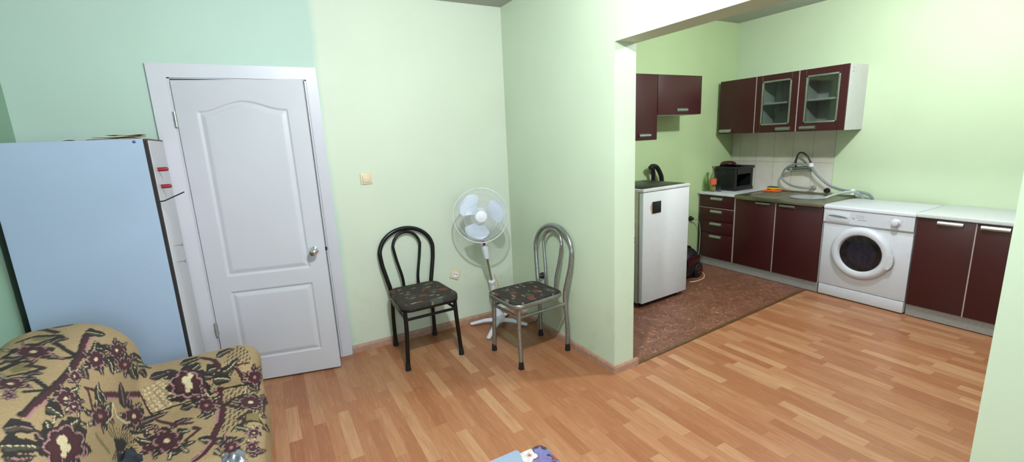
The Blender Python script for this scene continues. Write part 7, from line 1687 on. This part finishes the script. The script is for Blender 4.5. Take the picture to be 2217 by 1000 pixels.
l09:1907,-599,8,-5,11,-3,8,2,1,4
l36:1907,-601,9,-6,12,-2,9,1,1,5
f30:1902,-575,-6,0,-2,-3,2,-4,7,-3,8,-2,6,0,2,3,-3,4,-6,4
l216:2276,-884,-81,79,-26,63
l216:2130,-732,-26,25,-48,-39
l019:2090,-570,34,47,-82,-29,-1,89,30,-43
l28:2090,-570,34,47,-82,-29,-1,89,30,-43
l019:2253,-625,51,34,5,36
l28:2253,-625,51,34,5,36
l019:2251,-622,-59,49
l28:2251,-622,-59,49
l019:2400,-394,-253,-58
l28:2400,-394,-253,-58
l019:2090,-570,-26,33
l28:2090,-570,-26,33
f50:2103,-543,6,57,-69,7,13,-62"""
TAP = []  # besides the motifs, a dark line paints the seat-to-arm crease shade
for row in TAPS.split('\n'):
    head, body = row.split(':'); q = [int(k) for k in body.split(',')]
    for i in range(2, len(q)): q[i] += q[i-2]
    TAP.append((head[0], int(head[1]), int(head[2:])/1000, q))
def surface_nets(sdf, lo, hi, h):
    n = [int(math.ceil((b-a)/h))+1 for a, b in zip(lo, hi)]
    ax = [lo[i]+h*np.arange(n[i]) for i in range(3)]
    F = np.empty(n, np.float32)
    for i in range(n[0]):
        Y, Z = np.meshgrid(ax[1], ax[2], indexing='ij'); F[i] = sdf(np.stack([np.full_like(Y, ax[0][i]), Y, Z], -1))
    ins = F < 0
    cnt = np.zeros([k-1 for k in n], np.int8)
    sl = lambda a, d: slice(d, a-1+d)
    acc = np.zeros([k-1 for k in n]+[3], np.float32); w = np.zeros([k-1 for k in n], np.float32)
    corners = [(a, b, c) for a in (0,1) for b in (0,1) for c in (0,1)]
    edges = [(p, q) for p in corners for q in corners if sum(q)-sum(p) == 1 and all(q[i] >= p[i] for i in range(3))]
    g = lambda A, c: A[sl(n[0], c[0]), sl(n[1], c[1]), sl(n[2], c[2])]
    for p, q in edges:
        m = g(ins, p) != g(ins, q)
        fa, fb = g(F, p)[m], g(F, q)[m]; t = fa/(fa-fb)
        P = np.array(p)+t[:, None]*(np.array(q)-np.array(p)); acc[m] += P; w[m] += 1
    act = w > 0; ids = np.full(act.shape, -1, np.int64); ids[act] = np.arange(act.sum())
    cell = np.argwhere(act); V = (cell+acc[act]/w[act][:, None])*h+np.array(lo)
    quads = []
    for d in range(3):
        e1, e2 = [(1,2),(2,0),(0,1)][d]
        a = [slice(None)]*3; b = [slice(None)]*3; a[d] = slice(0, -1); b[d] = slice(1, None)
        m = ins[tuple(a)] != ins[tuple(b)]
        idx = np.argwhere(m); ok = (idx[:, e1] > 0) & (idx[:, e2] > 0)
        for k in (0,1,2): ok &= idx[:, k] < n[k]-1
        idx = idx[ok]; flip = ins[tuple(idx.T)]
        o1 = np.zeros(3, int); o1[e1] = 1; o2 = np.zeros(3, int); o2[e2] = 1
        q = np.stack([ids[tuple((idx-o1-o2).T)], ids[tuple((idx-o2).T)], ids[tuple(idx.T)], ids[tuple((idx-o1).T)]], 1)
        q[~flip] = q[~flip][:, ::-1]; quads.append(q)
    Q = np.concatenate(quads); return V, Q[(Q >= 0).all(1)]

def in_poly(P, poly):
    x, y = P[:, 0], P[:, 1]; r = np.zeros(len(P), bool); n = len(poly)
    for i in range(n):
        (ax, ay), (bx, by) = poly[i], poly[(i+1) % n]
        if ay != by: r ^= ((ay > y) != (by > y)) & (x < (bx-ax)*(y-ay)/(by-ay)+ax)
    return r
def line_d(P, poly):
    d = np.full(len(P), 9.0)
    for (ax, ay), (bx, by) in zip(poly[:-1], poly[1:]):
        ex, ey = bx-ax, by-ay; L = ex*ex+ey*ey+1e-12
        t = np.clip(((P[:, 0]-ax)*ex+(P[:, 1]-ay)*ey)/L, 0, 1); d = np.minimum(d, np.hypot(P[:, 0]-ax-t*ex, P[:, 1]-ay-t*ey))
    return d
def paint(U, items, pal, bg):
    col = np.tile(np.array(bg[:3]), (len(U), 1))
    for kind, c, w, p in items:
        q = np.array(p, float).reshape(-1, 2)/1000; pad = w+.002
        lo, hi = q.min(0)-pad, q.max(0)+pad
        s = np.where((U[:, 0] > lo[0]) & (U[:, 0] < hi[0]) & (U[:, 1] > lo[1]) & (U[:, 1] < hi[1]))[0]
        if not len(s): continue
        P = U[s]; cc = np.array(pal[c][:3])
        if kind == 'f': m = in_poly(P, q)
        elif kind == 'l': m = line_d(P, q) < w/2
        elif kind == 'd':       # rows of short woven dashes
            r = np.floor(P[:, 1]/.017); f = P[:, 1]/.017-r; a = (P[:, 0]+.021*(r % 2)+.3*f*.02)/.045; g = a-np.floor(a)
            m = in_poly(P, q) & (np.abs(f-.5-.5*(g-.4)) < .19) & (g < .72)
        else:                   # lattice of little squares
            a = (P[:, 0]+P[:, 1])/.034; b = (P[:, 0]-P[:, 1])/.034; a = np.abs(a-np.floor(a)-.5); b = np.abs(b-np.floor(b)-.5); k = np.maximum(a, b)
            m0 = in_poly(P, q); col[s[m0 & (k > .43)]] = col[s[m0 & (k > .43)]]*.72; m = m0 & (k < .30) & (k > .17)
        col[s[m]] = cc
    return col
def set_col(me, col):
    a = me.color_attributes.new('Col', 'FLOAT_COLOR', 'POINT'); a.data.foreach_set('color', np.concatenate([col, np.ones((len(col), 1))], 1).astype(np.float32).ravel())

V, Q = surface_nets(sofa_sdf, (-1.10, 1.33, -.02), (-.04, 2.76, .92), .0055)
V[:, 2] = np.maximum(V[:, 2], .004); V[:, 0] = np.maximum(V[:, 0], XL+.012)
U = sofa_uv(V); Um = U.copy(); low = Um[:, 0] < 1.50; Um[low, 0] = 3.00-Um[low, 0]
SPAL = [lin(c) for c in ((32,29,28), (66,62,50), (66,26,36), (168,122,124), (206,192,156), (122,110,70))]
col = paint(Um, TAP, SPAL, lin((164,140,104)))
e = .003; N = np.stack([sofa_sdf(V+np.array(d))-sofa_sdf(V-np.array(d)) for d in ((e,0,0),(0,e,0),(0,0,e))], -1); N /= np.linalg.norm(N, axis=1, keepdims=True)+1e-9
ctr = V[Q].mean(1); pb, psn, pa1, pa0 = sofa_parts(ctr); lab = np.argmin(np.stack([pb, psn, pa1, pa0], -1), -1)
so_ = thing('armchair', 'armchair under a tan tapestry cover with dark roses and leaves by the wardrobe', 'armchair', (-.6, 2.05, 0))
for k, nm in enumerate(('backrest', 'seat', 'arm', 'arm')):
    q = Q[lab == k]; ids, inv = np.unique(q, return_inverse=True); inv = inv.reshape(q.shape)
    me = bpy.data.meshes.new(nm); me.from_pydata(V[ids].tolist(), [], inv.tolist()); me.materials.append(m_tapestry)
    set_col(me, col[ids]); me.polygons.foreach_set('use_smooth', [True]*len(me.polygons)); me.normals_split_custom_set_from_vertices(N[ids].tolist())
    link(nm, me, so_, smooth=0)
# small things lying on the armchair at the bottom edge of view
tag(cloth(-.580, 1.968, .452, .045, .050, .4, 11, .05).build('dark_cloth', m_navy, smooth=60), 'crumpled dark navy cloth lying in the seat of the armchair', 'cloth')
tag(cloth(-.215, 1.630, .532, .035, .04, .2, 21, .02).build('crumpled_foil', m_foil, smooth=40), 'crumpled shiny grey wrapper lying on the armchair arm at the bottom edge', 'wrapper')

# ------------------------------------------------------------------ table corner near the camera
tz = .742; tx0, tx1, ty0, ty1 = -.35, .560, .25, .900
tb = thing('table', 'table under a lilac flowered oilcloth with only its far corner in view', 'table', ((tx0+tx1)/2, (ty0+ty1)/2, 0))
MB().box(tx0, tx1, ty0, ty1, tz-.025, tz, .012, 3).build('tabletop', m_wood, tb)
for x in (tx0+.06, tx1-.06):
    for y in (ty0+.06, ty1-.06): MB().box(x-.025, x+.025, y-.025, y+.025, 0, tz-.025, .003).build('leg', m_wood, tb)
# the oilcloth: follows the top, rounds over the edge and hangs a little
xs = np.concatenate([np.linspace(tx0-.02, .30, 14)[:-1], np.linspace(.30, tx1+.018, 250)]); ys = np.concatenate([np.linspace(ty0-.02, .68, 10)[:-1], np.linspace(.68, ty1+.018, 210)])
def wrap(t, e):     # arc length past the edge turns downward
    r = .012; t = np.asarray(t, float); over = np.clip(t-(e-r), 0, None); a = np.clip(over/r, 0, PI/2)
    return np.where(over > 0, e-r+r*np.sin(a), t)+.0025*np.clip(over/r, 0, 1), np.where(over > 0, r*(1-np.cos(a))+np.clip(over-r*PI/2, 0, None), 0)
xs2 = np.concatenate([xs, tx1+.018+np.linspace(.004, .09, 24)]); ys2 = np.concatenate([ys, ty1+.018+np.linspace(.004, .09, 24)])
Xg, Yg = np.meshgrid(xs2, ys2); xw, dx_ = wrap(Xg, tx1); yw, dy_ = wrap(Yg, ty1)
fold = np.minimum(dx_, dy_)       # pull the corner in so the hanging flaps meet
zz = tz+.003-np.maximum(dx_, dy_)-.0*fold
cr_ = np.clip(1-np.hypot(np.clip(xw-(tx1-.03), 0, None), np.clip(yw-(ty1-.03), 0, None))/.0345, -1, 0)
rx, ry = np.clip(xw-(tx1-.03), 0, None), np.clip(yw-(ty1-.03), 0, None); rad = np.hypot(rx, ry)+1e-9; f_ = np.where((rx > 0) & (ry > 0), np.minimum(1, .0325/rad), 1)
xw = np.where(f_ < 1, tx1-.03+rx*f_, xw); yw = np.where(f_ < 1, ty1-.03+ry*f_, yw)
Vc = np.stack([xw, yw, zz], -1).reshape(-1, 3); hh, ww = Xg.shape; I = np.arange(hh*ww).reshape(hh, ww)
Fc = np.stack([I[:-1, :-1], I[:-1, 1:], I[1:, 1:], I[1:, :-1]], -1).reshape(-1, 4)
OPAL = [lin(c) for c in ((98,94,144), (192,190,186), (150,92,106), (28,38,38), (86,32,48), (178,146,150), (132,62,58))]
def flo(items, cx_, cy_, r, kind, rot=0, sd=0):
    rr = random.Random(sd)
    def bl(c, ox, oy, q, wob=.16, pet=5, sx=1):
        n = 28; ph = rr.uniform(0, 6); p = []
        for i in range(n):
            a = 2*PI*i/n; k = q*r*(1+wob*math.sin(pet*a+ph)); x, y = ox*r+k*math.cos(a)*sx, oy*r+k*math.sin(a)
            p += [int(round(1000*(cx_+x*math.cos(rot)-y*math.sin(rot)))), int(round(1000*(cy_+x*math.sin(rot)+y*math.cos(rot))))]
        items.append(('f', c, 0, p))
    def lf(ang, d, L, wd):
        n = 8; p = []
        for s_ in (1, -1):
            for i in (range(n+1) if s_ > 0 else range(n-1, 0, -1)):
                t = i/n; x = d+L*t; y = s_*wd*math.sin(PI*t)
                X_, Y_ = r*(x*math.cos(ang)-y*math.sin(ang)), r*(x*math.sin(ang)+y*math.cos(ang)); p += [int(round(1000*(cx_+X_))), int(round(1000*(cy_+Y_)))]
        items.append(('f', 3, 0, p))
    for a in ((2.6, 3.6, 4.4) if kind == 'pink' else (1.0, 2.2) if kind == 'dark' else ()): lf(a, .7, 1.0, .34)
    if kind == 'white': bl(4, .05, -.05, 1.04); bl(1, 0, 0, 1.0); bl(1, -.7, .6, .55); bl(5, .25, -.1, .32); bl(6, .28, -.12, .14, .5)
    elif kind == 'pink': bl(4, 0, 0, 1.02); bl(2, .05, 0, .92); bl(1, -.1, .25, .42, .4); bl(5, .3, -.2, .3, .4); bl(4, .1, 0, .16, .5); bl(1, .45, .3, .2, .4)
    else: bl(4, 0, 0, .8, .3); bl(6, 0, 0, .4, .4)
items = []
for k, (x, y, r, kd) in enumerate(((.497, .878, .026, 'white'), (.560, .905, .022, 'pink'), (.556, .835, .014, 'dark'), (.530, .800, .026, 'pink'), (.585, .862, .015, 'white'), (.462, .79, .024, 'pink'), (.50, .74, .024, 'white'), (.59, .79, .018, 'dark'), (.41, .85, .022, 'dark'), (.44, .905, .018, 'pink'), (.37, .90, .02, 'white'), (.56, .73, .02, 'pink'), (.36, .8, .024, 'pink'), (.42, .73, .018, 'dark'), (.61, .90, .018, 'white'), (.52, .955, .018, 'pink'), (.42, .96, .018, 'white'))): flo(items, x, y, r, kd, .3*k, k)
colc = paint(np.stack([Xg.ravel(), Yg.ravel()], -1), items, OPAL, OPAL[0])
me = bpy.data.meshes.new('tablecloth'); me.from_pydata(Vc.tolist(), [], Fc.tolist()); me.materials.append(m_oilcloth); set_col(me, colc)
tc_ = link('tablecloth', me, smooth=60); sm = tc_.modifiers.new('s', 'SOLIDIFY'); sm.thickness = .0012; sm.offset = 1
tag(tc_, 'lilac oilcloth printed with white and pink roses on the table corner', 'tablecloth')
ty = thing('tray', 'pale blue plastic tray with a raised ring lying on the lilac oilcloth', 'tray', (.28, .75, tz+.005))
tr = MB(); zt = tz+.0055
poly = [(.10, .56), (.40, .56), (.474, .85), (.486, .896), (.481, .905), (.10, .905)]
tr.prism(poly, zt, zt+.004, 'XY'); tr.build('tray_base', mat('pale_blue_plastic', (122, 136, 156), .35, var=.03), ty)
MB().tube([(.415+.036*math.cos(2*PI*k/40), .828+.036*math.sin(2*PI*k/40), zt+.004) for k in range(40)], .0022, 8, closed=True).build('raised_ring', mat('pale_ring', (142, 154, 172), .3), ty)
o = MB()
for a in (.6, 1.7, 2.8): o.tube([(.415+.006*math.cos(a), .828+.006*math.sin(a), zt+.004), (.415+.026*math.cos(a), .828+.026*math.sin(a), zt+.004)], [.002, .0035], 8)
o.build('raised_leaf', bpy.data.materials['pale_ring'], ty)

# ------------------------------------------------------------------ light
def point(name, loc, w, col, r):
    l = bpy.data.lights.new(name, 'POINT'); l.energy = w; l.color = col; l.shadow_soft_size = r
    o = bpy.data.objects.new(name, l); C.objects.link(o); o.location = loc; return o
point('ceiling_lamp_room', (.58, 1.10, 2.47), 146, (.93, .97, 1.0), .04)
point('ceiling_lamp_kitchen', (3.42, 1.36, 2.50), 114, (.92, .965, 1.0), .04)
l = bpy.data.lights.new('cool_fill', 'AREA'); l.shape = 'RECTANGLE'; l.size = 1.8; l.size_y = 1.4; l.energy = 60; l.color = (.80, .89, 1.0)  # added cool fill behind the camera, lifts the ambient
o = bpy.data.objects.new('cool_fill', l); C.objects.link(o); o.location = (.2, YF+.02, 1.58); o.rotation_euler = (math.radians(90), 0, 0)
wl = bpy.data.worlds.new('World'); SC.world = wl; wl.use_nodes = True; wl.node_tree.nodes['Background'].inputs[0].default_value = (.75, .85, 1, 1); wl.node_tree.nodes['Background'].inputs[1].default_value = .6

# ------------------------------------------------------------------ camera
cd = bpy.data.cameras.new('camera'); cam = bpy.data.objects.new('camera', cd); C.objects.link(cam); SC.camera = cam
cd.sensor_fit = 'HORIZONTAL'; cd.sensor_width = 36.0; cd.lens = 964.79/2217*36; cd.clip_start = .02
Rm = Matrix(((0.8696272627802245, 0.13941526538503177, -0.47361567500136176), (-0.49157536518813383, 0.15542129883997005, -0.8568534765098694), (-0.04584849146402975, 0.9779609417786161, 0.20369170868239803)))
cam.matrix_world = Matrix.Translation((0, 0, 1.55)) @ Rm.to_4x4()
vs_ = SC.view_settings; vs_.view_transform = 'Standard'; vs_.look = 'None'; vs_.exposure = 0.0; vs_.gamma = 1.0; vs_.use_curve_mapping = False

SC.cycles.diffuse_bounces = 2
